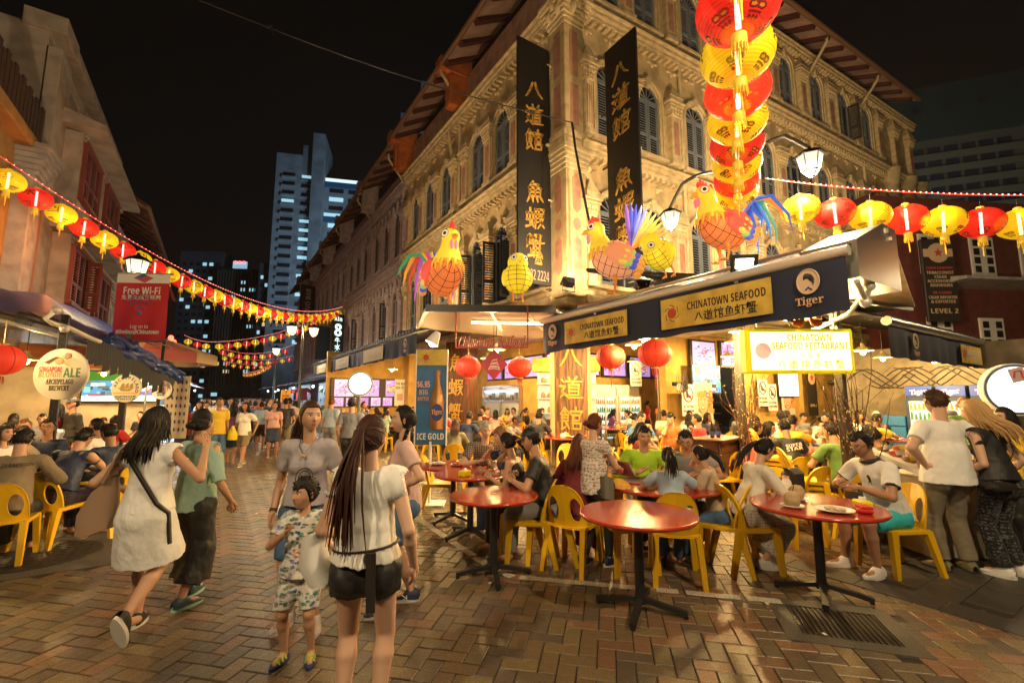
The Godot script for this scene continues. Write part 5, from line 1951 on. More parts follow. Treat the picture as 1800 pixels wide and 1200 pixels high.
func tiger_badge(parent: Node,xf: Transform3D,h: float,m: Material) -> void:   # an upright oval with a striped beast's head,the word beneath
	var mb:=MB.new()
	var pts:=[]
	for k in 25: pts.append(V(cos(TAU*k/24.0)*h*0.38,h*0.2+sin(TAU*k/24.0)*h*0.46,0.004))
	mb.tube(pts,[h*0.03],5)
	var disc:=PackedVector2Array()
	for k in 24: disc.append(W(cos(TAU*k/24.0)*h*0.36,h*0.2+sin(TAU*k/24.0)*h*0.44))
	mb.prism(disc,0.0,0.003)
	var o:=part(parent,"oval_badge",mb,m)
	o.transform=xf
	mb=mbn()
	for k in 9:
		var a:=-0.9+k*0.28
		var q:=[]
		for s in 5: q.append(V(-h*0.05+sin(a+s*0.22)*h*(0.1+0.045*s),h*0.22+cos(a+s*0.22)*h*(0.1+0.05*s),0.005))
		mb.tube(q,[h*0.018],4)
	mb.tube([V(-h*0.1,-h*0.12,0.005),V(0,-h*0.02,0.005),V(h*0.12,-h*0.14,0.005)],[h*0.03],5)
	part(o,"badge_lines",mb,mats["navy"])
	letters(o,"Tiger",Transform3D(Basis(),V(0,-h*0.52,0.004)),h*0.28,M("pale_orange",[0.60,0.36,0.2],0.6),true,h*0.95,"Droid Serif")
func valance(t: Node3D,a: Vector3,b: Vector3,h: float,called:="valance") -> MeshInstance3D:   # a hanging cloth from a to b,its face to the left of the way
	var mb:=MB.new()
	var n:=int(a.distance_to(b)/0.08)
	var d:=(b-a)/n
	var nn:=Vector3.UP.cross((b-a).normalized())*-1.0
	var rows:=[]
	for r in 5:
		var row:=PackedVector3Array()
		for k in n+1:
			var v:=r/4.0
			row.append(a+d*k+V(0,-h*v-(0.012*sin(k*0.55) if r==4 else 0.0),0)+nn*(0.02*sin(k*0.8)*v+0.015*sin(k*0.23)))
		rows.append(row)
	mb.loft(rows)
	return part(t,called,mb,mats["navy"])
func awnings() -> void:
	var t:=thing("awning","large dark blue corner awning with yellow name signs and a white roller bar","awning")
	valance(t,V(5.5,3.22,-7.3),V(5.5,3.22,-1.98),0.62)
	var mb:=MB.new()
	mb.tube([V(5.5,3.25,-7.35),V(5.5,3.25,-1.95)],[0.06],12)
	part(t,"roller_bar",mb,M("bar_white",[0.6,0.57,0.52],0.35,{"metal": 0.3}))
	mb=mbn()
	mb.hexa([V(5.52,3.3,-1.98),V(6.5,3.62,-1.98),V(6.5,3.62,-7.35),V(5.52,3.3,-7.35)],[V(5.52,3.32,-1.98),V(6.5,3.65,-1.98),V(6.5,3.65,-7.35),V(5.52,3.32,-7.35)])
	part(t,"fabric_roof",mb,mats["awning_dark"])
	mb=mbn()
	mb.box(V(6.55,3.66,-4.65),V(0.1,0.1,5.5),0.02)
	part(t,"ridge_rail",mb,mats["steel"])
	mb=mbn()
	mb.hexa([V(6.6,3.56,-1.9),V(12.0,3.56,-3.2),V(12.0,3.56,-9.0),V(6.6,3.56,-9.0)],[V(6.6,3.6,-1.9),V(12.0,3.6,-3.2),V(12.0,3.6,-9.0),V(6.6,3.6,-9.0)])
	part(t,"ceiling_sheet",mb,M("ceiling_cream",[0.62,0.52,0.36],0.7,{"stain": "stain","scale": 0.5}))
	mb=mbn()
	mb.prism(PackedVector2Array([W(5.66,2.98),W(6.85,2.98),W(6.85,3.74),W(6.45,3.74),W(5.66,3.4)]),-2.5,-1.93)
	part(t,"steel_gutter_box",mb,mats["steel"])
	for z in [-3.2,-4.5,-5.8]:
		mb=mbn()
		mb.beam(V(5.5,3.2,z),V(11.8,3.5,z),0.05,0.08)
		part(t,"support_arm",mb,mats["steel"])
	var yaw:=-PI/2
	sign_strip(t,frame_of(V(5.462,2.91,-5.8),yaw),1.55,0.42,mats["ink"])
	sign_strip(t,frame_of(V(5.462,2.915,-3.55),yaw),1.6,0.44,mats["ink"])
	tiger_badge(t,frame_of(V(5.462,2.93,-2.35),yaw),0.30,M("badge_white",[0.55,0.42,0.3],0.6))
	tiger_badge(t,frame_of(V(5.462,2.93,-6.95),yaw),0.30,mats["badge_white"])
	mb=mbn()
	mb.tube([V(5.7,2.95,-1.98),V(5.95,2.75,-2.0),V(6.1,2.95,-2.0),V(6.3,2.7,-2.3),V(7.0,2.65,-3.0)],[0.03],8)
	mb.ball(V(5.95,2.75,-2.0),V(0.06,0.06,0.06)); mb.ball(V(6.1,2.95,-2.0),V(0.06,0.06,0.06))
	part(t,"folding_arm",mb,mats["bar_white"])
	var p:=thing("awning_post","dark steel awning post standing behind the dry twigs","post",V(6.75,0,-2.62))
	mb=mbn()
	mb.box(V(0,1.65,0),V(0.1,3.3,0.1),0.01)
	mb.box(V(0,0.01,0),V(0.24,0.03,0.24))
	part(p,"shaft",mb,M("post_brown",[0.06,0.05,0.04],0.5))
	t=thing("awning","dark blue awning with corrugated roof sheltering the display counter at the right","awning")
	valance(t,V(10.75,3.12,-3.3),V(24,3.12,-3.3),0.64)
	mb=mbn()
	mb.tube([V(10.7,3.18,-3.3),V(24,3.18,-3.3)],[0.09],12)
	part(t,"roller_bar",mb,mats["steel"])
	mb=mbn()
	mb.hexa([V(10.7,3.24,-3.32),V(24,3.24,-3.32),V(24,3.66,-4.4),V(9.0,3.66,-4.4)],[V(10.7,3.27,-3.32),V(24,3.27,-3.32),V(24,3.69,-4.4),V(9.0,3.69,-4.4)])
	part(t,"fabric_roof",mb,mats["awning_dark"])
	for k in 46:
		mb=mbn()
		mb.tube([V(7.4+k*0.34,3.74,-4.3),V(7.4+k*0.34,4.75,-7.9)],[0.17],8,true,0.35)
		part(t,"corrugation",mb,M("roof_sheet",[0.03,0.036,0.034],0.55,{"stain": "stain","scale": 1.0}))
	tiger_badge(t,frame_of(V(12.0,2.8,-3.25),0),0.34,mats["badge_white"])
	var sg:=panel(t,"sign_panel",1.7,0.44,frame_of(V(15.9,2.78,-3.245),0),mats["sign_yellow"],0.014,mats["sign_yellow"])
	letters(sg,"CHINATOWN SEAFOOD",Transform3D(Basis(),V(0.15,0.06,0.008)),0.13,M("faded_white",[0.6,0.55,0.5],0.6),true,1.1)
	part(sg,"chinese_lettering",brush("八道馆鱼虾蟹",0.15,W(0.17,0),0.1,0.004),mats["faded_white"],V(0.15,-0.11,0.008))
	rooster_logo(sg,V(-0.62,0,0.008),0.1,mats["ink"])
	t=thing("awning","long dark corrugated awning with striped blue valance down the left street","awning")
	valance(t,V(4.1,3.3,-24.5),V(4.1,3.3,-10.6),0.5)
	mb=mbn()
	mb.hexa([V(4.08,3.34,-10.5),V(7.8,4.25,-10.5),V(7.8,4.25,-24.6),V(4.08,3.34,-24.6)],[V(4.08,3.37,-10.5),V(7.8,4.28,-10.5),V(7.8,4.28,-24.6),V(4.08,3.37,-24.6)])
	part(t,"roof_sheet",mb,mats["awning_dark"])
	for k in 60:
		mb=mbn()
		mb.tube([V(4.06,3.4,-10.6-k*0.235),V(7.75,4.31,-10.6-k*0.235)],[0.1],6,true,0.5)
		part(t,"corrugation",mb,mats["roof_sheet"])
	tiger_badge(t,frame_of(V(4.05,3.06,-11.3),yaw),0.26,mats["badge_white"])
	for k in 3:
		var s2:=panel(t,"sign_panel",2.1,0.4,frame_of(V(4.05,3.05,-14.2-k*4.1),yaw),M("cloth_beige",[0.5,0.4,0.22],0.7),0.014,mats["sign_yellow"])
		letters(s2,"CHINATOWN SEAFOOD",Transform3D(Basis(),V(0.1,0.08,0.008)),0.12,mats["faded_white"],true,1.5)
		part(s2,"chinese_lettering",brush("八道馆鱼虾蟹",0.14,W(0.2,0),0.1,0.004),mats["faded_white"],V(0.1,-0.1,0.008))
	t=thing("canopy","flat white canopy at the corner with a lit tube beneath and rooster lanterns on top","canopy")
	mb=mbn()
	var lo:=[V(3.35,3.42,-8.25),V(5.55,3.42,-6.95),V(7.75,3.42,-8.6),V(7.75,3.42,-10.6),V(4.1,3.42,-10.6)]
	var hi:=[]
	for q in lo: hi.append(q+V(0,0.05,0))
	mb.hexa(lo,hi)
	part(t,"deck",mb,M("canopy_white",[0.66,0.58,0.52],0.6))
	for k in 5:
		mb=mbn()
		mb.beam(lo[0].lerp(lo[1],k/4.0)+V(0,-0.02,0),lo[4].lerp(lo[2],k/4.0)+V(0,-0.02,0),0.06,0.05)
		part(t,"joist",mb,mats["bar_white"])
	mb=mbn()
	mb.beam(lo[0]+V(0,0.03,0),lo[1]+V(0,0.03,0),0.05,0.14)
	part(t,"edge_beam",mb,mats["black_metal"])
	tube_lamp(t,V(4.6,3.34,-8.7),V(6.2,3.34,-7.9),5.0,SOFT)
func tube_lamp(t: Node3D,a: Vector3,b: Vector3,energy: float,c: Color) -> void:
	var mb:=MB.new()
	mb.tube([a,b],[0.022],8)
	var rgb:=[c.srgb_to_linear().r,c.srgb_to_linear().g,c.srgb_to_linear().b]
	part(t,"light_tube",mb,M("tube_glow%s" % str(rgb),[0.9,0.9,0.9],0.4,{"emit": rgb,"e": 9.0}))
	mb=mbn()
	mb.beam(a+V(0,0.045,0),b+V(0,0.045,0),0.06,0.03)
	part(t,"tube_housing",mb,mats["white_paint"])
	var d:=(b-a).normalized()
	var l:=a.distance_to(b)
	var z:=Vector3.UP   # the light leaves along -z,downwards
	area("tube_light",Transform3D(Basis(d,z.cross(d).normalized(),z),(a+b)*0.5-V(0,0.03,0)),l,0.05,c,energy)
func pendant(at: Vector3,energy: float,label: String,drop:=0.5,shade:=0.2) -> void:
	var t:=thing("pendant_lamp",label,"lamp",at,0.0,"lamps hanging under the awnings")
	var mb:=MB.new()
	mb.lathe([W(shade,0.0),W(shade*0.96,0.012),W(shade*0.5,0.07),W(0.045,0.1),W(0.04,0.16),W(0.0,0.165)],18)
	part(t,"shade",mb,M("lamp_shade",[0.5,0.42,0.2],0.45,{"metal": 0.3}))
	mb=mbn()
	mb.tube([V(0,0.16,0),V(0,0.16+drop,0)],[0.007],5)
	part(t,"cord",mb,mats["black_metal"])
	bulb(t,V(0,-0.03,0),0.055,GLOW_WARM,16.0,energy)
func red_globe(at: Vector3,r: float,label: String) -> void:
	var t:=thing("red_lantern",label,"lantern",at,0.0,"plain red globe lanterns of the restaurant")
	var mb:=MB.new()
	mb.ball(Vector3.ZERO,V(r,r*0.86,r),28,16)
	part(t,"globe",mb,M("red_silk",[0.55,0.035,0.015],0.6,{"emit": [0.75,0.035,0.012],"e": 0.55,"bump": "weave","bs": 0.1,"scale": 6.0}))
	mb=mbn()
	for k in 8:
		var an:=TAU*k/8.0
		var pts:=[]
		for q in 13:
			var la:=PI*(q/12.0-0.5)
			pts.append(V(cos(la)*sin(an)*(r+0.001),sin(la)*r*0.861,cos(la)*cos(an)*(r+0.001)))
		mb.tube(pts,[0.0035],4)
	part(t,"rib",mb,M("red_rib",[0.2,0.012,0.008],0.6))
	mb=mbn()
	mb.cyl(V(0,r*0.83,0),V(0,r*0.93,0),r*0.24,r*0.22,16)
	mb.cyl(V(0,-r*0.93,0),V(0,-r*0.83,0),r*0.22,r*0.24,16)
	mb.cyl(V(0,r*0.9,0),V(0,r*0.9+0.35,0),0.005,0.005,5)
	part(t,"collar",mb,M("lantern_gold",[0.5,0.3,0.05],0.4))
	mb=mbn()
	for k in 12:
		var an:=TAU*k/12.0
		mb.tube([V(cos(an)*r*0.16,-r*0.9,sin(an)*r*0.16),V(cos(an)*r*0.18,-r*1.35,sin(an)*r*0.18)],[0.006,0.004],4)
	mb.tube([V(0,-r*0.9,0),V(0,-r*1.7,0)],[0.006],5)
	mb.tube([V(0,-r*1.7,0),V(0,-r*2.2,0)],[0.012,0.005],5)
	part(t,"tassel",mb,M("tassel_red",[0.4,0.02,0.01],0.7))
func twigs(t: Node3D,n: int,h: float,seed_: int) -> void:
	rng.seed=seed_
	var mb:=MB.new()
	var buds:=MB.new()
	for k in n:
		var an:=rng.randf()*TAU
		var lean:=rng.randf_range(0.08,0.3)
		var pts:=[]
		var rad:=[]
		var hh:=h*rng.randf_range(0.65,1.05)
		for q in 8:
			var u:=q/7.0
			pts.append(V(cos(an)*lean*pow(u,1.5)*1.3+0.03*sin(u*9.0+k),hh*u,sin(an)*lean*pow(u,1.5)*1.3+0.03*cos(u*8.0+k)))
			rad.append(lerpf(0.012,0.003,u))
			if q>3:
				for b in 2: buds.ball(pts[q]+V(rng.randfn(0,0.03),rng.randfn(0,0.07),rng.randfn(0,0.03)),V(0.008,0.014,0.008),5,4)
		mb.tube(pts,rad,5)
		if k % 2==0:
			var o: Vector3=pts[4]
			mb.tube([o,o+V(rng.randfn(0,0.15),0.3,rng.randfn(0,0.15)),o+V(rng.randfn(0,0.25),0.75,rng.randfn(0,0.25))],[0.006,0.004,0.002],4)
	part(t,"twig",mb,M("twig_brown",[0.10,0.045,0.02],0.7))
	part(t,"catkin",buds,M("catkin",[0.5,0.4,0.12],0.8))
func restaurant() -> void:
	var yl: Material=mats["wall_yellow"]
	var mb:=MB.new()
	mb.box(V(17,-0.02,-16),V(18.4,0.06,13.2))
	struct("restaurant_floor",mb,M("floor_tile",[0.16,0.10,0.06],0.4,{"stain": "speck","scale": 1.5}))
	mb=mbn()
	mb.box(V(14,4.0,-16),V(12.4,0.2,13.2))
	struct("restaurant_ceiling",mb,mats["ceiling_cream"])
	var walls:=[["wall",V(10.7,2.0,-18.0),V(0.2,4.0,9.0)],["wall",V(15.2,2.0,-13.4),V(9.0,4.0,0.2)],["wall",V(12.55,1.9,-9.35),V(1.75,3.8,0.25)],["wall",V(19.0,1.9,-9.1),V(7.2,3.8,0.25)],["wall",V(14.6,3.3,-9.25),V(2.4,1.0,0.2)]]
	for w in walls:
		mb=mbn()
		mb.box(w[1],w[2])
		struct("restaurant_wall",mb,yl)
	mb=mbn()
	mb.box(V(5.9,1.85,-20.6),V(3.9,3.7,0.2))
	struct("restaurant_wall",mb,yl)
	var t:=thing("pillar","wide wooden corner pillar with three large gilt characters","pillar",V(8.0,0,-9.45),-0.62)
	mb=mbn()
	mb.box(V(0,1.9,0),V(0.86,3.8,0.7),0.02)
	part(t,"cladding",mb,mats["wood_brown"])
	mb=mbn()
	for s in [-1,1]: mb.box(V(s*0.47,1.9,-0.02),V(0.1,3.8,0.72),0.01)
	part(t,"side_post",mb,M("post_cream",[0.5,0.36,0.18],0.6))
	part(t,"gilt_characters",brush("八道館",0.60,W(0,-0.80),0.10,0.02),mats["gold"],V(0,1.97,0.35))
	t=thing("pillar","dark wooden pillar with gilt characters behind the beer bottle stand","pillar",V(7.7,0,-15.3),-PI/2+0.5)
	mb=mbn()
	mb.box(V(0,1.9,0),V(1.0,3.8,0.7),0.02)
	part(t,"cladding",mb,M("wood_dark",[0.16,0.06,0.025],0.4,{"albedo": tex["wood"],"tri": true,"scale": 0.9}))
	part(t,"gilt_characters",brush("魚蝦蟹",0.62,W(0,-0.9),0.10,0.02),mats["gold"],V(0,2.1,0.36))
	t=thing("pillar","plain square pillar at the near end of the left street front","pillar",V(7.6,0,-20.2),-PI/2)
	mb=mbn()
	mb.box(V(0,1.9,0),V(0.8,3.8,0.6),0.02)
	part(t,"shaft",mb,yl)
	var spots:=[[V(10.55,2.95,-13.1),-PI/2],[V(10.55,2.95,-14.6),-PI/2],[V(10.55,2.95,-16.1),-PI/2],[V(10.55,2.95,-17.6),-PI/2],[V(12.0,3.0,-13.2),0.0],[V(13.5,3.0,-13.2),0.0],[V(15.0,3.0,-13.2),0.0],[V(16.5,3.0,-13.2),0.0],[V(13.4,3.15,-9.1),0.0],[V(15.0,3.2,-9.1),0.0]]
	var say:=["lit menu box with purple food pictures, innermost on the left wall","lit menu box above the kitchen window beside the script sign","lit menu box behind the red diamond plaque","lit menu box behind the left red globe lantern","lit menu picture behind the smaller red globe lantern right of the pillar","lit menu picture between the two red globe lanterns right of the pillar","lit menu picture above the white fridges","lit menu picture above the fridge at the dark doorway","lit menu picture above the wall fan","lit menu picture above the brass lamp"]
	for k in spots.size():
		t=thing("menu_light_box",say[k],"light box",spots[k][0],spots[k][1],"lit menu boxes under the restaurant ceiling")
		mb=mbn()
		mb.box(V(0,0,0),V(1.36,0.92,0.1),0.01)
		part(t,"case",mb,mats["black_metal"])
		panel(t,"lit_picture",1.2,0.78,frame_of(V(0,0,0.058),0),M("menu_lit%d" % (k % 4),[0.8,0.8,0.8],0.4,{"albedo": food_tex(k % 4+1),"etex": food_tex(k % 4+1),"e": 1.15}),0.01)
	t=thing("kitchen_window","steel framed kitchen window with hanging hood and blue crate","window",V(10.55,1.5,-17.0),-PI/2)
	mb=mbn()
	mb.box(V(0,0,0.0),V(3.0,1.4,0.06))
	part(t,"tiled_back",mb,M("white_tile",[0.55,0.55,0.55],0.25))
	mb=mbn()
	for x in [-1.5,0.0,1.5]: mb.box(V(x,0,0.08),V(0.07,1.5,0.12))
	for y in [-0.72,0.1,0.72]: mb.box(V(0,y,0.08),V(3.0,0.06,0.1))
	part(t,"frame",mb,mats["steel"])
	tube_lamp(t,V(-1.3,0.5,0.12),V(1.3,0.5,0.12),0.0,COOL)
	mb=mbn()
	for k in 9: mb.cyl(V(-1.2+k*0.3,0.13,0.1),V(-1.2+k*0.3,0.13+0.12+0.1*(k % 3),0.1),0.08,0.07,8)
	part(t,"pots",mb,mats["grey_metal"])
	t=thing("serving_counter","serving counter with shelves of red topped jars and a till screen","counter",V(9.9,0,-11.9),-0.75)
	mb=mbn()
	mb.box(V(0,0.5,0),V(2.3,1.0,0.6),0.02)
	part(t,"cabinet",mb,M("cabinet_dark",[0.05,0.03,0.02],0.5))
	mb=mbn()
	mb.box(V(0,1.8,-0.4),V(2.0,1.7,0.05))
	part(t,"back_panel",mb,M("panel_lit",[0.7,0.68,0.6],0.5,{"emit": [0.9,0.85,0.7],"e": 0.25}))  # shelf back has a faint glow of its own
	for r in 3:
		mb=mbn()
		mb.box(V(0,1.2+r*0.5,-0.25),V(2.0,0.03,0.3))
		part(t,"shelf",mb,mats["white_paint"])
		for k in 8:
			mb=mbn()
			mb.lathe([W(0,0),W(0.07,0),W(0.075,0.14),W(0.05,0.19),W(0.05,0.21),W(0,0.21)],10,V(-0.8+k*0.22,1.215+r*0.5,-0.25))
			part(t,"jar",mb,M("jar_red",[0.5,0.2,0.12],0.3) if (k+r) % 3 else M("jar_white",[0.6,0.58,0.5],0.3))
	mb=mbn()
	mb.box(V(0,2.85,-0.2),V(2.3,0.5,0.3),0.02)
	part(t,"header",mb,mats["sign_yellow"])
	var till:=thing("till_screen","slanted black till screen on the serving counter","till",V(9.5,1.0,-11.5),-0.75)
	mb=mbn()
	mb.xf=Transform3D(Basis(Vector3.RIGHT,-0.4),V(0,0.22,0))
	mb.box(Vector3.ZERO,V(0.4,0.3,0.03),0.005)
	mb.xf=Transform3D()
	mb.box(V(0,0.05,-0.05),V(0.16,0.1,0.16),0.01)
	part(till,"screen",mb,mats["glass_dark"])
	for k in 2:
		t=thing("drinks_fridge",["white glass door fridge left of the dark doorway, nearer the pillar","white glass door fridge beside the dark doorway"][k],"fridge",V(12.05+k*1.3,0,-12.6),0.0,"white fridges of the restaurant")
		fridge(t,1.2,2.2,mats["white_paint"],M("fridge_glow",[0.7,0.8,0.8],0.4,{"emit": [0.75,0.95,0.9],"e": 0.8}))
	for k in 3:
		t=thing("drinks_fridge",["blue topped drinks fridge next to the blue crates","blue topped drinks fridge behind the man in grey","blue topped drinks fridge nearest the oval light sign"][k],"fridge",V(16.7,0,-4.5+0.66*k),-PI/2,"blue topped fridges at the right")
		fridge(t,0.6,2.05,M("fridge_blue",[0.015,0.04,0.11],0.4),M("fridge_glow_blue",[0.5,0.7,0.8],0.4,{"emit": [0.3,0.65,0.85],"e": 0.55}))
		panel(t,"lit_header",0.58,0.26,frame_of(V(0,1.9,0.32),0),M("header_lit",[0.01,0.03,0.14],0.4,{"emit": [0.03,0.1,0.5],"e": 0.7}),0.02)
		letters(t,"Tiger",Transform3D(Basis(Vector3.BACK,0.1),V(0,1.88,0.334)),0.13,M("header_letter",[0.8,0.6,0.6],0.4,{"emit": [1.0,0.6,0.6],"e": 0.7}),true,0.36,"Droid Serif")
	mb=mbn()
	mb.box(V(17.15,1.6,-4.6),V(0.15,3.2,4.4))
	struct("restaurant_wall",mb,M("mural_wall",[0.16,0.13,0.085],0.8,{"stain": "stain","scale": 0.6}))
	mb=mbn()
	rng.seed=5
	for k in 12:
		var pts:=[]
		for q in 9: pts.append(V(17.06,2.3+0.5*sin(k*1.3+q*0.5)*0.6,-6.4+q*0.16+k*0.2))
		mb.tube(pts,[0.016],4)
	part(self,"mural_lines",mb,mats["ink"]).set_meta("kind","structure")
	mb=mbn()
	for k in 4:
		mb.box(V(0,0.16+k*0.3,0),V(0.5,0.29,0.62),0.02)
		for q in 5: mb.box(V(-0.252,0.16+k*0.3,-0.24+q*0.12),V(0.01,0.24,0.05))
	solo("crate_stack","tall stack of blue plastic crates beside the first drinks fridge","crates",mb,M("crate_blue",[0.02,0.16,0.42],0.5),V(16.6,0,-5.15))
	var fans:=[[V(11.62,2.13,-8.9),"black wire wall fan left of the security screen"],[V(21.72,2.37,-8.85),"black wire wall fan on the yellow wall near the twigs"]]
	for a in fans:
		t=thing("wall_fan",a[1],"fan",a[0]+V(0,0,0.25),0.25)
		mb=mbn()
		for r in 5:
			var pts:=[]
			for k in 25: pts.append(V(cos(TAU*k/24.0),sin(TAU*k/24.0),0)*(0.1+r*0.085)+V(0,0,0.12-0.02*r))
			mb.tube(pts,[0.006],4)
		for k in 28:
			var d:=V(cos(TAU*k/28.0),sin(TAU*k/28.0),0)
			mb.tube([V(0,0,0.13),d*0.3+V(0,0,0.09),d*0.44+V(0,0,0.03)],[0.003],4)
		part(t,"cage",mb,mats["black_metal"])
		for k in 3:
			mb=mbn()
			mb.xf=Transform3D(Basis(Vector3.BACK,TAU*k/3.0)*Basis(Vector3.UP,0.4),V(0,0,0.03))
			mb.ball(V(0,0.2,0),V(0.12,0.19,0.008),10,6)
			part(t,"blade",mb,mats["grey_metal"])
		mb=mbn()
		mb.cyl(V(0,0,-0.25),V(0,0,0.06),0.07,0.05,12)
		part(t,"motor",mb,mats["black_metal"])
	screen(V(13.15,2.31,-8.85),1.5,0.92,0.0,"security screen with camera views on the yellow wall",9)
	var tv:=screen(V(18.06,2.21,-8.75),1.5,0.92,0.0,"white information screen on the yellow wall under the lit sign",-1)
	for k in 3: letters(tv,["We accept reservations","Please order here","Thank you"][k],Transform3D(Basis(),V(0.0,-0.05-k*0.12,0.04)),0.07,M("screen_ink",[0.05,0.1,0.3],0.5),false,0.9-0.2*k)
	for k in 2:
		var o:=thing("poster",["tall beer poster of a smiling woman below the security screen","beer poster of a smiling woman below the information screen"][k],"poster",[V(12.88,1.03,-8.8),V(18.08,1.11,-8.8)][k])
		panel(o,"print",0.95,1.6,frame_of(V(0,0.35,0),0),M("face_print",[0.9,0.9,0.9],0.6,{"albedo": face_tex()}),0.02)
		panel(o,"caption",0.95,0.8,frame_of(V(0,-0.86,0),0),mats["white_paint"],0.02)
		letters(o,"SINGAPORE",frame_of(V(0,-0.66,0.012),0),0.16,mats["sign_red"],true,0.86)
		letters(o,"BLONDE",frame_of(V(0,-0.86,0.012),0),0.16,M("letter_orange",[0.6,0.3,0.1],0.6),true,0.8)
		letters(o,"ALE",frame_of(V(0,-1.08,0.012),0),0.16,M("letter_green",[0.02,0.2,0.08],0.6),true,0.5)
	var nf:=[[V(12.11,1.65,-8.8),"no outside food notice left of the first beer poster"],[V(16.96,1.74,-8.8),"no outside food notice left of the second beer poster"],[V(22.11,1.77,-8.8),"no outside food notice right of the second wall fan"],[V(13.41,2.63,-12),"prohibition notice with orange ring above the white fridges"],[V(16.33,1.9,-8.8),"small notice at the edge of the yellow wall"]]
	for k in nf.size():
		var o:=thing("notice",nf[k][1],"notice",nf[k][0]+V(0,0,0.02))
		panel(o,"sheet",0.62,0.95,Transform3D(),mats["white_paint"],0.015)
		mb=mbn()
		var pts:=[]
		for q in 21: pts.append(V(cos(TAU*q/20.0)*0.22,0.17+sin(TAU*q/20.0)*0.22,0.01))
		mb.tube(pts,[0.022],5)
		mb.tube([V(-0.16,0.33,0.012),V(0.16,0.01,0.012)],[0.02],5)
		part(o,"prohibition_ring",mb,mats["sign_red"] if k!=3 else mats["letter_orange"])
		mb=mbn()
		mb.box(V(-0.05,0.16,0.009),V(0.1,0.2,0.004)); mb.box(V(0.08,0.1,0.009),V(0.14,0.08,0.004))
		part(o,"pictogram",mb,M("ink_blue",[0.02,0.04,0.1],0.6))
		letters(o,"NO OUTSIDE",frame_of(V(0,-0.2,0.01),0),0.08,mats["ink"],true,0.5)
		letters(o,"FOOD OR DRINKS",frame_of(V(0,-0.33,0.01),0),0.07,mats["ink"],true,0.54)
	var bs:=thing("shop_sign","small black board with a star emblem inside by the information screen","sign",V(19.93,1.97,-8.75))
	panel(bs,"board",0.75,1.9,Transform3D(),mats["ink"],0.03)
	mb=mbn()
	mb.cyl(V(0,0.55,0.016),V(0,0.55,0.03),0.28,0.28,20)
	part(bs,"emblem",mb,mats["pale_gold"])
	var star:=PackedVector2Array()
	for k in 10: star.append(W(sin(TAU*k/10.0),cos(TAU*k/10.0))*(0.17 if k % 2==0 else 0.07)+W(0,0.55))
	mb=mbn()
	mb.prism(star,0.03,0.036)
	part(bs,"star",mb,mats["sign_red"])
	letters(bs,"LEVEL 2",frame_of(V(0,-0.55,0.017),0),0.1,mats["pale_gold"],true,0.5)
	t=thing("bar_shelves","bar shelves of glasses and cups seen behind the lamp post","shelves",V(15.2,0,-10.9))
	mb=mbn()
	mb.box(V(0,1.4,-0.3),V(3.0,2.8,0.06))
	part(t,"back_panel",mb,M("cabinet_grey",[0.2,0.16,0.11],0.5))
	for r in 5:
		mb=mbn()
		mb.box(V(0,0.7+r*0.42,0),V(3.0,0.03,0.5))
		part(t,"shelf",mb,mats["steel"])
		for k in 14:
			mb=mbn()
			mb.lathe([W(0,0.0),W(0.045,0),W(0.06,0.16),W(0.055,0.16),W(0.04,0.01)],10,V(-1.3+k*0.2,0.716+r*0.42,0.05))
			part(t,"cup",mb,mats["white_paint"] if r<2 else M("glass_cup",[0.6,0.6,0.55],0.1,{"alpha": 0.5}))
	t=thing("light_box_sign","glowing yellow box sign with the restaurant name hanging from the awning","sign",V(6.16,2.29,-2.85),0.0)
	t.rotation.y=-atan2(1.06,-0.7)+PI/2+0.0
	t.rotation.y=-0.58
	mb=mbn()
	mb.box(Vector3.ZERO,V(1.36,0.56,0.16),0.02)
	part(t,"case",mb,M("box_yellow",[0.7,0.6,0.02],0.45,{"emit": [0.75,0.62,0.0],"e": 0.55}))
	panel(t,"lit_face",1.24,0.48,frame_of(V(0,0,0.082),0),M("sign_face_lit",[0.95,0.9,0.6],0.5,{"emit": [1.0,0.93,0.55],"e": 1.6}),0.012)
	var gi:=M("letter_amber",[0.55,0.3,0.02],0.5,{"emit": [0.9,0.55,0.05],"e": 0.85})
	letters(t,"CHINATOWN",frame_of(V(0.12,0.165,0.09),0),0.085,gi,true,0.55)
	letters(t,"SEAFOOD RESTAURANT",frame_of(V(0.12,0.06,0.09),0),0.085,gi,true,0.95)
	part(t,"chinese_lettering",brush("牛车水",0.075,W(0.095,0),0.1,0.003),gi,V(0.12,-0.06,0.089))
	part(t,"chinese_lettering",brush("八道馆鱼虾蟹",0.115,W(0.145,0),0.1,0.003),gi,V(0.12,-0.17,0.089))
	mb=mbn()
	mb.cyl(V(-0.47,0.0,0.088),V(-0.47,0.0,0.091),0.1,0.1,20)
	part(t,"emblem",mb,M("emblem_pink",[0.8,0.35,0.25],0.5,{"emit": [0.9,0.42,0.28],"e": 0.9}))
	mb=mbn()
	for s in [-0.5,0.5]: mb.cyl(V(s,0.27,0),V(s,1.0,0),0.012,0.012,6)
	part(t,"hanger",mb,mats["grey_metal"])
	for k in 2:
		var b:=thing("rooster_figure",["small orange rooster figure facing right on the glowing sign, left of the pair","small orange rooster figure with black tail raised on the glowing sign, right of the pair"][k],"figurine",t.position+t.basis*V(0.05+k*0.24,0.285,0),t.rotation.y)
		mb=mbn()
		mb.ball(V(0,0.08,0),V(0.075,0.05,0.045),12,8)
		mb.tube([V(-0.04,0.09,0) if k else V(0.04,0.09,0),V(-0.075 if k else 0.06,0.14,0),V(-0.08 if k else 0.065,0.17,0)],[0.04,0.022,0.016],8)
		for s in [-1,1]: mb.tube([V(0.01,0.05,0.02*s),V(0.012,0,0.02*s)],[0.006],4)
		part(b,"body",mb,M("bird_orange",[0.55,0.12,0.02],0.6))
		mb=mbn()
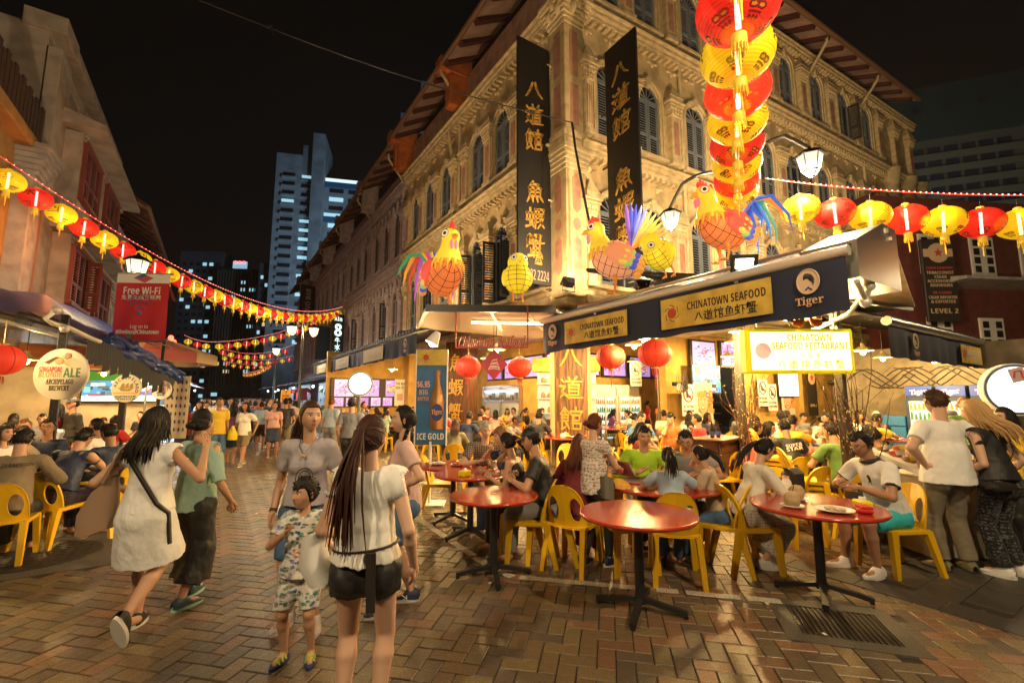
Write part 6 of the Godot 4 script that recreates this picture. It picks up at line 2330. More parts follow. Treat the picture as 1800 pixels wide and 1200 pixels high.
		for q in 5: mb.tube([V(0.05 if k else -0.05,0.1,0),V((0.1+0.01*q)*(1 if k else -1),0.16-0.012*q,0.01*(q-2)),V((0.15-0.01*q)*(1 if k else -1),0.14-0.028*q,0.012*(q-2))],[0.014,0.012,0.003],5)
		part(b,"tail",mb,mats["ink"])
		mb=mbn()
		mb.ball(V(-0.08 if k else 0.065,0.195,0),V(0.02,0.014,0.006),8,5)
		part(b,"comb",mb,mats["sign_red"])
	t=thing("script_sign","red wire frame sign with the restaurant name in flowing script","sign",V(4.32,2.95,-7.35),-0.6)
	mb=mbn()
	for e in [[V(-0.68,0.4,0),V(-0.68,-0.3,0)],[V(0.68,0.5,0),V(0.68,-0.3,0)],[V(-0.68,-0.3,0),V(0.68,-0.3,0)]]: mb.beam(e[0],e[1],0.025,0.025)
	part(t,"frame",mb,M("frame_red",[0.4,0.03,0.02],0.5))
	letters(t,"Chinatown  Seafood",Transform3D(Basis(V(1,0,0),V(0.22,1,0),V(0,0,1)),V(0,-0.19,0)),0.2,mats["frame_red"],true,1.26,"Droid Serif",0.03)
	t=thing("diamond_plaque","red diamond plaque with a white fish print hanging between two red lanterns","plaque",V(4.4,2.34,-7.4),-0.6)
	mb=mbn()
	mb.prism(PackedVector2Array([W(0,-0.3),W(0.26,0),W(0,0.3),W(-0.26,0)]),-0.012,0.012)
	part(t,"board",mb,M("plaque_red",[0.3,0.02,0.04],0.4))
	mb=mbn()
	for k in 9: mb.tube([V(-0.11+0.01*k,-0.1+0.022*k,0.014),V(0,-0.08+0.02*k+0.03*sin(k*2.0),0.014),V(0.12-0.008*k,-0.1+0.025*k,0.014)],[0.006],4)
	part(t,"fish_print",mb,M("print_white",[0.6,0.55,0.55],0.5))
	mb=mbn()
	mb.cyl(V(0,0.3,0),V(0,0.75,0),0.005,0.005,5)
	part(t,"cord",mb,mats["black_metal"])
	red_globe(V(4.13,2.31,-7.93),0.25,"red globe lantern hanging left of the diamond plaque")
	red_globe(V(5.2,2.33,-7.71),0.25,"red globe lantern hanging right of the diamond plaque")
	red_globe(V(6.26,2.48,-6.19),0.27,"red globe lantern beside the wooden corner pillar")
	red_globe(V(6.15,2.45,-5.07),0.275,"largest red globe lantern, under the yellow name sign")
	red_globe(V(-2.55,2.24,-9.29),0.25,"orange red globe lantern cut by the left edge")
	t=thing("beer_stand","tall blue banner stand with a beer bottle and a price","banner stand",V(3.02,1.77,-7.1)*V(1,0,1),-0.55)
	panel(t,"print",0.5,1.55,frame_of(V(0,1.72,0),0),M("stand_blue",[0.025,0.13,0.33],0.5,{"stain": "stain","scale": 0.8}),0.03,mats["white_paint"])
	panel(t,"header",0.5,0.26,frame_of(V(0,2.38,0.017),0),mats["sign_yellow"],0.01)
	rooster_logo(t,V(-0.1,2.38,0.024),0.05,mats["ink"])
	mb=mbn()
	for s in [-1,1]: mb.box(V(s*0.258,1.72,0),V(0.02,1.58,0.045))
	mb.cyl(V(0,0,0),V(0,1,0),0.025,0.025,8); mb.box(V(0,0.015,0),V(0.5,0.03,0.4))
	part(t,"frame",mb,mats["white_paint"])
	mb=mbn()
	mb.xf=Transform3D(Basis.from_scale(V(1,1,0.12)),V(0.1,1.2,0.02))
	mb.lathe([W(0,0),W(0.11,0),W(0.115,0.45),W(0.1,0.56),W(0.045,0.72),W(0.04,0.88),W(0.048,0.9),W(0.045,0.96),W(0,0.965)],18)
	part(t,"bottle_print",mb,M("bottle_amber",[0.55,0.28,0.12],0.3))
	mb=mbn()
	var lab:=PackedVector2Array()
	for k in 20: lab.append(W(0.1+cos(TAU*k/20.0)*0.1,1.47+sin(TAU*k/20.0)*0.14))
	mb.prism(lab,0.035,0.037)
	part(t,"label_print",mb,M("label_blue",[0.02,0.05,0.22],0.5))
	letters(t,"Tiger",frame_of(V(0.1,1.48,0.039),0),0.075,M("letter_orange_light",[0.75,0.4,0.12],0.5),true,0.18,"Droid Serif")
	letters(t,"$6.95",frame_of(V(-0.13,1.93,0.017),0),0.1,M("letter_pink",[0.7,0.35,0.3],0.5),true,0.21)
	letters(t,"BIG",frame_of(V(-0.13,1.8,0.017),0),0.08,mats["letter_orange"],true,0.14)
	letters(t,"BOTTLE",frame_of(V(-0.13,1.69,0.017),0),0.06,mats["letter_orange"],true,0.18)
	letters(t,"ICE GOLD",frame_of(V(0,1.08,0.017),0),0.1,mats["white_paint"],true,0.44)
	t=thing("menu_board","wide dark menu board with lit purple food pictures down the left street","menu board",V(5.75,1.95,-20.42))
	mb=mbn()
	mb.box(Vector3.ZERO,V(3.3,1.25,0.08),0.01)
	part(t,"board",mb,M("board_brown",[0.04,0.02,0.012],0.5))
	for k in 3: panel(t,"lit_picture",0.8,0.72,frame_of(V(-1.1+k*1.1,0.2,0.05),0),M("menu_lit%d" % (k % 4),[]),0.02)
	for k in 6: panel(t,"lit_picture",0.42,0.36,frame_of(V(-1.32+k*0.53,-0.4,0.05),0),M("menu_lit%d" % ((k+1) % 4),[]),0.02)
	t=thing("round_light_sign","round white light sign on a pole in front of the menu board","sign",V(3.59,2.13,-13.77),-0.2)
	round_sign(t,0.36,"glow")
	mb=mbn()
	mb.cyl(V(0,-t.position.y,0),V(0,-0.36,0),0.04,0.04,8)
	part(t,"pole",mb,mats["grey_metal"])
	t=thing("oval_light_sign","large round white light sign with a blue rim at the right edge","sign",V(8.35,1.81,-1.37),-0.95)
	round_sign(t,0.32,"glow")
	var pb:=thing("paper_sign","small tilted paper with a red mark stuck to the round white sign","notice",t.position+t.basis*V(0.02,0.18,0.075),-0.95)
	mb=mbn()
	mb.xf=Transform3D(Basis(Vector3.BACK,0.25),Vector3.ZERO)
	mb.box(Vector3.ZERO,V(0.15,0.17,0.006))
	part(pb,"sheet",mb,M("paper_pink",[0.5,0.36,0.38],0.6))
	mb=mbn()
	mb.tube([V(-0.04,-0.04,0.006),V(-0.03,0.04,0.006),V(0.03,0.05,0.006),V(0.04,-0.04,0.006)],[0.012],5)
	part(pb,"red_mark",mb,mats["sign_red"])
	var ws:=thing("wall_poster","white poster of drinks on the yellow wall by the menu board","poster",V(7.34,1.96,-20.3))
	panel(ws,"sheet",1.0,1.2,Transform3D(),mats["white_paint"],0.02)
	letters(ws,"THE REFRESHING",frame_of(V(0,0.4,0.012),0),0.11,mats["ink"],true,0.9)
	letters(ws,"SIDE OF JIM BEAM",frame_of(V(0,0.22,0.012),0),0.11,mats["ink"],true,0.9)
	mb=mbn()
	for k in 2: mb.box(V(-0.25+0.36*k,-0.2,0.012),V(0.26,0.3,0.006))
	part(ws,"glass_print",mb,M("print_rose",[0.6,0.3,0.28],0.6))
	var bn:=["black hanging banner with gilt characters on the left street side","black hanging banner with gilt characters on the right street side"]
	for k in 2:
		t=thing("hanging_banner",bn[k],"banner",V(7.03,0,-9.7) if k==0 else V(8.55,0,-7.8),0.0 if k==0 else -PI/2)
		var ylo:=4.75
		var yhi:=11.85 if k==0 else 11.3
		mb=mbn()
		mb.box(V(0,(ylo+yhi)/2,0),V(1.12,yhi-ylo,0.07),0.01)
		part(t,"board",mb,M("banner_black",[0.008,0.007,0.006],0.55))
		part(t,"gilt_characters",brush("八道館 魚蝦蟹",0.62,W(0,-0.76),0.12,0.02,0.2),mats["gold"],V(0,8.1,0.036))
		part(t,"telephone_mark",brush("☎",0.32,W(0,0),0.1,0.02),mats["gold"],V(0.1,5.42,0.036))
		letters(t,"6222 2224",frame_of(V(0.05,5.0,0.038),0),0.28,M("letter_bronze",[0.35,0.24,0.16],0.5),false,0.82)
		mb=mbn()
		for y in [5.6,8.0,9.6,11.0]: mb.cyl(V(0.0,y,-0.03),V(0.95 if k==0 else -0.95,y+0.08,-0.2),0.03,0.03,6)
		part(t,"wall_bracket",mb,mats["rafter"])
	mb=mbn()
	var pts:=[]
	for k in 25:
		var u:=k/24.0
		pts.append((V(7.7,9.18,-8.83) as Vector3).lerp(V(-1.08,10.5,-11.44),u)+V(0,-0.25*sin(u*PI),0))
	mb.tube(pts,[0.016],5)
	mb.tube([V(7.7,9.18,-8.83),V(7.7,8.35,-8.71),V(7.77,6.69,-8.43),V(7.78,5.15,-8.06)],[0.035],6)
	mb.tube([V(0.43,10.08,-10.93),V(0.51,10.14,-10.88),V(0.58,9.88,-10.83)],[0.03,0.02,0.008],5)
	solo("overhead_cable","black cable from the corner pilaster out over the left street","cable",mb,mats["black_metal"])
	var pl:=[[V(6.4,2.75,-2.9),3.4,"brass pendant lamp nearest the twigs, under the awning corner"],[V(7.3,2.8,-4.2),3.0,"pendant lamp above the stacked chairs"],[V(6.3,2.75,-5.4),3.4,"pendant lamp between the two yellow name signs"],[V(7.6,2.85,-6.8),3.0,"pendant lamp behind the large red globe lantern"],[V(9.4,2.9,-5.6),3.0,"pendant lamp over the inner tables by the yellow wall"],[V(11.5,2.7,-4.0),3.0,"pendant lamp at the start of the right awning"],[V(13.8,2.7,-4.4),3.0,"pendant lamp in front of the blue topped fridges"],[V(16.0,2.7,-4.0),2.6,"pendant lamp farthest along the right awning"],[V(5.6,2.85,-9.3),2.6,"pendant lamp at the beer stand under the flat canopy"],[V(6.6,2.85,-11.5),2.6,"pendant lamp at the near end of the left street awning"],[V(5.6,2.8,-13.5),2.6,"second pendant lamp of the left street awning"],[V(5.6,2.8,-17.0),2.6,"third pendant lamp of the left street awning, by the menu board"],[V(9.3,3.0,-11.0),2.6,"pendant lamp inside above the serving counter"],[V(12.5,3.0,-11.3),2.4,"pendant lamp inside in front of the white fridges"],[V(8.8,3.0,-14.5),2.4,"pendant lamp inside by the kitchen window"],[V(12.4,2.9,-7.6),3.0,"unseen pendant lamp close to the wall fan, lighting the yellow wall"],[V(15.8,2.9,-7.4),3.0,"unseen pendant lamp before the bar shelves, lighting the yellow wall"],[V(18.6,2.9,-7.2),3.2,"unseen pendant lamp close to the information screen, lighting the yellow wall"]]  # lamp places chosen to light the tables; last three unseen, for the yellow wall
	for a in pl: pendant(a[0],a[1]*1.5,a[2])
	t=thing("clamp_lamp","white clamp lamp tilted down from the canopy corner over the beer stand","lamp",V(3.3,2.81,-7.64),-0.4)
	mb=mbn()
	mb.xf=Transform3D(Basis(Vector3.BACK,-0.5))
	mb.lathe([W(0.13,-0.14),W(0.12,-0.12),W(0.08,0.02),W(0.05,0.1),W(0,0.11)],16)
	part(t,"shade",mb,mats["white_paint"])
	bulb(t,V(-0.045,-0.11,0),0.07,[1.0,0.8,0.55],14.0,2.0)
	t=thing("twig_vase","tall vase of dry catkin twigs round the awning post","plant",V(6.62,0,-2.45))
	mb=mbn()
	mb.lathe([W(0,0),W(0.14,0),W(0.2,0.3),W(0.16,0.55),W(0.17,0.6),W(0.13,0.6),W(0.13,0.5),W(0,0.5)],18)
	part(t,"vase",mb,mats["stone_dark"])
	twigs(t,20,2.3,3)
	t=thing("twig_vase","slender dry twigs with pale buds round the lamp post","plant",V(7.55,0,-4.4))
	mb=mbn()
	mb.lathe([W(0,0),W(0.16,0),W(0.2,0.4),W(0.18,0.6),W(0.14,0.6),W(0,0.5)],18)
	part(t,"vase",mb,mats["stone_dark"])
	twigs(t,18,2.5,8)
	t=thing("planter_box","dark wooden box round the foot of the lamp post with two bottles on top","box",V(7.3,0,-4.8),0.2)
	mb=mbn()
	for k in 5: mb.box(V(0,0.1+k*0.2,0.25),V(0.9,0.19,0.04),0.01)
	part(t,"front_planks",mb,M("plank_dark",[0.09,0.035,0.015],0.5))
	mb=mbn()
	mb.box(V(0,0.5,-0.02),V(0.88,1.0,0.48)); mb.box(V(0,1.02,0.05),V(1.0,0.04,0.6),0.01)
	part(t,"body",mb,mats["plank_dark"])
	for k in 3:
		var col:=[[0.03,0.012,0.006],[0.03,0.012,0.006],[0.01,0.2,0.04]]
		var bt:=thing("beer_bottle",["brown beer bottle on the planter box, nearer the pillar","brown beer bottle with blue label on the planter box, nearer the post","green bottle standing on the table behind the backpack"][k],"bottle",t.position+V(-0.22+k*0.17,1.04,0.1) if k<2 else V(7.2,0.77,-6.1))
		mb=mbn()
		mb.lathe([W(0,0),W(0.034,0),W(0.036,0.13),W(0.015,0.2),W(0.013,0.26),W(0.015,0.27),W(0,0.272)],14)
		part(bt,"glass",mb,M("bottle%d" % k,col[k],0.1))
		mb=mbn()
		mb.lathe([W(0.037,0.04),W(0.0375,0.11)],14)
		part(bt,"label",mb,mats["label_blue"] if k<2 else M("label_green",[0.02,0.3,0.06],0.5))
	t=thing("display_counter","seafood display counter with a tilted tray of price cards and a white and green front","counter",V(7.42,0,-1.62),-0.62)
	mb=mbn()
	mb.box(V(0,0.42,0),V(1.7,0.84,0.7),0.02)
	part(t,"cabinet",mb,M("cabinet_beige",[0.4,0.32,0.22],0.6))
	mb=mbn()
	mb.hexa([V(-0.9,0.86,0.4),V(0.9,0.86,0.4),V(0.9,1.02,-0.4),V(-0.9,1.02,-0.4)],[V(-0.9,0.92,0.4),V(0.9,0.92,0.4),V(0.9,1.08,-0.4),V(-0.9,1.08,-0.4)])
	part(t,"tray",mb,mats["white_paint"])
	rng.seed=9
	for r in 4:
		for c in 9:
			mb=mbn()
			mb.xf=Transform3D(Basis(Vector3.RIGHT,0.5),V(-0.78+c*0.195,0.96+r*0.042,0.3-r*0.2))
			mb.ball(Vector3.ZERO,V(0.07,0.03,0.06),8,5)
			mb.tube([V(-0.05,0.02,0.02),V(0,0.045,0.0),V(0.06,0.02,0.03)],[0.012],5)
			part(t,"seafood",mb,[M("sea_red",[0.5,0.1,0.05],0.35),M("sea_pale",[0.6,0.45,0.35],0.35),M("sea_brown",[0.3,0.15,0.08],0.35)][rng.randi() % 3])
			mb=mbn()
			mb.xf=Transform3D(Basis(Vector3.RIGHT,-0.5),V(-0.78+c*0.195,0.985+r*0.042,0.37-r*0.2))
			mb.box(Vector3.ZERO,V(0.1,0.06,0.004))
			part(t,"price_card",mb,mats["white_paint"] if rng.randf()<0.7 else mats["sign_yellow"])
	var gp:=panel(t,"notice_front",0.8,0.74,frame_of(V(0.1,0.42,0.362),0),M("notice_white",[0.62,0.6,0.55],0.6),0.015)
	var gm:=M("green_band",[0.01,0.22,0.12],0.5)
	mb=mbn()
	mb.box(V(0,0.27,0.009),V(0.8,0.09,0.004)); mb.box(V(0,-0.34,0.009),V(0.8,0.07,0.004))
	for s in [-1,1]: mb.box(V(s*0.385,-0.03,0.009),V(0.03,0.5,0.004))
	part(gp,"green_band",mb,gm)
	letters(gp,"Certificate of Excellence",frame_of(V(0.02,0.255,0.012),0),0.05,mats["white_paint"],false,0.7)
	letters(gp,"Chinatown Seafood Restaurant",frame_of(V(0,0.06,0.009),0),0.045,mats["ink"],true,0.66)
	letters(gp,"2000",frame_of(V(0.0,-0.1,0.009),0),0.06,gm,true,0.16)
func round_sign(t: Node3D,r: float,_k: String) -> void:
	var mb:=MB.new()
	mb.cyl(V(0,0,-0.06),V(0,0,0.06),r,r,36)
	part(t,"case",mb,mats["white_paint"])
	mb=mbn()
	mb.cyl(V(0,0,0.06),V(0,0,0.064),r*0.86,r*0.86,36)
	part(t,"lit_face",mb,M("round_lit",[0.9,0.9,0.9],0.5,{"emit": [0.93,0.97,1.0],"e": 1.7}))
	mb=mbn()
	var pts:=[]
	for k in 37: pts.append(V(cos(TAU*k/36.0)*r*0.93,sin(TAU*k/36.0)*r*0.93,0.06))
	mb.tube(pts,[r*0.035],6)
	part(t,"blue_rim",mb,M("rim_blue",[0.02,0.07,0.2],0.4))
func fridge(t: Node3D,w: float,h: float,m: Material,glow: Material) -> void:
	var mb:=MB.new()
	mb.box(V(0,h/2,0),V(w,h,0.6),0.02)
	part(t,"cabinet",mb,m)
	mb=mbn()
	mb.box(V(0,h*0.45,0.305),V(w-0.12,h*0.68,0.006))
	part(t,"lit_inside",mb,glow)
	rng.seed=int(t.position.x*100)
	for r in 5:
		mb=mbn()
		mb.box(V(0,h*0.14+r*h*0.135,0.325),V(w-0.14,0.015,0.03))
		part(t,"shelf",mb,mats["steel"])
		var n:=int(w/0.09)
		mb=mbn()
		for k in n-1: mb.cyl(V(-w/2+0.11+k*0.09,h*0.145+r*h*0.135,0.325),V(-w/2+0.11+k*0.09,h*0.145+r*h*0.135+rng.randf_range(0.12,0.2),0.325),0.03,0.022,7)
		part(t,"bottles",mb,M("fridge_bottle%d" % (r % 3),[[0.1,0.3,0.12],[0.5,0.35,0.08],[0.12,0.1,0.1]][r % 3],0.2))
	mb=mbn()
	for x in ([-w/2+0.03,0.0,w/2-0.03] if w>0.9 else [-w/2+0.03,w/2-0.03]): mb.box(V(x,h*0.45,0.345),V(0.05,h*0.72,0.05))
	part(t,"door_frame",mb,m)
func screen(at: Vector3,w: float,h: float,yaw: float,label: String,pic: int) -> Node3D:
	var t:=thing("wall_screen",label,"screen",at,yaw)
	var mb:=MB.new()
	mb.box(Vector3.ZERO,V(w,h,0.07),0.01)
	part(t,"bezel",mb,mats["black_metal"])
	var m: Material
	if pic<0: m=M("screen_white",[0.6,0.7,0.9],0.3,{"emit": [0.5,0.62,0.85],"e": 0.75})
	else:
		var im:=Image.create(96,64,false,Image.FORMAT_RGB8)
		var r:=RandomNumberGenerator.new()
		r.seed=pic
		im.fill(Color(0.3,0.55,0.8))
		for k in 60: im.fill_rect(Rect2i(r.randi_range(0,90),r.randi_range(0,60),r.randi_range(3,22),r.randi_range(2,12)),Color.from_hsv(0.56+r.randfn(0,0.06),r.randf_range(0.1,0.6),r.randf_range(0.25,1.0)) if r.randf()<0.85 else Color.from_hsv(r.randf(),0.7,0.7))
		if pic==12:
			im.fill_rect(Rect2i(0,0,96,20),Color(0.2,0.45,0.15)); oval(im,60,35,26,10,Color(0.35,0.75,0.85)); im.fill_rect(Rect2i(0,52,96,12),Color(0.85,0.9,0.95))
		var tx:=rect_tex("screen%d" % pic,im)
		m=M("screen_lit%d" % pic,[0.8,0.8,0.8],0.3,{"albedo": tx,"etex": tx,"e": 0.9})
	panel(t,"lit_screen",w-0.06,h-0.06,frame_of(V(0,0,0.037),0),m,0.006)
	return t
func lantern_tex(kind: int,yellow: bool) -> ImageTexture:
	var key:="lan%d%s" % [kind,yellow]
	if tex.has(key): return tex[key]
	var im:=Image.create(256,128,false,Image.FORMAT_RGB8)
	im.fill(Color(1.0,0.86,0.10) if yellow else Color(0.97,0.17,0.11))
	for k in 22: im.fill_rect(Rect2i(0,int(128*(0.08+0.84*k/21.0)),256,1),Color(0.9,0.7,0.05) if yellow else Color(0.8,0.1,0.07))
	var ink:=Color(0.08,0.05,0.03)
	var red:=Color(0.6,0.12,0.05)
	for q in 2:
		var x:=20.0+q*128.0
		if yellow and kind==0: stamp(im,"酉",x,34,40,ink,0.13)
		elif yellow:
			for r in 3:
				for a in 40: im.fill_rect(Rect2i(int(x+20+cos(a*0.157)*(8+r*7)),int(54+sin(a*0.157)*(8+r*6)),2,2),red)
		elif kind==0: stamp(im,"牛車水",x+6,32,17,ink,0.12)
		else:
			stamp(im,"水",x,40,30,ink,0.14)
			for r in 2: im.fill_rect(Rect2i(int(x+34),44+r*8,22,2),ink)
	for q in 5:   # small cloud marks round the lower part
		var x:=12.0+q*51.0
		oval(im,x+6,98,7,5,ink); oval(im,x+18,98,7,5,ink); oval(im,x+6,98,4,2,Color(0.7,0.5,0.1)); oval(im,x+18,98,4,2,Color(0.7,0.5,0.1))
		im.fill_rect(Rect2i(int(x),105,24,2),ink)
		for s in 3: oval(im,x+4+s*8,111,3,3,ink)
	return rect_tex(key,im)
var lantern_kinds:=[]
func make_lantern_kinds() -> void:
	for yellow in [false,true]:
		for kind in 2:
			var t:=thing("paper_lantern","paper lantern","lantern")
			var r:=0.31
			var mb:=MB.new()
			var rows:=[]
			for k in 33:
				var la:=PI*(k/32.0-0.5)*0.9
				var rr:=r*cos(la)+0.004*cos(k*PI)
				var row:=PackedVector3Array()
				for s in 41:
					var an:=-TAU*s/40.0
					row.append(V(sin(-an)*rr,sin(la)*r*0.80,cos(an)*rr))
				rows.append(row)
			mb.loft(rows)
			for q in mb.u.size(): mb.u[q].y=1.0-mb.u[q].y
			var tx:=lantern_tex(kind,yellow)
			part(t,"paper_shell",mb,M("lantern%d%s" % [kind,yellow],[0.85,0.85,0.85],0.55,{"albedo": tx,"etex": tx,"e": 0.42,"alpha": 0.80}))
			mb=mbn()
			mb.cyl(V(0,-r*0.6,0),V(0,r*0.6,0),0.022,0.022,8)
			part(t,"light_tube",mb,M("lantern_tube%s" % yellow,[0.9,0.9,0.9],0.5,{"emit": [1.0,0.85,0.45] if yellow else [1.0,0.72,0.6],"e": 8.0}))
			mb=mbn()
			mb.lathe([W(0.052,0.24),W(0.055,0.28),W(0.05,0.28),W(0.048,0.24)],16)
			mb.lathe([W(0.05,-0.34),W(0.06,-0.33),W(0.06,-0.24),W(0.05,-0.24)],16)
			part(t,"collar",mb,M("lantern_collar",[0.6,0.42,0.05],0.6,{"emit": [0.6,0.36,0.03],"e": 0.35}))  # lantern light put into the collar as a faint glow
			mb=mbn()
			for k in 14:
				var an:=TAU*k/14.0
				mb.tube([V(cos(an)*0.057,-0.33,sin(an)*0.057),V(cos(an)*0.06,-0.40,sin(an)*0.06)],[0.007,0.005],4)
			mb.tube([V(0,-0.33,0),V(0,-0.46,0),V(0.005,-0.58,0)],[0.008,0.012,0.006],5)
			part(t,"tassel",mb,M("lantern_tassel",[0.65,0.45,0.03],0.7,{"emit": [0.6,0.38,0.02],"e": 0.25}))  # tassel given a faint glow too, for light from the lantern above
			mb=mbn()
			mb.cyl(V(0,0.27,0),V(0,0.42,0),0.004,0.004,4)
			part(t,"hook",mb,mats["black_metal"])
			lantern_kinds.append(t)
var first_used:={}
func lantern_string(what: String,path: Array,sag: float,step: float,size: float,from: float,group: String,first_yellow: bool,hang:=0.42) -> void:
	var a: Vector3=path[0]
	var b: Vector3=path[1]
	var l:=a.distance_to(b)
	var at:=func(s: float) -> Vector3: return a.lerp(b,s)-V(0,4.0*sag*s*(1.0-s),0)
	var mb:=MB.new()
	var pts:=[]
	for k in 41: pts.append(at.call(k/40.0))
	mb.tube(pts,[0.009],5)
	var c:=thing("light_cable","red lit cable with small bright beads carrying "+what,"light cable")
	part(c,"cable",mb,M("red_rope_light",[0.5,0.05,0.04],0.4,{"emit": [1.0,0.10,0.06],"e": 1.0}))
	mb=mbn()
	var nb:=mini(int(l/0.085),150)
	for k in nb: mb.ball(at.call((k+0.5)/nb)+V(0,0.012,0),V(0.013,0.013,0.013),5,3)
	part(c,"light_beads",mb,M("red_bead",[0.9,0.3,0.3],0.4,{"emit": [1.0,0.32,0.28],"e": 6.0}))
	var n:=int((l-from)/step)
	for k in n:
		var s:=(from+(k+0.35)*step)/l
		var yellow:=(k % 2==0)==first_yellow
		var q:=(2 if yellow else 0)+((k/2) % 2)
		var p: Vector3=at.call(s)-V(0,hang*size,0)
		var col:="yellow" if yellow else "red"
		var mark: String=["with black characters","with one character and lines","with the year character","with a red emblem"][q]
		var label:="%s paper lantern %s, %s on %s" % [col,mark,place(k,n),what]
		var o: Node3D
		if not first_used.has(q):
			o=lantern_kinds[q]
			first_used[q]=true
			o.position=p
			o.set_meta("label",label)
			o.set_meta("group",group)
			o.rotation.y=rng.randf_range(-0.6,0.6)-0.9
		else: o=dup(lantern_kinds[q],label,p,rng.randf_range(-0.6,0.6)-0.9,group)
		o.scale=Vector3.ONE*size
		o.rotation.z=rng.randf_range(-0.05,0.05)
func place(k: int,n: int) -> String:
	var w:=["first","second","third","fourth","fifth","sixth","seventh","eighth","ninth","tenth","eleventh","twelfth","thirteenth","fourteenth","fifteenth","sixteenth","seventeenth","eighteenth","nineteenth","twentieth"]
	return w[k] if k<20 else "twenty "+w[k-20] if k<40 else "number %d" % (k+1)
func bird(t: Node3D,kind: String,s: float) -> void:   # a lit wire and silk bird that looks towards +z; its left is +x
	var mb:=MB.new()
	var chick:=kind=="chick"
	var body: Array={"rooster": [0.80,0.20,0.05],"hen": [0.85,0.36,0.17],"chick": [0.88,0.66,0.03]}[kind]
	var head:=[0.85,0.60,0.04]
	var glow:=func(nm: String,c: Array,e: float) -> Material: return M("silk_%s" % nm,c,0.55,{"emit": c,"e": e,"sheen": 0.2})
	var bm: Material=glow.call(kind,body,0.62)
	var hm: Material=glow.call("head",head,0.62)
	var o:=V(0,0.62,0)*s
	var r:=V(0.33,0.36,0.44)*s if not chick else V(0.34,0.40,0.36)*s
	var tilt:=Basis(Vector3.RIGHT,-0.35 if not chick else 0.0)
	mb.xf=Transform3D(tilt,o)
	mb.ball(Vector3.ZERO,r,28,18)
	if chick: mb.ball(V(0,0.36,0.03)*s,V(0.25,0.25,0.25)*s,22,12)
	part(t,"body",mb,bm)
	mb=mbn()
	mb.xf=Transform3D(tilt,o)
	for k in 7:
		var u:=-0.85+k*0.283
		var pts:=[]
		for q in 25:
			var an:=TAU*q/24.0
			var w:=sqrt(1.0-u*u)
			pts.append(V(cos(an)*w*r.x,sin(an)*w*r.y,u*r.z)*1.004 if not chick else V(cos(an)*w*r.x,u*r.y,sin(an)*w*r.z)*1.004)
		mb.tube(pts,[0.0055*s],4)
	for k in 5:
		var pts:=[]
		var a0:=PI*k/5.0
		for q in 25:
			var an:=TAU*q/24.0
			pts.append((V(cos(a0)*sin(an)*r.x,sin(a0)*sin(an)*r.y,cos(an)*r.z) if not chick else V(cos(a0)*sin(an)*r.x,cos(an)*r.y,sin(a0)*sin(an)*r.z))*1.004)
		mb.tube(pts,[0.0055*s],4)
	part(t,"wire_frame",mb,mats["ink"])
	var hc:=V(0,1.22,0.34)*s if not chick else V(0,1.0,0.03)*s
	if not chick:
		mb=mbn()
		var rows:=[]
		for k in 9:
			var u:=k/8.0
			var c:=V(0,0.78,0.2).lerp(V(0,1.22,0.33),u)*s
			var row:=PackedVector3Array()
			for q in 20:
				var an:=-TAU*q/20.0
				var w:=lerpf(0.27,0.15,smoothstep(0.0,0.8,u))*s*(1.0+(0.09*sin(q*PI) if k==0 else 0.0))
				row.append(c+V(cos(an)*w,(0.06*s*(1 if q % 2 else -1) if k==0 else 0.0),sin(an)*w*0.95))
			rows.append(row)
		mb.loft(rows,true)
		mb.ball(hc,V(0.16,0.17,0.17)*s,18,12)
		part(t,"neck_and_head",mb,hm)
		mb=mbn()
		for k in 16:
			var an:=TAU*k/16.0
			var c:=V(cos(an)*0.24,0.84,0.2+sin(an)*0.24)*s
			mb.tube([c,c+V(cos(an)*0.05,-0.1,sin(an)*0.05)*s,c+V(cos(an)*0.06,-0.23,sin(an)*0.07)*s],[0.04*s,0.035*s,0.004*s],5,true,0.4)
		part(t,"hackle_feathers",mb,glow.call("hackle",[0.8,0.45,0.04],0.5))
		mb=mbn()
		for k in (6 if kind=="rooster" else 4): mb.ball(hc+V(0,0.17+0.05*sin(k*1.1),0.11-k*0.05)*s,V(0.025,0.085 if k % 2 else 0.06,0.04)*s,8,6)
		part(t,"comb",mb,glow.call("comb",[0.85,0.05,0.04],0.6))
		mb=mbn()
		for q in [-1,1]: mb.ball(hc+V(0.04*q,-0.16,0.15)*s,V(0.035,0.09,0.035)*s,8,6)
		part(t,"wattle",mb,glow.call("wattle",[0.85,0.2,0.25],0.6))
	for q in [-1,1]:
		var ed:=V(0.14*q,0.03,0.085)*s if not chick else V(0.14*q,0.06,0.19)*s
		mb=mbn()
		var n:=ed.normalized()
		var b:=Basis.looking_at(-n)
		mb.xf=Transform3D(b,hc+ed)
		mb.cyl(Vector3.ZERO,V(0,0,0.012)*s,0.075*s,0.072*s,18)
		var e:=part(t,"eye",mb,glow.call("eye",[0.85,0.7,0.5],0.6))
		mb=mbn()
		mb.xf=Transform3D(b,hc+ed)
		mb.cyl(V(0.0,0,0.012)*s,V(0,0,0.018)*s,0.034*s,0.034*s,12)
		var ring:=[]
		for k in 21: ring.append(V(cos(TAU*k/20.0)*0.074,sin(TAU*k/20.0)*0.074,0.012)*s)
		mb.tube(ring,[0.006*s],4)
		part(e,"pupil",mb,mats["ink"])
	mb=mbn()
	mb.tube([hc+V(0,-0.02,0.14)*s,hc+V(0,-0.03,0.22)*s,hc+V(0,-0.07,0.28 if not chick else 0.26)*s],[0.06*s,0.045*s,0.005*s],8)
	part(t,"beak",mb,glow.call("beak",[0.75,0.33,0.03],0.5))
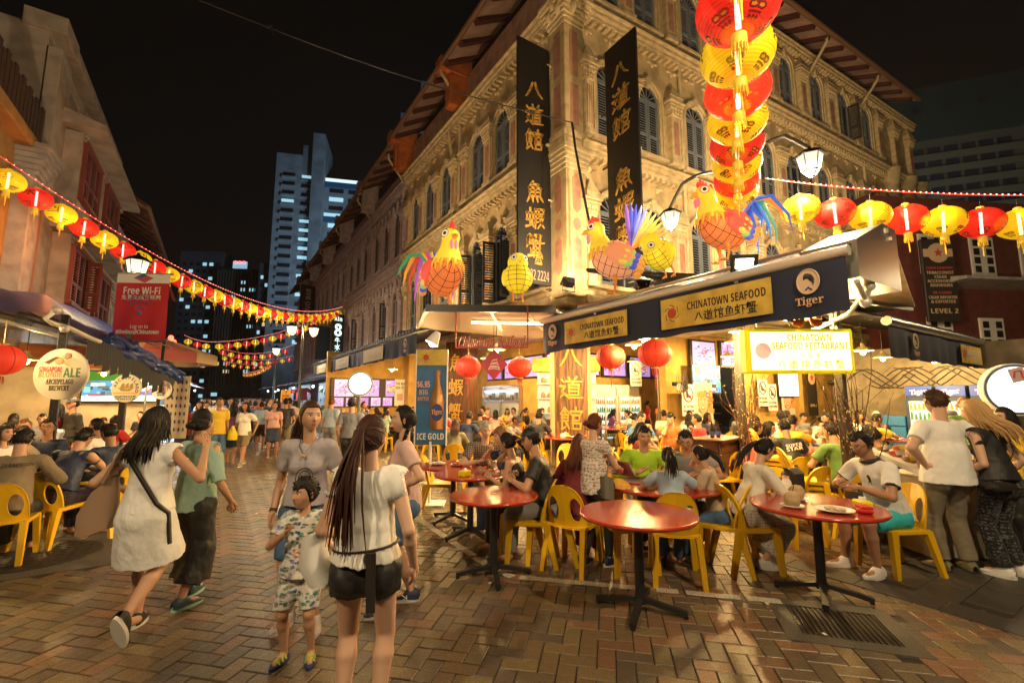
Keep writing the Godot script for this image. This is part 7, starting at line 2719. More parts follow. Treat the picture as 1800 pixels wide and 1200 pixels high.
	for q in [-1,1]:   # wings
		mb=mbn()
		if chick: mb.ball(o+V(0.3*q,0.0,-0.05)*s,V(0.08,0.2,0.2)*s,12,8)
		else:
			mb.xf=Transform3D(tilt*Basis(Vector3.BACK,0.0),o)
			mb.ball(V(0.27*q,0.05,-0.08)*s,V(0.1,0.22,0.3)*s,14,8)
		var w:=part(t,"wing",mb,bm if chick else glow.call("wing"+kind,[0.85,0.1,0.06] if kind=="rooster" else [0.8,0.3,0.12],0.6))
		if not chick:
			var cols:=[[0.85,0.62,0.1],[0.35,0.6,0.15],[0.08,0.12,0.6],[0.8,0.35,0.06]]
			for k in 4:
				mb=mbn()
				mb.xf=Transform3D(tilt,o)
				for f in 3: mb.ball(V((0.30-0.02*k)*q,0.12-f*0.1-0.01*k,-0.16-0.1*k)*s,V(0.07,0.06,0.1)*s,8,6)
				part(w,"feather",mb,glow.call("feather%d" % k,cols[k],0.55))
	mb=mbn()
	for q in [-1,1]:
		mb.tube([V(0.12*q,0.32,0.02)*s,V(0.12*q,0.14,0.0)*s,V(0.12*q,0.0,0.04)*s],[0.05*s,0.022*s,0.018*s],8)
		for k in 3: mb.tube([V(0.12*q,0.015,0.03)*s,V(0.12*q+0.06*(k-1),0.012,0.16)*s],[0.014*s],5)
	part(t,"leg",mb,glow.call("leg",[0.7,0.25,0.04],0.35))
	if chick: return
	var tc:=[[0.05,0.3,0.12],[0.75,0.3,0.04],[0.6,0.08,0.05],[0.45,0.12,0.5],[0.8,0.5,0.05],[0.05,0.14,0.65],[0.75,0.35,0.1]]
	if t.get_meta("label").contains("blue"): tc=[[0.1,0.4,0.25],[0.85,0.5,0.05],[0.85,0.3,0.05],[0.03,0.12,0.7],[0.04,0.2,0.7],[0.03,0.1,0.55],[0.05,0.3,0.75]]
	for k in 11:
		mb=mbn()
		var side:=(k-5)*0.055
		var lift:=0.62-0.05*absf(k-5)
		if kind=="hen":
			var an:=-0.1+k*0.12
			var base:=V(side*0.3,0.82,-0.28)*s
			var d:=V(side*0.5,sin(an+0.55),-cos(an+0.55))*s
			mb.tube([base,base+d*0.28+V(0,0.03,0)*s,base+d*0.62,base+d*0.82],[0.03*s,0.085*s,0.09*s,0.02*s],8,true,0.45)
			part(t,"tail_feather",mb,glow.call("fan%d" % (k/2),[[0.85,0.28,0.05],[0.85,0.45,0.06],[0.85,0.6,0.15],[0.25,0.3,0.75],[0.06,0.09,0.6],[0.3,0.12,0.6]][k/2],0.6))
			continue
		var fall:=0.25+0.75*(k % 4)/3.0
		mb.tube([V(side*0.4,0.82,-0.3)*s,V(side,1.0+lift*0.25,-0.46)*s,V(side*1.5,1.02+lift*0.25,-0.68)*s,V(side*1.9,1.0-0.35*fall,-0.86-0.04*(k % 3))*s,V(side*2.1,0.9-0.62*fall,-0.9)*s],[0.05*s,0.062*s,0.055*s,0.04*s,0.008*s],7,true,0.5)
		part(t,"tail_feather",mb,glow.call("tail%s%d" % [t.get_meta("label").contains("blue"),k % 7],tc[k % 7],0.5))
func lanterns() -> void:
	make_lantern_kinds()
	rng.seed=31
	lantern_string("the near overhead string",[V(1.6,5.35,-0.75),V(7.7,5.5,-4.4)],0.12,0.56,1.0,0.1,"lanterns of the near overhead string",true,0.5)
	lantern_string("the string to the right edge",[V(8.0,5.6,-4.0),V(13.2,5.0,0.6)],0.25,0.55,0.98,0.35,"lanterns of the string to the right edge",true,0.5)
	lantern_string("the long street string",[V(-5.2,7.35,-12.4),V(7.5,8.4,-34.5)],1.75,0.66,0.98,0.5,"lanterns of the long street string",true)
	lantern_string("the second street string",[V(-0.34,6.15,-43.16),V(7.68,8.95,-42.72)],0.5,0.66,0.95,0.2,"lanterns of the second street string",true)
	lantern_string("the third street string",[V(-0.01,6.87,-54.87),V(7.24,7.76,-54.93)],0.9,0.72,0.95,0.2,"lanterns of the third street string",false)
	lantern_string("the fourth street string",[V(0.28,7.14,-66.61),V(8.58,7.38,-65.98)],0.7,0.8,0.95,0.2,"lanterns of the fourth street string",true)
	lantern_string("the fifth street string",[V(0.67,7.2,-78.28),V(7.28,7.18,-78.76)],0.5,0.9,0.95,0.2,"lanterns of the fifth street string",false)
	lantern_string("the farthest street string",[V(4.16,6.27,-95.1),V(7.33,7.34,-81.11)],0.5,1.0,0.95,0.2,"lanterns of the farthest street string",true)
	lantern_string("the short string by the umbrella",[V(-2.23,6.43,-42),V(-0.3,6.15,-43.13)],0.15,0.66,0.85,0.1,"lanterns of the short string by the umbrella",true)
	for p in [V(4.2,4.7,-2.3),V(6.0,4.8,-3.3),V(9.5,4.8,-2.5),V(-3.0,5.6,-15)]: omni("lantern_glow",p,Color(1.0,0.55,0.25),1.4,0.02)
	var bs:=[["rooster",V(3.73,3.48,-8.31),1.12,0.55,"glowing orange rooster lantern with green and red tail on the flat canopy","rooster lantern"],["chick",V(4.89,3.56,-7.32),0.82,0.25,"glowing yellow chick lantern standing on the canopy by the black banner","chick lantern"],["hen",V(6.15,3.66,-5.9),1.0,-1.75,"glowing peach hen lantern with raised fan tail on the awning","hen lantern"],["chick",V(6.6,3.76,-5.01),0.72,-0.9,"glowing yellow chick lantern tipped forward between hen and rooster","chick lantern"],["rooster",V(6.55,3.81,-3.97),0.88,-1.35,"glowing orange rooster lantern with long blue tail by the bright floodlight","rooster lantern"]]
	for a in bs:
		var t:=thing(a[5].replace(" ","_"),a[4],a[5],a[1],a[3]-0.6,"glowing bird lanterns above the awnings")
		bird(t,a[0],a[2])
		if a[4].contains("tipped"):
			t.rotation.x=0.9
			t.position.y+=0.12
func left_side() -> void:
	var mb:=MB.new()
	mb.box(V(-4.2,1.6,-17.6),V(5.6,3.2,0.2))
	struct("stall_wall",mb,M("wall_cream",[0.62,0.5,0.33],0.8,{"stain": "stain","scale": 0.4}))
	mb=mbn()
	mb.box(V(-4.2,2.85,-17.45),V(5.6,0.6,0.06))
	struct("stall_fascia",mb,M("fascia_orange",[0.42,0.12,0.03],0.7,{"stain": "stain","scale": 0.5}))
	var tv:=screen(V(-2.27,2.04,-17.2),1.75,0.9,-0.5,"big television with a swimming pool picture on the cream wall",12)
	tv.rotation.y=-0.12
	var t:=thing("tarpaulin_awning","blue tarpaulin awning with folded edge over the left tables","awning")
	mb=mbn()
	var rows:=[]
	var ed:=[V(-3.08,3.09,-9.63),V(-2.23,3.1,-9.8),V(-1.67,2.75,-11.34),V(-0.67,2.15,-14.03)]
	var bk:=[V(-5.07,4.2,-15.82),V(-4.05,4.14,-16.35),V(-3.06,3.86,-17.49),V(-1.51,2.82,-18.87)]
	for r in 7:
		var row:=PackedVector3Array()
		for k in 25:
			var u:=k/24.0*3.0
			var i0:=mini(2,int(u))
			var e: Vector3=(ed[i0] as Vector3).lerp(ed[i0+1],u-i0)
			var b: Vector3=(bk[i0] as Vector3).lerp(bk[i0+1],u-i0)
			var v:=r/6.0
			row.append(e.lerp(b,v)+V(0,0.22*sin(v*PI)+0.025*sin(k*1.3+r*1.7)-(0.10 if r==0 else 0.0),0))
		rows.append(row)
	mb.loft(rows)
	part(t,"sheet",mb,M("tarp_blue",[0.004,0.03,0.17],0.5,{"bump": "wear","bs": 0.5,"scale": 1.2}))
	mb=mbn()
	rng.seed=3
	for k in 3:
		var pts:=[]
		var rad:=[]
		for q in 19:
			var u:=1.9+q/18.0*1.08
			var i0:=mini(2,int(u))
			pts.append((ed[i0] as Vector3).lerp(ed[i0+1],u-i0)+V(rng.randfn(0,0.03),-0.08+0.09*k+rng.randfn(0,0.03),rng.randfn(0,0.04)))
			rad.append(0.05+rng.randf()*0.035)
		mb.tube(pts,rad,8)
	part(t,"rolled_edge",mb,M("tarp_roll",[0.012,0.035,0.17],0.28,{"bump": "wear","bs": 0.8,"scale": 3.0}))
	mb=mbn()
	for k in 26:
		var u:=1.55+k/25.0*1.2
		var i0:=mini(2,int(u))
		var e: Vector3=(ed[i0] as Vector3).lerp(ed[i0+1],u-i0)+V(0,-0.12,0)
		var l:=0.42+0.1*sin(k*2.3)
		mb.hexa([e+V(0,-l,0.01),e+V(0.09,-l*0.9,-0.1),e+V(0.09,-l*0.9,-0.12),e+V(0,-l,-0.01)],[e+V(0,0,0.01),e+V(0.09,0,-0.1),e+V(0.09,0,-0.12),e+V(0,0,-0.01)])
	part(t,"fringed_valance",mb,mats["awning_dark"])
	mb=mbn()
	for k in 3:
		mb.beam((ed[0] as Vector3).lerp(bk[0],k*0.4)+V(0,-0.15,0),(ed[2] as Vector3).lerp(bk[2],k*0.4)+V(0,-0.15,0),0.05,0.05)
	for k in 10: mb.beam(ed[0]+V(0.28*k,-0.16-0.02*k,-0.3*k),bk[0]+V(0.25*k,-0.2,-0.3*k),0.025,0.025)
	part(t,"roof_frame",mb,mats["grey_metal"])
	mb=mbn()
	mb.tube([V(-2.07,3.01,-9.34),V(-2.16,2.86,-9.27),V(-2.1,2.81,-9.35),V(-2,2.81,-9.77),V(-1.8,2.7,-10.24),V(-1.72,2.67,-10.42)],[0.035],8)
	mb.ball(V(-2.07,3.01,-9.34),V(0.07,0.07,0.07)); mb.ball(V(-2,2.76,-9.53),V(0.06,0.06,0.06))
	part(t,"folding_arm",mb,mats["bar_white"])
	var ps:=[[V(-1.99,2.07,-9.64),0.39,"large round ale sign with a painted head and flower on the nearest left post",0],[V(-1.49,1.9,-11.94),0.28,"round sign with a sailing junk on the second left post",1],[V(-1.01,1.89,-13.06),0.21,"smallest round ale sign on the third left post",2]]
	for k in 3:
		var p: Vector3=ps[k][0]
		var po:=thing("awning_post",["dark square post in front of the seated men at the left","brown square post with wear in the middle of the left tables","thin dark post next to the hanging patterned cloth"][k],"post",V(p.x,0,p.z)+V(-0.05,0,-0.08))
		mb=mbn()
		mb.box(V(0,1.5,0),V(0.1 if k<2 else 0.06,3.0,0.1 if k<2 else 0.06),0.006)
		mb.box(V(0,0.01,0),V(0.2,0.02,0.2))
		part(po,"shaft",mb,M("post_worn",[0.045,0.035,0.028],0.5,{"stain": "wear","scale": 2.0}))
		var s:=thing("round_sign",ps[k][2],"sign",p,-0.5)
		var r: float=ps[k][1]
		mb=mbn()
		mb.cyl(V(0,0,-0.02),V(0,0,0.02),r,r,40)
		part(s,"disc",mb,M("sign_ivory",[0.55,0.53,0.47],0.5))
		if k==1:
			for c in 11:
				var an:=2.3-c*0.42*0.75+0.6
				letters(s,"ARCHIPELAGO"[c],Transform3D(Basis(Vector3.BACK,an-PI/2),V(cos(an)*r*0.76,sin(an)*r*0.76,0.021)),r*0.22,mats["ink"],true)
			mb=mbn()
			mb.prism(PackedVector2Array([W(-0.55,0.05),W(-0.3,-0.2),W(0.25,-0.2),W(0.5,0.0),W(0.1,-0.05)]),0.0,0.003)
			for q in 3: mb.prism(PackedVector2Array([W(-0.4+q*0.3,0.0),W(-0.12+q*0.3,0.0),W(-0.15+q*0.3,0.38),W(-0.32+q*0.3,0.3)]),0.0,0.004)
			var j:=part(s,"junk_emblem",mb,M("bronze_print",[0.25,0.16,0.04],0.5))
			j.transform=Transform3D(Basis.from_scale(V(r,r,1)),V(0,0,0.021))
			mb=mbn()
			mb.box(V(0,-r*0.34,0.022),V(r*1.66,r*0.08,0.003))
			part(s,"gold_bar",mb,mats["gold"])
			letters(s,"Small Pint $ 8.90",Transform3D(Basis(),V(0,-r*0.58,0.021)),r*0.13,mats["ink"],true)
			letters(s,"Full Pint $ 12.90",Transform3D(Basis(),V(0,-r*0.76,0.021)),r*0.13,mats["ink"],true)
		else:
			letters(s,"SINGAPORE",Transform3D(Basis(),V(-r*0.38,r*0.18,0.021)),r*0.19,mats["sign_red"],true,r*0.84)
			letters(s,"BLONDE",Transform3D(Basis(),V(-r*0.38,-r*0.02,0.021)),r*0.21,mats["letter_orange"],true,r*0.84)
			letters(s,"ALE",Transform3D(Basis(),V(r*0.42,r*0.05,0.021)),r*0.36,mats["letter_green"] if k==0 else mats["sign_red"],true,r*0.62)
			letters(s,"ARCHIPELAGO",Transform3D(Basis(),V(0,-r*0.3,0.021)),r*0.2,mats["ink"],true,r*1.0,"Droid Serif")
			letters(s,"BREWERY",Transform3D(Basis(),V(0,-r*0.55,0.021)),r*0.2,mats["ink"],true,r*0.75,"Droid Serif")
			mb=mbn()
			mb.tube([V(-r*0.6,r*0.45,0.022),V(-r*0.2,r*0.68,0.022),V(r*0.1,r*0.62,0.022)],[r*0.1,r*0.07,r*0.06],6,true,0.2)
			mb.ball(V(-r*0.1,r*0.5,0.022),V(r*0.17,r*0.13,0.004),12,6)
			part(s,"painted_head",mb,M("print_skin",[0.55,0.3,0.16],0.6))
			mb=mbn()
			for q in 7: mb.tube([V(r*0.0,r*(0.72-0.04*q),0.023),V(r*0.3,r*(0.66-0.06*q),0.023),V(r*0.65,r*(0.5-0.05*q),0.023)],[r*0.05,r*0.04,r*0.01],5,true,0.2)
			var hp:=part(s,"painted_hair",mb,M("print_hair",[0.4,0.24,0.07],0.6))
			mb=mbn()
			mb.ball(V(r*0.2,r*0.72,0.026),V(r*0.13,r*0.12,0.005),10,6)
			part(hp,"painted_flower",mb,M("print_pink",[0.5,0.14,0.22],0.6))
	t=thing("street_banner","red free internet banner with a white band and signal waves on the lamp post","banner",V(-1.4,3.58,-12),-0.5)
	mb=mbn()
	var w:=1.04
	var h:=1.42
	rows=[]
	for r in 13:
		var row:=PackedVector3Array()
		for k in 13: row.append(V((k/12.0-0.5)*w,(0.5-r/12.0)*h,0.02*sin(k*1.1+r*0.4)*(r/12.0)))
		rows.append(row)
	mb.loft(rows)
	part(t,"cloth",mb,M("banner_red",[0.50,0.02,0.035],0.6))
	mb=mbn()
	mb.box(V(0,h*0.435,0.012),V(w,h*0.15,0.006))
	part(t,"white_band",mb,mats["white_paint"])
	mb=mbn()
	mb.prism(PackedVector2Array([W(-0.2,0),W(-0.02,0.09),W(0.2,0.0),W(0.03,-0.1)]),0,0.003)
	part(t,"star_emblem",mb,M("emblem_rose",[0.5,0.08,0.1],0.5),V(0,h*0.435,0.016))
	mb=mbn()
	mb.prism(PackedVector2Array([W(-0.16,0.02),W(0.0,0.1),W(0.08,0.05),W(-0.05,0.0)]),0.003,0.005)
	part(t,"blue_swoosh",mb,M("emblem_blue",[0.05,0.1,0.35],0.5),V(0,h*0.435,0.016))
	letters(t,"Free Wi-Fi",Transform3D(Basis(),V(0,h*0.24,0.03)),0.15,mats["white_paint"],true,0.72)
	part(t,"chinese_lettering",brush("免费无线互联网",0.105,W(0.112,0),0.1,0.003),mats["white_paint"],V(0,h*0.14,0.03))
	for k in 3:
		mb=mbn()
		var pts:=[]
		for q in 11:
			var an:=PI*0.25+PI*0.5*q/10.0
			pts.append(V(cos(an)*(0.13+k*0.115),-0.13+sin(an)*(0.13+k*0.115),0.03))
		mb.tube(pts,[0.028],6,true,0.25)
		part(t,"signal_wave",mb,M("wave_blue",[0.09,0.13,0.3],0.4))
	mb=mbn()
	mb.ball(V(0,-0.13,0.035),V(0.05,0.05,0.012),12,8)
	part(t,"signal_dot",mb,mats["wave_blue"])
	letters(t,"Log on to",Transform3D(Basis(),V(0.02,-h*0.29,0.04)),0.08,mats["white_paint"],false,0.34)
	letters(t,"Wireless@Chinatown",Transform3D(Basis(V(1,0,0),V(0.2,1,0),V(0,0,1)),V(0,-h*0.37,0.04)),0.085,mats["white_paint"],true,0.84)
	mb=mbn()
	for y in [0.5,-0.5]: mb.cyl(V(-w*0.55,y*h,0),V(w*0.55,y*h,0),0.02,0.02,6)
	part(t,"rod",mb,mats["grey_metal"])
	t=thing("dish_shelf","steel shelf of stacked white dishes behind the left diners","shelves",V(-4.47,1.7,-18.65)*V(1,0,1),-0.4)
	for r in 3:
		mb=mbn()
		mb.box(V(0,1.05+r*0.42,0),V(1.5,0.03,0.45))
		part(t,"shelf",mb,mats["steel"])
		if r<2:
			for k in 5:
				mb=mbn()
				for q in 6: mb.cyl(V(-0.55+k*0.27,1.07+r*0.42+q*0.035,0),V(-0.55+k*0.27,1.095+r*0.42+q*0.035,0),0.1-0.03*(k % 2),0.12-0.03*(k % 2),14)
				part(t,"dish_pile",mb,mats["white_paint"])
	mb=mbn()
	for x in [-0.75,0.75]: mb.box(V(x,1.05,0),V(0.05,2.1,0.45))
	part(t,"upright",mb,mats["steel"])
	t=thing("hanging_cloth","hanging beige cloth printed with rows of dark trinkets at the left stall","cloth",V(-0.76,1.49,-13.85),-0.6)
	mb=mbn()
	mb.box(Vector3.ZERO,V(0.6,1.5,0.02))
	part(t,"cloth",mb,M("cloth_cream",[0.42,0.36,0.26],0.8))
	for r in 7:
		mb=mbn()
		for k in 5: mb.ball(V(-0.22+k*0.11,0.6-r*0.19,0.014),V(0.025,0.05,0.008),7,5)
		part(t,"trinkets",mb,M("trinket_blue",[0.04,0.04,0.08],0.6)).set_meta("kind","stuff")
	t=thing("market_umbrella","faded red and cream advertising umbrella over a left stall","umbrella",V(-1.6,0,-16.2))
	mb=mbn()
	for k in 8:
		var a0:=TAU*k/8.0
		var a1:=TAU*(k+1)/8.0
		var g:=MB.new()
		var tip:=V(0,3.5,0)
		var p0:=V(cos(a0)*1.6,2.95,sin(a0)*1.6)
		var p1:=V(cos(a1)*1.6,2.95,sin(a1)*1.6)
		g.tri(tip,p1,p0)
		g.quad(p0,p1,p1+V(0,-0.28,0),p0+V(0,-0.28,0))
		part(t,"panel",g,M("umbrella_red",[0.32,0.07,0.05],0.7,{"back": 0.3}) if k % 2 else M("umbrella_cream",[0.42,0.3,0.15],0.7,{"back": 0.3}))
	mb.cyl(Vector3.ZERO,V(0,3.5,0),0.025,0.025,8)
	part(t,"pole",mb,mats["grey_metal"])
	rng.seed=17
	var sides:=[[-1.9,-20.0,1],[-2.0,-26.0,1],[-1.9,-32.0,1],[-1.8,-39.0,1],[-1.6,-46.0,1],[4.7,-27.5,-1],[4.6,-34.0,-1],[4.4,-41.0,-1],[4.3,-48.0,-1]]
	var goods:=["striped red and teal awning beside the umbrella","souvenir bags under a blue canopy","postcards and fans on the left","hanging scarves on the left","red trinkets at the far left end","hanging shirts and an orange price board","bags behind the shirt stall","toys on the right","lit goods at the far right end"]
	for k in 9:
		var a: Array=sides[k]
		var s:=thing("market_stall","street stall with "+goods[k],"stall",V(a[0],0,a[1]),PI/2*a[2],"stalls along the left street")
		mb=mbn()
		mb.box(V(0,0.45,-0.5),V(4.6,0.9,1.0))
		part(s,"table",mb,M("stall_cloth%d" % (k % 3),[[0.3,0.04,0.05],[0.05,0.1,0.3],[0.25,0.22,0.18]][k % 3],0.8))
		mb=mbn()
		mb.box(V(0,1.4,-1.9),V(4.8,2.8,0.08))
		part(s,"back_panel",mb,M("stall_back",[0.22,0.24,0.26],0.7))
		mb=mbn()
		var ca: Array=[[0.05,0.3,0.3],[0.04,0.1,0.32],[0.3,0.05,0.05],[0.05,0.2,0.35],[0.3,0.1,0.05]][k % 5]
		for q in 6:
			var cb:=MB.new()
			cb.hexa([V(-2.4+q*0.8,2.55,0.8),V(-1.6+q*0.8,2.55,0.8),V(-1.6+q*0.8,3.15,-1.9),V(-2.4+q*0.8,3.15,-1.9)],[V(-2.4+q*0.8,2.58,0.8),V(-1.6+q*0.8,2.58,0.8),V(-1.6+q*0.8,3.18,-1.9),V(-2.4+q*0.8,3.18,-1.9)])
			part(s,"canopy_strip",cb,M("canopy%s" % str(ca),ca,0.6,{"back": 0.25}) if q % 2 else (M("canopy_pale",[0.4,0.3,0.28],0.6,{"back": 0.25}) if k!=5 else mats["navy"]))
		for q in 16:
			mb=mbn()
			var c:=Color.from_hsv(rng.randf(),rng.randf_range(0.2,0.9),rng.randf_range(0.15,0.7))
			mb.box(Vector3.ZERO,V(rng.randf_range(0.12,0.35),rng.randf_range(0.15,0.4),rng.randf_range(0.05,0.2)),0.01)
			part(s,"ware",mb,M("ware%d" % (q % 12+12*(k % 2)),[c.r,c.g,c.b],0.6),V(rng.randf_range(-2.2,2.2),1.0+rng.randf()*0.25 if q<8 else rng.randf_range(1.3,2.3),rng.randf_range(-0.8,-0.1) if q<8 else -1.8))
		if k==5:
			for q in 3:
				mb=mbn()
				mb.prism(PackedVector2Array([W(-0.2,-0.35),W(0.2,-0.35),W(0.2,0.1),W(0.38,0.0),W(0.45,0.15),W(0.2,0.32),W(0.08,0.3),W(-0.08,0.3),W(-0.2,0.32),W(-0.45,0.15),W(-0.38,0.0),W(-0.2,0.1)]),-0.03,0.03)
				var sh:=part(s,"hanging_shirt",mb,M("shirt%d" % q,[[0.02,0.03,0.1],[0.45,0.05,0.06],[0.15,0.03,0.05]][q],0.8),V(-0.9+q*0.95,1.95,0.75))
				sh.rotation.y=PI/2
		bulb(s,V(0.6,2.35,0.2),0.06,[0.75,0.92,1.0],14.0,1.7)
		bulb(s,V(-1.5,2.35,-0.6),0.06,[0.8,0.93,1.0],14.0,1.2)
	t=thing("price_board","orange price board reading 7 for $10 in front of the shirt stall","sign",V(2.29,1.79,-19.38),-0.45)
	panel(t,"card",0.36,0.46,Transform3D(),M("card_orange",[0.7,0.3,0.02],0.6,{"emit": [0.7,0.3,0.02],"e": 0.2}),0.02)  # card colour carries a faint glow though it is no lamp
	letters(t,"7",Transform3D(Basis(),V(0,0.14,0.012)),0.12,mats["ink"],true)
	letters(t,"FOR",Transform3D(Basis(),V(0,0.0,0.012)),0.09,mats["ink"],true)
	letters(t,"$10",Transform3D(Basis(),V(0,-0.14,0.012)),0.12,mats["ink"],true)
	mb=mbn()
	mb.cyl(V(0,-t.position.y,-0.02),V(0,-0.2,-0.02),0.02,0.02,6)
	part(t,"stick",mb,mats["grey_metal"])
	t=thing("lit_sign","upright black sign with white glowing letters and a large 8 on a mauve house","sign",V(6.9,6.12,-33.08),0.35)
	mb=mbn()
	mb.box(Vector3.ZERO,V(0.95,2.9,0.2),0.02)
	part(t,"case",mb,mats["ink"])
	var wl:=M("letter_white_lit",[0.8,0.9,0.9],0.5,{"emit": [0.6,0.95,1.0],"e": 1.3})
	letters(t,"Xin",Transform3D(Basis(),V(0,1.1,0.105)),0.3,wl,true,0.6)
	letters(t,"8",Transform3D(Basis(),V(0,0.3,0.105)),0.85,wl,true)
	part(t,"chinese_lettering",brush("牛水",0.42,W(0,-0.48),0.14,0.01),wl,V(0,-0.65,0.103))
	letters(t,"cafe bar",Transform3D(Basis(),V(0,-1.25,0.105)),0.16,wl,true,0.7)
	t=thing("shop_sign","dark upright sign high on the far mauve houses","sign",V(6.7,10.38,-45.32),0.35)
	panel(t,"board",1.3,3.6,Transform3D(),mats["ink"],0.2)
	letters(t,"PIANO BAR",Transform3D(Basis(Vector3.BACK,PI/2),V(0,0,0.105)),0.5,mats["mauve_trim"],true,3.0)
	t=thing("shop_sign","small dark blue upright sign next to the white 8 sign","sign",V(6.8,5.96,-37.51),0.35)
	panel(t,"board",1.1,2.6,Transform3D(),M("sign_blue_dark",[0.015,0.035,0.06],0.5),0.2)
	for a in [[V(-2.97,2.41,-11.95),2.2,"pendant lamp with bare bulb at the far left under the tarpaulin"],[V(-2.38,2.34,-15.26),2.2,"pendant lamp over the left tables between the round signs"],[V(-3.2,2.7,-9.5),2.6,"unseen pendant lamp lighting the seated men at the left"]]: pendant(a[0],a[1],a[2],0.5,0.16)  # the last one is unseen, placed to light the left tables
	t=thing("fluorescent_lamp","white fluorescent tubes under the tarpaulin frame","lamp")
	tube_lamp(t,V(-2.27,2.61,-12.81),V(-1.91,2.49,-12.69),4.5,SOFT)
	tube_lamp(t,V(-1.92,2.52,-15.56),V(-1.66,2.44,-15.39),3.5,SOFT)
	tube_lamp(t,V(-1.72,2.46,-17.82),V(-1.52,2.38,-17.69),3.0,SOFT)
const LOOK_R:=0.994
const LOOK_L:=-2.148
const AWAY:=2.565
const CAM:=-0.577
func chair_proto() -> Node3D:
	var t:=thing("plastic_chair","","chair")
	var yl: Material=mats["yellow_plastic"]
	var mb:=MB.new()
	var at:=func(x: float,v: float,s: float,th: float) -> Vector3: return V(x*s,0.44+v,-0.19-0.2*v-0.12*v*v+0.045*pow(x/0.2,2.0)+th)
	for s in [1.0,-1.0]:
		var ins:=[]
		var outs:=[]
		var c:=W(0.118,0.165)
		var angs:=[(W(0.0005,0.398)-c).angle(),(W(0.0005,-0.019)-c).angle(),(W(0.2149,-0.019)-c).angle()]
		for k in 32: angs.append(-PI+TAU*(k+0.5)/32.0)
		angs.sort()
		angs.append(angs[0]+TAU)
		for an in angs:
			var d:=W(cos(an),sin(an))
			ins.append(c+d*W(0.058,0.115))
			var q:=0.0
			while q<0.4:
				var p:=c+d*(q+0.001)
				if p.x<0.0 or p.y<-0.02 or pow(absf(p.x)/0.215,2.8)+pow(maxf(0.0,p.y)/0.4,2.8)>1.0: break
				q+=0.001
			outs.append(c+d*q)
		for k in ins.size()-1:
			var a: Vector2=ins[k]; var b: Vector2=ins[k+1]; var e: Vector2=outs[k+1]; var f: Vector2=outs[k]
			for z in [0.007,-0.007]:
				if (z>0)==(s>0): mb.quad(at.call(a.x,a.y,s,z),at.call(f.x,f.y,s,z),at.call(e.x,e.y,s,z),at.call(b.x,b.y,s,z))
				else: mb.quad(at.call(a.x,a.y,s,z),at.call(b.x,b.y,s,z),at.call(e.x,e.y,s,z),at.call(f.x,f.y,s,z))
			mb.quad(at.call(a.x,a.y,s,0.007),at.call(b.x,b.y,s,0.007),at.call(b.x,b.y,s,-0.012),at.call(a.x,a.y,s,-0.012))
			if e.x>0.004 or f.x>0.004: mb.quad(at.call(f.x,f.y,s,-0.014),at.call(e.x,e.y,s,-0.014),at.call(e.x,e.y,s,0.007),at.call(f.x,f.y,s,0.007))
	part(t,"backrest",mb,yl)
	mb=mbn()
	var rows:=[]
	for r in 9:
		var row:=PackedVector3Array()
		var z:=lerpf(-0.2,0.22,r/8.0)
		for k in 11:
			var x:=(k-5)*0.041*(1.0+0.06*r/8.0)
			row.append(V(x,0.445-0.012*(1.0-pow(x/0.21,2.0))-(0.02 if r==8 else 0.0),-z))
		rows.append(row)
	mb.loft(rows)
	mb.box(V(0,0.42,0.205),V(0.42,0.04,0.02),0.008)
	for s in [-1,1]: mb.box(V(0.207*s,0.42,0.0),V(0.018,0.045,0.41),0.006)
	mb.box(V(0,0.424,-0.01),V(0.4,0.012,0.4))
	part(t,"seat",mb,yl)
	for s in [-1.0,1.0]:
		for f in [1.0,-1.0]:
			mb=mbn()
			var a:=V(0.19*s,0.43,0.185*f)
			var b:=V(0.215*s,0.0,0.205*f if f>0 else -0.3)
			var w:=0.05
			mb.hexa([b+V(-0.022,0,0.02),b+V(0.022,0,0.02),b+V(0.022,0,-0.02),b+V(-0.022,0,-0.02)],[a+V(-w*0.6,0,0.03),a+V(w*0.5,0,0.03),a+V(w*0.5,0,-0.04),a+V(-w*0.6,0,-0.04)])
			part(t,"leg",mb,yl)
	return t
var chair0: Node3D
var table0: Node3D
var used_first:={}
func put(src: Node3D,label: String,at: Vector3,yaw: float,group: String) -> Node3D:
	if not used_first.has(src):
		used_first[src]=true
		src.position=at
		src.rotation.y=yaw
		src.set_meta("label",label)
		src.set_meta("group",group)
		return src
	return dup(src,label,at,yaw,group)
func chair(at: Vector3,yaw: float,label: String) -> void:
	put(chair0,"yellow plastic chair "+label,at,yaw,"yellow plastic chairs")
func table(at: Vector3,r: float,label: String) -> Vector3:
	var t:=put(table0,label,at,rng.randf()*1.5,"round red tables")
	(t.get_node("top") as Node3D).scale=V(r/0.5,1,r/0.5)
	return at+V(0,0.765,0)
func plate(at: Vector3,label: String,food: Array,r:=0.12) -> void:
	var t:=thing("plate",label,"plate",at,0.0,"plates of food on the tables")
	var mb:=MB.new()
	mb.lathe([W(0,0.004),W(r*0.6,0.004),W(r,0.02),W(r,0.025),W(r*0.62,0.01),W(0,0.01)],22)
	part(t,"dish",mb,mats["white_paint"])
	mb=mbn()
	for k in 9: mb.ball(V(rng.randfn(0,r*0.3),0.02+rng.randf()*0.02,rng.randfn(0,r*0.3)),V(0.022,0.016,0.026),7,5)
	part(t,"food",mb,M("food%s" % str(food),food,0.5))
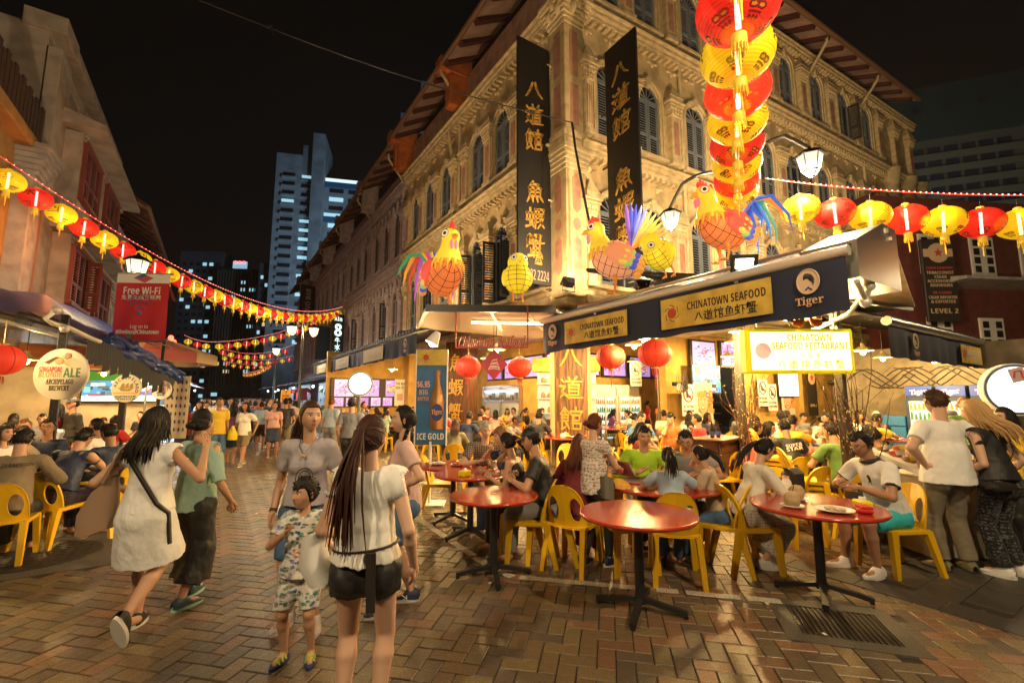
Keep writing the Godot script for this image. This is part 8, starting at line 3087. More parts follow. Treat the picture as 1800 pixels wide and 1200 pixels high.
func tissue_box(at: Vector3,yaw: float,label: String) -> void:
	var t:=thing("tissue_box",label,"tissue box",at,yaw,"yellow tissue boxes")
	var mb:=MB.new()
	mb.box(V(0,0.035,0),V(0.14,0.07,0.1),0.012)
	part(t,"box",mb,M("box_lemon",[0.75,0.6,0.01],0.4))
	mb=mbn()
	mb.hexa([V(-0.03,0.07,0.01),V(0.03,0.07,0.01),V(0.03,0.07,-0.01),V(-0.03,0.07,-0.01)],[V(-0.02,0.1,0.02),V(0.035,0.095,0.0),V(0.03,0.095,-0.01),V(-0.025,0.1,0.01)])
	part(t,"tissue",mb,mats["white_paint"])
func furniture() -> void:
	chair0=chair_proto()
	table0=thing("round_table","","table")
	var mb:=MB.new()
	mb.lathe([W(0,0.725),W(0.46,0.725),W(0.49,0.732),W(0.5,0.745),W(0.496,0.757),W(0.485,0.763),W(0,0.764)],56)
	var tp:=part(table0,"top",mb,mats["red_lacquer"])
	mb=mbn()
	mb.box(V(0,0.7645,0),V(0.13,0.003,0.07))
	part(tp,"number_plate",mb,M("plate_bronze",[0.14,0.06,0.04],0.4))
	mb=mbn()
	mb.cyl(V(0,0.06,0),V(0,0.73,0),0.04,0.036,16)
	mb.cyl(V(0,0.06,0),V(0,0.12,0),0.05,0.045,16)
	part(table0,"post",mb,mats["black_metal"])
	for k in 4:
		mb=mbn()
		var d:=V(cos(k*PI/2),0,sin(k*PI/2))
		mb.beam(d*0.03+V(0,0.09,0),d*0.36+V(0,0.035,0),0.05,0.035)
		mb.cyl(d*0.345,d*0.345+V(0,0.03,0),0.02,0.016,8)
		part(table0,"foot",mb,mats["black_metal"])
	rng.seed=41
	var t1:=table(V(2.38,0,-3.99),0.44,"empty red round table in front of the man in the black cap")
	var t2:=table(V(3.01,0,-2.72),0.48,"empty red round table nearest the camera, by the waitress")
	var t3:=table(V(4.56,0,-2.05),0.53,"red round table with coconuts between the seated couple")
	var t4:=table(V(2.79,0,-5.25),0.46,"red round table with one yellow tissue box on its edge")
	var t5:=table(V(2.93,0.75,-6.04)*V(1,0,1),0.5,"red table with plates of crab and rice in front of the old couple")
	var t6:=table(V(4.23,0.75,-3.45)*V(1,0,1),0.64,"large orange red table where the girls and the man in green sit")
	table(V(7.47,0.75,-8.83)*V(1,0,1),0.75,"red table with a white card below the wooden corner pillar")
	table(V(7.3,0.75,-11.55)*V(1,0,1),0.75,"red table of the diners in front of the kitchen window")
	table(V(9.01,0.75,-6.09)*V(1,0,1),0.6,"red table with papers below the beer poster")
	var t10:=table(V(9.35,0.75,-4.07)*V(1,0,1),0.7,"table crowded with dishes and chopsticks by the boy in black")
	table(V(13.27,0.75,-4.31)*V(1,0,1),0.7,"brown red table behind the dry twigs")
	table(V(11.16,0.75,-10.59)*V(1,0,1),0.9,"pale red table in front of the white fridges")
	var t13:=table(V(-2.42,0.75,-9.72)*V(1,0,1),0.6,"table of drinks at the left edge before the man in khaki")
	var t14:=table(V(-1.88,0.75,-12.19)*V(1,0,1),0.75,"table full of food behind the man in the navy vest")
	table(V(5.32,0.75,-15.87)*V(1,0,1),0.8,"table of the diners under the lit menu board")
	table(V(-4.66,0.75,-20.87)*V(1,0,1),0.8,"rear left table by the dish shelf")
	tissue_box(t4+V(-0.18,0,0.18),0.4,"yellow tissue box on the table beside the pink shirted woman")
	tissue_box(t3+V(0.16,0,0.3),0.9,"yellow tissue box with a tissue pulled out before the man in the polo shirt")
	var cr:=[0.5,0.04,0.02]
	plate(t5+V(0.02,0,0.15),"white plate of red crab before the old couple",cr)
	plate(t5+V(0.22,0,-0.1),"white plate of fried noodles next to the old man",[0.5,0.3,0.1])
	plate(t5+V(-0.2,0,-0.1),"white plate heaped with rice on the table of the old couple",[0.65,0.62,0.55])
	plate(t3+V(-0.16,0,0.22),"white plate with wooden chopsticks between the two coconuts and the red pouch",[0.6,0.5,0.35],0.14)
	for k in 6: plate([t10,t14][k % 2]+V(cos(k*2.1),0,sin(k*2.1))*0.35,["pale dish near the boy in black","dish of greens near the man in the navy vest","noodle dish beside the chopsticks on the boys' table","brown dish on the left food table","rice dish on the boys' table","crab dish on the left food table"][k],[[0.6,0.5,0.3],[0.1,0.25,0.05],[0.5,0.35,0.12],[0.25,0.1,0.04],[0.62,0.6,0.5],cr][k],0.13)
	for k in 2:
		var t:=thing("coconut",["peeled drinking coconut with a straw nearer the seated woman","peeled drinking coconut with an opened lid nearer the seated man"][k],"coconut",t3+V(-0.3+k*0.34,0,-0.05-k*0.12))
		mb=mbn()
		mb.lathe([W(0,0.02),W(0.055,0.02),W(0.068,0.06),W(0.066,0.095),W(0.04,0.13),W(0,0.138)],18)
		part(t,"husk",mb,M("coconut",[0.5,0.36,0.2],0.7,{"stain": "stain","bump": "wear","bs": 0.3,"scale": 4.0}))
		mb=mbn()
		mb.lathe([W(0,0.002),W(0.07,0.004),W(0.095,0.02),W(0.093,0.024),W(0,0.012)],20)
		part(t,"saucer",mb,mats["white_paint"])
		mb=mbn()
		mb.tube([V(0.01,0.12,0),V(0.04,0.2,0.01)],[0.004],5)
		part(t,"straw",mb,mats["black_metal"])
	var po:=thing("pouch","folded red napkin pouch on the table of the seated couple","pouch",t3+V(0.02,0,0.36),0.5)
	mb=mbn()
	mb.box(V(0,0.02,0),V(0.17,0.035,0.11),0.012)
	mb.xf=Transform3D(Basis(Vector3.UP,0.3),V(-0.01,0.045,0)); mb.box(Vector3.ZERO,V(0.12,0.022,0.09),0.008)
	part(po,"cloth",mb,M("napkin_red",[0.5,0.015,0.015],0.8,{"bump": "weave","bs": 0.3,"scale": 5.0}))
	for a in [[t6+V(-0.05,0,0.1),"white table card standing before the man in green"],[V(7.37,0.77,-9),"white table card below the corner pillar"],[V(8.73,0.77,-6.17),"white table card below the beer poster"]]:
		mb=mbn()
		mb.hexa([V(-0.08,0,0.03),V(0.08,0,0.03),V(0.08,0,-0.03),V(-0.08,0,-0.03)],[V(-0.07,0.06,0.003),V(0.07,0.06,0.003),V(0.07,0.06,-0.003),V(-0.07,0.06,-0.003)])
		solo("table_card",a[1],"card",mb,mats["white_paint"],a[0])
	for k in 2:
		mb=mbn()
		mb.xf=Transform3D(Basis(Vector3.UP,0.5+k),Vector3.ZERO)
		mb.box(Vector3.ZERO,V(0.42,0.006,0.3))
		solo("menu_card",["printed menu sheet lying before the man in green","menu sheet at the waitress end of the large table"][k],"menu",mb,M("menu_paper",[0.55,0.35,0.26],0.5,{"albedo": food_tex(6),"tri": true,"scale": 2.2}),t6+V(-0.15+k*0.25,0.006,-0.3+k*0.12))
	var more:=[[V(7.47,0.75,-8.83),"the table below the corner pillar"],[V(7.3,0.75,-11.55),"the table before the kitchen window"],[V(9.01,0.75,-6.09),"the table below the beer poster"],[V(13.27,0.75,-4.31),"the table behind the twigs"],[V(11.16,0.75,-10.59),"the table by the white fridges"],[V(5.32,0.75,-15.87),"the table under the menu board"],[V(-4.66,0.75,-20.87),"the rear left table"]]
	for q in more.size():
		var c: Vector3=more[q][0]*V(1,0,1)+V(0,0.765,0)
		plate(c+V(0.25,0,0.1),"white plate of red crab on "+more[q][1],cr,0.14)
		plate(c+V(-0.2,0,0.2),"dish of pale noodles on "+more[q][1],[0.55,0.42,0.2],0.13)
		if q % 2==0: tissue_box(c+V(0.02,0,-0.22),q,"yellow tissue box on "+more[q][1])
	rng.seed=8
	for k in 9:
		var g:=thing("drinking_glass",["glass of milk tea at the left edge","clear glass beside the man in khaki","blue banded cup on the left drinks table","glass on the left food table near the post","glass of juice on the left food table","tall glass behind the man in the navy vest","glass on the table of the old couple","glass on the boys' table by the chopsticks","small glass on the boys' table"][k],"glass",([t13,t14,t5,t10][[0,0,0,1,1,1,2,3,3][k]] as Vector3)+V(rng.randfn(0,0.2),0,rng.randfn(0,0.2)))
		mb=mbn()
		mb.lathe([W(0,0.0),W(0.03,0),W(0.038,0.12),W(0.035,0.12),W(0.028,0.01),W(0,0.01)],14)
		part(g,"glass",mb,M("glass_clear",[0.8,0.8,0.8],0.08,{"alpha": 0.25}))
		mb=mbn()
		mb.cyl(V(0,0.012,0),V(0,0.085,0),0.028,0.033,12)
		part(g,"drink",mb,M("drink%d" % (k % 3),[[0.5,0.33,0.2],[0.55,0.3,0.05],[0.4,0.4,0.4]][k % 3],0.2))
	chair(V(2.91,0,-4.14),LOOK_L-0.15,"standing empty at the table of the capped man, nearest the camera")
	chair(V(3.64,0,-4.53),LOOK_L+0.5,"just behind the nearest empty chair, seen side on")
	chair(V(3.61,0,-3.4),CAM+0.2,"tucked under the empty table by the waitress")
	chair(V(5.9,0,-2.88),CAM+0.2,"carrying a black backpack behind the coconuts")
	for q in [[V(4.03,0.65,-8.25),AWAY,"behind the beer stand, left of the bags"],[V(4.59,0.65,-8.23),AWAY+0.2,"with its back to the old man"],[V(2.97,0.65,-6.56),LOOK_R,"by the green bag at the table of crab"],[V(6.33,0.65,-9.61),AWAY,"in front of the kitchen window diners"],[V(6.33,0.65,-8.76),AWAY-0.3,"next to the man in black at the till"],[V(5.69,0.65,-9.5),AWAY,"centred before the kitchen window"],[V(5.61,0.65,-6.69),CAM,"below the corner pillar, facing the street"],[V(5.77,0.65,-6.1),LOOK_L,"at the foot of the corner pillar, side on"],[V(6.69,0.65,-6.52),LOOK_L,"left of the woman in the coral blouse"],[V(8.81,0.65,-7.99),CAM,"in front of the white fridges"],[V(8.76,0.65,-7.51),AWAY,"behind the backpack"],[V(7.83,0.65,-5.24),AWAY,"under the beer poster, left one"],[V(8.14,0.65,-5.04),AWAY+0.2,"under the beer poster, right one"],[V(6.97,0.65,-4.47),LOOK_L,"beside the planter box"],[V(10.44,0.65,-3.54),AWAY,"behind the dry twigs"],[V(6.71,1.7,-2.44),LOOK_R+0.3,"half hidden behind the man in the polo shirt"],[V(7.5,0.65,-2.3),LOOK_R,"with a paper menu on its back, left of the man in white"],[V(6.66,0.65,-3.1),AWAY+0.3,"beside the chair stack, its back towards the camera"]]:
		chair(q[0]*V(1,0,1),q[1],q[2])
	for s in 2:   # the stacks of chairs by the planter
		for k in (7 if s==0 else 4):
			chair((V(7.12,0,-3.66) if s==0 else V(6.67,0,-3.08))+V(-0.02*k,0.068*k,0.0),LOOK_R-0.6+0.3*s,"%s in the %s stack by the planter" % [["lowest","second","third","fourth","fifth","sixth","topmost"][k],"tall" if s==0 else "short"])
const C:={"white": [0.68,0.67,0.64],"black": [0.015,0.015,0.017],"grey": [0.2,0.2,0.21],"navy": [0.015,0.025,0.07],"red": [0.42,0.02,0.025],"maroon": [0.13,0.012,0.018],"pink": [0.6,0.36,0.34],"coral": [0.5,0.13,0.12],"orange": [0.6,0.2,0.05],"teal": [0.27,0.42,0.37],"green": [0.1,0.2,0.05],"lime": [0.35,0.6,0.03],"blue": [0.06,0.16,0.35],"denim": [0.05,0.11,0.22],"khaki": [0.2,0.155,0.1],"lilac": [0.36,0.33,0.37],"yellow": [0.6,0.42,0.04],"brown": [0.1,0.055,0.03],"sky": [0.35,0.45,0.58],"turquoise": [0.03,0.44,0.50],"purple": [0.2,0.08,0.24],"beige": [0.42,0.33,0.23],"olive": [0.13,0.12,0.06]}
const HAIR:={"black": [0.012,0.009,0.008],"brown": [0.05,0.022,0.012],"auburn": [0.1,0.03,0.015],"blond": [0.42,0.26,0.11],"grey": [0.4,0.38,0.35],"ginger": [0.16,0.06,0.02],"sandy": [0.2,0.11,0.05]}
func print_tex(key: String,base: Color,marks: Array,n: int,r: float) -> StandardMaterial3D:
	var im:=Image.create(256,256,false,Image.FORMAT_RGB8)
	im.fill(base)
	var g:=RandomNumberGenerator.new()
	g.seed=hash(key) % 1000
	for k in n:
		var x:=(k % int(sqrt(n))+g.randf_range(0.2,0.8))*256.0/int(sqrt(n))
		var y:=(k/int(sqrt(n))+g.randf_range(0.2,0.8))*256.0/int(sqrt(n))
		var c: Color=marks[g.randi() % marks.size()]
		for q in 4: oval(im,x+g.randfn(0,r*0.7),y+g.randfn(0,r*0.5),r*g.randf_range(0.4,1.0),r*g.randf_range(0.25,0.6),c)
	return M(key,[0.8,0.8,0.8],0.85,{"albedo": rect_tex(key,im),"tri": true,"scale": 2.4,"sheen": 0.2})
func check_tex(key: String,a: Color,b: Color,n: int,thin: bool) -> StandardMaterial3D:
	var im:=Image.create(128,128,false,Image.FORMAT_RGB8)
	im.fill(a)
	for k in n:
		var w:=2 if thin else 128/n/2
		im.fill_rect(Rect2i(k*128/n,0,w,128),b)
		im.fill_rect(Rect2i(0,k*128/n,128,w),b)
	return M(key,[0.8,0.8,0.8],0.85,{"albedo": rect_tex(key,im),"tri": true,"scale": 5.0})
func bag(called: String,label: String,cat: String,at: Vector3,yaw: float,pts: Array,rad: Array,flat: float,m: Material) -> Node3D:
	var t:=thing(called,label,cat,at,yaw)
	var mb:=MB.new()
	mb.tube(pts,rad,18,true,flat)
	part(t,"body",mb,m)
	return t
func strap(t: Node3D,pts: Array,w: float,m: Material,called:="strap") -> void:
	var mb:=MB.new()
	mb.tube(pts,[w],6,true,0.4)
	part(t,called,mb,m)
func on(t: Node3D,v: Vector3) -> Vector3:
	return t.transform*v
func people() -> void:
	var wh: Array=C.white
	var wt:=cloth([0.74,0.73,0.72])
	var t:=person({"lod": 0,"h": 1.63,"skin": 0,"hair": ["long",HAIR.black,0.30],"seed": 3,"wear": ["tank",wt],"top_name": "bodice","legs": ["aline",wt],"shoe": [C.black,wh],"pose": {"rh": V(-0.30,1.30,0.16),"re": V(-0.6,-1,0),"rhd": V(0.1,1,0.3),"lh": V(0.27,1.0,0.12),"le": V(0.5,-0.2,-1),"lf": V(0.06,0.085,0.1),"rf": V(-0.07,0.19,-0.24),"rp": 1.15,"rt": V(-0.1,0,1),"look": V(-0.3,0.05,0)}},"woman in white sleeveless playsuit walking away with tan tote bag",V(-0.37,0,-4.51),AWAY+0.1)
	var b:=bag("tote_bag","large slouchy tan tote bag on the shoulder of the woman in white","bag",on(t,V(0.29,0.74,-0.05)),t.rotation.y,[V(0,-0.02,0),V(0.01,0.0,0),V(0.01,0.12,0.0),V(-0.01,0.26,0.02),V(-0.06,0.38,0.02)],[0.1,0.17,0.17,0.12,0.04],0.5,M("tan_leather",[0.30,0.19,0.13],0.5,{"bump": "grain","bs": 0.1,"scale": 5.0}))
	strap(b,[V(-0.04,0.34,0.07),V(-0.14,0.60,0.05),V(-0.16,0.635,-0.0),V(-0.13,0.58,-0.05),V(-0.04,0.34,-0.07)],0.014,mats["tan_leather"])
	b=thing("shoulder_strap","thin black bag strap across the back of the woman in white","strap",t.position,t.rotation.y)
	strap(b,[V(0.11,1.33,-0.06),V(0.06,1.24,-0.135),V(-0.05,1.08,-0.14),V(-0.14,0.93,-0.125),V(-0.19,0.85,-0.06),V(-0.2,0.62,-0.03)],0.016,mats["ink"],"webbing")
	person({"lod": 0,"h": 1.60,"skin": 0,"hair": ["bun",HAIR.black],"seed": 4,"wear": ["cold-loose",cloth(C.teal)],"legs": ["midi",cloth(C.black)],"shoe": [[0.02,0.06,0.08],[0.35,0.6,0.55]],"pose": {"lf": V(0.08,0.085,0.14),"rf": V(-0.06,0.085,-0.12),"rh": V(-0.25,0.8,0.12),"lh": V(0.16,1.3,0.22),"le": V(0.5,-1,0),"lhd": V(-0.3,1,0.1)}},"woman in mint cold shoulder blouse and black wrap skirt walking away",V(-0.08,0,-4.9),AWAY-0.15)
	t=person({"lod": 0,"h": 1.67,"skin": 0,"eyes": true,"gaze": 0.8,"hair": ["tail",HAIR.brown,0.42],"seed": 5,"wear": ["tee",cloth(C.lilac)],"legs": ["shorts",cloth(C.denim)],"shoe": [[0.4,0.38,0.39],[0.6,0.45,0.5]],"pose": {"look": V(0.62,0.0,0),"rh": V(-0.23,0.83,0.05),"lh": V(0.2,0.85,0.05),"lf": V(0.12,0.085,0.05)}},"young woman in lilac tee with a ponytail looking to the right",V(0.66,0,-3.96),CAM+0.1)
	strap(t,[V(-0.062,1.415,0.015),V(-0.04,1.33,0.105),V(0.0,1.27,0.128),V(0.04,1.33,0.105),V(0.062,1.415,0.015)],0.0035,mats["ink"],"necklace")
	var mb:=MB.new()
	mb.ball(V(0,1.262,0.134),V(0.014,0.016,0.006),8,6)
	part(t,"pendant",mb,mats["gold"])
	mb=mbn()
	for k in 2:
		var pts:=[]
		for q in 17: pts.append(V(0.02+cos(q*0.39)*(0.065-0.02*k),1.1+sin(q*0.39)*(0.075-0.02*k),0.138))
		mb.tube(pts,[0.004],4)
	part(t,"shirt_print",mb,mats["ink"])
	watch(t,"r",true)
	var dino:=print_tex("dino_print",Color(0.9,0.88,0.86),[Color(0.05,0.45,0.3),Color(0.05,0.4,0.27),Color(0.12,0.25,0.6),Color(0.4,0.4,0.42)],64,12.0)
	t=person({"lod": 0,"sex": "c","h": 1.14,"skin": 0,"eyes": true,"gaze": -0.8,"hair": ["fringe",HAIR.black],"seed": 6,"wear": ["tee-loose",dino],"legs": ["shorts",dino],"pose": {"look": V(-0.6,0.05,0),"rh": V(-0.055,0.845,0.16),"re": V(-0.7,-0.8,0),"rhd": V(0.3,0.9,0.1),"rhk": "grip","lh": V(0.06,0.70,0.18),"le": V(0.8,-0.6,0),"lhd": V(-0.5,0.8,0.1),"lhk": "grip","lf": V(0.085,0.065,0),"rf": V(-0.085,0.065,0)}},"small boy in dinosaur print outfit with his hands at his mouth",V(0.57,0,-3.46),CAM+0.1)
	for s in ["l","r"]:
		var j: Dictionary=t.get_meta("j")
		var sn:=part(t,"sandal",shoe_meshes()[1],M("sandal_navy",[0.02,0.035,0.12],0.6))
		sn.transform=Transform3D(Basis(Vector3.UP,atan2(j[s+"toe"].x,j[s+"toe"].z))*Basis.from_scale(V(0.72,0.9,0.72)),V(j[s+"an"].x,0.061,j[s+"an"].z))
		mb=mbn()
		for k in 3: mb.tube([V(-0.042,-0.04,0.02+k*0.045),V(-0.02,-0.003-0.008*k,0.02+k*0.045),V(0.02,-0.003-0.008*k,0.02+k*0.045),V(0.042,-0.04,0.02+k*0.045)],[0.011],5,true,0.4)
		part(sn,"strap",mb,M("strap_lime",[0.4,0.5,0.03],0.6))
	t=person({"lod": 0,"h": 1.60,"skin": 3,"hair": ["pony",[0.045,0.016,0.012],0.58],"seed": 7,"wear": ["tank",wt],"legs": ["hot",cloth(C.black)],"pose": {"look": V(-0.35,0,0),"rh": V(-0.25,0.80,0.03),"lh": V(0.2,0.92,0.22),"lf": V(0.1,0.085,0),"rf": V(-0.085,0.085,0)},"shoe": [C.black,wh]},"woman seen from behind with long brown ponytail, white top and black shorts",V(0.74,0,-2.57),AWAY+0.05)
	b=thing("waist_belt","black webbing belt with a hanging strap round the white top","belt",t.position,t.rotation.y)
	var pts:=[]
	for k in 25: pts.append(V(sin(TAU*k/24.0)*0.165,0.925-0.015*sin(TAU*k/24.0),cos(TAU*k/24.0)*0.125-0.005))
	strap(b,pts,0.014,mats["ink"],"band")
	mb=mbn()
	mb.hexa([V(-0.045,0.64,-0.15),V(-0.09,0.64,-0.15),V(-0.09,0.64,-0.142),V(-0.045,0.64,-0.142)],[V(-0.035,0.925,-0.155),V(-0.085,0.925,-0.155),V(-0.085,0.925,-0.14),V(-0.035,0.925,-0.14)])
	part(b,"hanging_strap",mb,mats["ink"])
	b=bag("cloth_hat","white cloth sun hat held at the hip of the woman in black shorts","hat",on(t,V(0.27,0.82,0.05)),t.rotation.y,[V(-0.03,-0.13,0),V(-0.03,-0.1,0),V(0.02,0.0,0),V(0.03,0.13,0),V(0.02,0.15,0)],[0.03,0.075,0.085,0.06,0.01],0.6,wt)
	t=person({"lod": 0,"h": 1.63,"skin": 3,"eyes": true,"hair": ["braid",HAIR.black,0.36],"seed": 8,"wear": ["tee-loose",cloth([0.56,0.38,0.36])],"legs": ["shorts",cloth(C.denim)],"shoe": [C.navy,wh],"pose": {"look": V(-0.1,-0.02,0),"lh": V(0.17,0.97,0.08),"le": V(0.8,0.0,-0.8),"lhd": V(-0.6,-0.5,0.6),"lhk": "flat","rh": V(-0.2,0.85,0.05),"lf": V(0.09,0.085,0.12),"rf": V(-0.08,0.085,-0.1),"lt": V(0.3,0,1)}},"young woman in pink tee with braid, hand on hip, in denim shorts",V(1.4,0,-3.85),LOOK_L+0.35)
	watch(t,"l",false)
	for q in t.get_children():
		if q.name.begins_with("shoe"):
			mb=mbn()
			for e in [[V(0.053,-0.045,0.03),V(0.045,-0.005,0.035)],[V(0.05,-0.025,0.035),V(0.05,-0.045,0.075)],[V(0.05,-0.025,0.035),V(0.043,-0.004,0.075)]]: mb.beam(e[0],e[1],0.009,0.006)
			part(q,"letter_mark",mb,mats["white_paint"])
	var floral:=print_tex("floral_print",Color(0.88,0.85,0.8),[Color(0.5,0.07,0.1),Color(0.4,0.08,0.1),Color(0.25,0.24,0.3),Color(0.55,0.3,0.3)],144,5.5)
	t=person({"lod": 0,"h": 1.54,"skin": 3,"fat": 1.1,"hair": ["bun",HAIR.auburn],"seed": 9,"wear": ["cap-loose",floral],"legs": ["slim",cloth(C.black)],"shoe": [C.navy,wh],"pose": {"rh": V(-0.12,0.93,0.34),"lh": V(0.08,0.93,0.34),"re": V(-0.6,-0.5,-0.5),"look": V(-0.2,0.25,0),"lf": V(0.09,0.08,-0.05),"rf": V(-0.1,0.08,0.1)}},"waitress in a white floral blouse and black trousers taking an order",V(3.39,0,-3.65),1.75)
	b=bag("waist_bag","grey shoulder bag hanging at the hip of the waitress","bag",on(t,V(-0.2,0.82,-0.05)),t.rotation.y,[V(0,-0.12,0),V(0,-0.115,0),V(0,0.09,0),V(0,0.1,0)],[0.02,0.085,0.08,0.02],0.45,M("bag_grey",[0.16,0.15,0.12],0.5))
	strap(b,[V(0,0.08,0.0),V(0.05,0.3,0.14),V(0.2,0.52,0.1),V(0.28,0.56,0.02)],0.007,mats["bag_grey"])
	mb=mbn()
	mb.box(Vector3.ZERO,V(0.3,0.22,0.012))
	b=thing("order_menu","open menu with food pictures in the hands of the waitress","menu",on(t,V(-0.02,0.93,0.46)),t.rotation.y)
	part(b,"pages",mb,mats["menu_paper"]).rotation.x=-0.7
	t=person({"lod": 0,"sex": "m","h": 1.79,"skin": 3,"fat": 1.12,"wide": 1.06,"hair": ["crop",HAIR.brown],"seed": 10,"wear": ["tee-loose",wt],"legs": ["pants",cloth([0.17,0.14,0.10])],"shoe": [C.olive,C.black],"pose": {"lh": V(0.22,1.03,-0.02),"rh": V(-0.22,1.03,-0.02),"le": V(1,0,-0.5),"re": V(-1,0,-0.5),"lhd": V(-0.5,-0.6,-0.5),"rhd": V(0.5,-0.6,-0.5),"look": V(0.1,0.2,0),"lf": V(0.12,0.085,0.02),"rf": V(-0.12,0.085,0.0)}},"heavy man in white tee with both hands on his hips at the counter",V(6.32,0,-1.58),AWAY-0.05)
	var swirl:=print_tex("swirl_print",Color(0.04,0.045,0.06),[Color(0.5,0.5,0.52),Color(0.3,0.32,0.36),Color(0.55,0.55,0.55)],169,5.0)
	t=person({"lod": 0,"h": 1.70,"skin": 3,"hair": ["long",HAIR.blond,0.38],"seed": 11,"wear": ["tank",cloth(C.black)],"legs": ["pants",swirl],"shoe": [wh,wh],"pose": {"look": V(0.25,0.35,0),"lean": 0.12,"lh": V(0.15,0.95,0.2),"rh": V(-0.2,0.9,0.1)}},"blond woman in black top and dark patterned trousers at the counter",V(6.57,0,-1.26),AWAY+0.25)
	b=bag("handbag","small black handbag hanging at the hip of the blond woman","bag",on(t,V(0.2,0.86,-0.1)),t.rotation.y,[V(-0.13,0,0),V(-0.12,0,0),V(0.12,0,0),V(0.13,0,0)],[0.03,0.085,0.085,0.03],0.5,mats["ink"])
	strap(b,[V(-0.1,0.06,0),V(-0.25,0.35,-0.02),V(-0.3,0.52,0.08)],0.006,mats["ink"])
	t=person({"lod": 0,"h": 1.60,"skin": 3,"eyes": true,"hair": ["tail",HAIR.black,0.36],"seed": 12,"glasses": 1,"wear": ["long-loose",cloth([0.64,0.62,0.54])],"top_name": "cardigan","legs": ["midi",check_tex("grid_check",Color(0.85,0.82,0.78),Color(0.45,0.42,0.42),7,true)],"shoe": [wh,wh],"pose": {"sit": 0.45,"lean": 0.34,"lh": V(0.06,0.86,0.42),"rh": V(-0.08,0.87,0.40),"le": V(0.7,-0.8,-0.2),"re": V(-0.7,-0.8,-0.2),"lhk": "grip","rhk": "grip","look": V(0.0,0.42,0),"lf": V(0.09,0.085,0.1),"rf": V(-0.02,0.085,0.16)}},"seated woman with glasses in white cardigan and checked skirt, reading a phone",V(4.63,0,-2.74),LOOK_R+0.1)
	chair(t.position,t.rotation.y,"under the woman in the white cardigan")
	mb=mbn()
	mb.box(Vector3.ZERO,V(0.075,0.15,0.009),0.004)
	b=thing("phone","black phone in the hands of the seated woman with glasses","phone",on(t,V(-0.01,0.93,0.49)),t.rotation.y)
	part(b,"case",mb,mats["ink"]).rotation.x=-0.7
	t=person({"lod": 0,"sex": "m","h": 1.72,"skin": 1,"eyes": true,"hair": ["short",HAIR.black],"seed": 13,"glasses": 1,"wear": ["tee-loose",wt],"top_name": "polo_shirt","legs": ["shorts",cloth(C.turquoise,0.7)],"shoe": [wh,wh],"pose": {"sit": 0.45,"lean": 0.3,"lh": V(0.1,0.83,0.42),"rh": V(-0.12,0.86,0.42),"le": V(0.8,-0.5,-0.3),"re": V(-0.8,-0.5,-0.3),"rhk": "grip","look": V(0.05,0.45,0),"lf": V(0.14,0.09,0.33),"rf": V(-0.17,0.09,0.38),"lt": V(0.2,0,1)}},"seated man with glasses in white polo shirt and turquoise shorts",V(5.8,0,-1.92),LOOK_L+0.12)
	chair(t.position,t.rotation.y,"under the man in turquoise shorts")
	var j: Dictionary=t.get_meta("j")
	letters(t,"5",Transform3D(toward(j.lel-j.lsh,V(1,0,0.1)),j.lsh.lerp(j.lel,0.34)+V(0.062,0.0,0.004)),0.075,mats["ink"],true)
	mb=mbn()
	for s in ["l","r"]: mb.tube([j[s+"sh"].lerp(j[s+"el"],0.6),j[s+"sh"].lerp(j[s+"el"],0.645)],[0.072],16)
	pts=[]
	for k in 15: pts.append(j.neck+V(sin(k*0.45-3.14)*0.07,0.02-0.02*cos(k*0.45-3.14),cos(k*0.45-3.14)*0.075+0.01))
	mb.tube(pts,[0.022],6)
	part(t,"dark_trim",mb,mats["ink"])
	mb=mbn()
	mb.prism(PackedVector2Array([W(-0.02,-0.05),W(0.0,-0.01),W(-0.012,0.03),W(0.012,0.05),W(0.025,0.02),W(0.018,-0.05),W(0.008,-0.02)]),0,0.004)
	part(t,"chest_emblem",mb,mats["ink"]).transform=Transform3D(j.tb,j.chest+j.tb.x*0.06+j.tb.z*0.142+j.tb.y*0.05)
	mb=mbn()
	mb.box(Vector3.ZERO,V(0.34,0.42,0.16),0.06)
	solo("backpack","black backpack standing on the chair behind the coconuts","backpack",mb,M("pack_black",[0.02,0.02,0.022],0.7,{"bump": "weave","bs": 0.2,"scale": 5.0}),V(5.9,0,-2.88)+V(0,0.66,0))
	var poses:={
		"eat": {"sit": 0.45,"lean": 0.22,"lh": V(0.13,0.82,0.36),"rh": V(-0.13,0.84,0.34),"le": V(0.8,-0.4,-0.3),"re": V(-0.8,-0.4,-0.3),"look": V(0,0.28,0)},
		"bite": {"sit": 0.45,"lean": 0.18,"lh": V(0.12,0.8,0.34),"rh": V(-0.05,1.05,0.26),"re": V(-0.9,-0.6,0),"rhk": "grip","look": V(0.1,0.15,0)},
		"chat": {"sit": 0.45,"lean": 0.05,"lh": V(0.2,0.78,0.25),"rh": V(-0.16,0.66,0.25),"look": V(0.35,0.0,0)},
		"lean": {"sit": 0.45,"lean": 0.42,"lh": V(0.16,0.79,0.42),"rh": V(-0.02,0.8,0.45),"le": V(0.8,0,-0.3),"re": V(-0.8,0,-0.3),"look": V(-0.1,0.4,0)},
		"prop": {"sit": 0.45,"lean": 0.3,"lh": V(0.1,0.8,0.38),"rh": V(-0.09,1.08,0.24),"re": V(-0.8,-0.9,0.3),"rhd": V(0.2,0.8,-0.1),"rhk": "grip","look": V(-0.2,0.3,0)}}
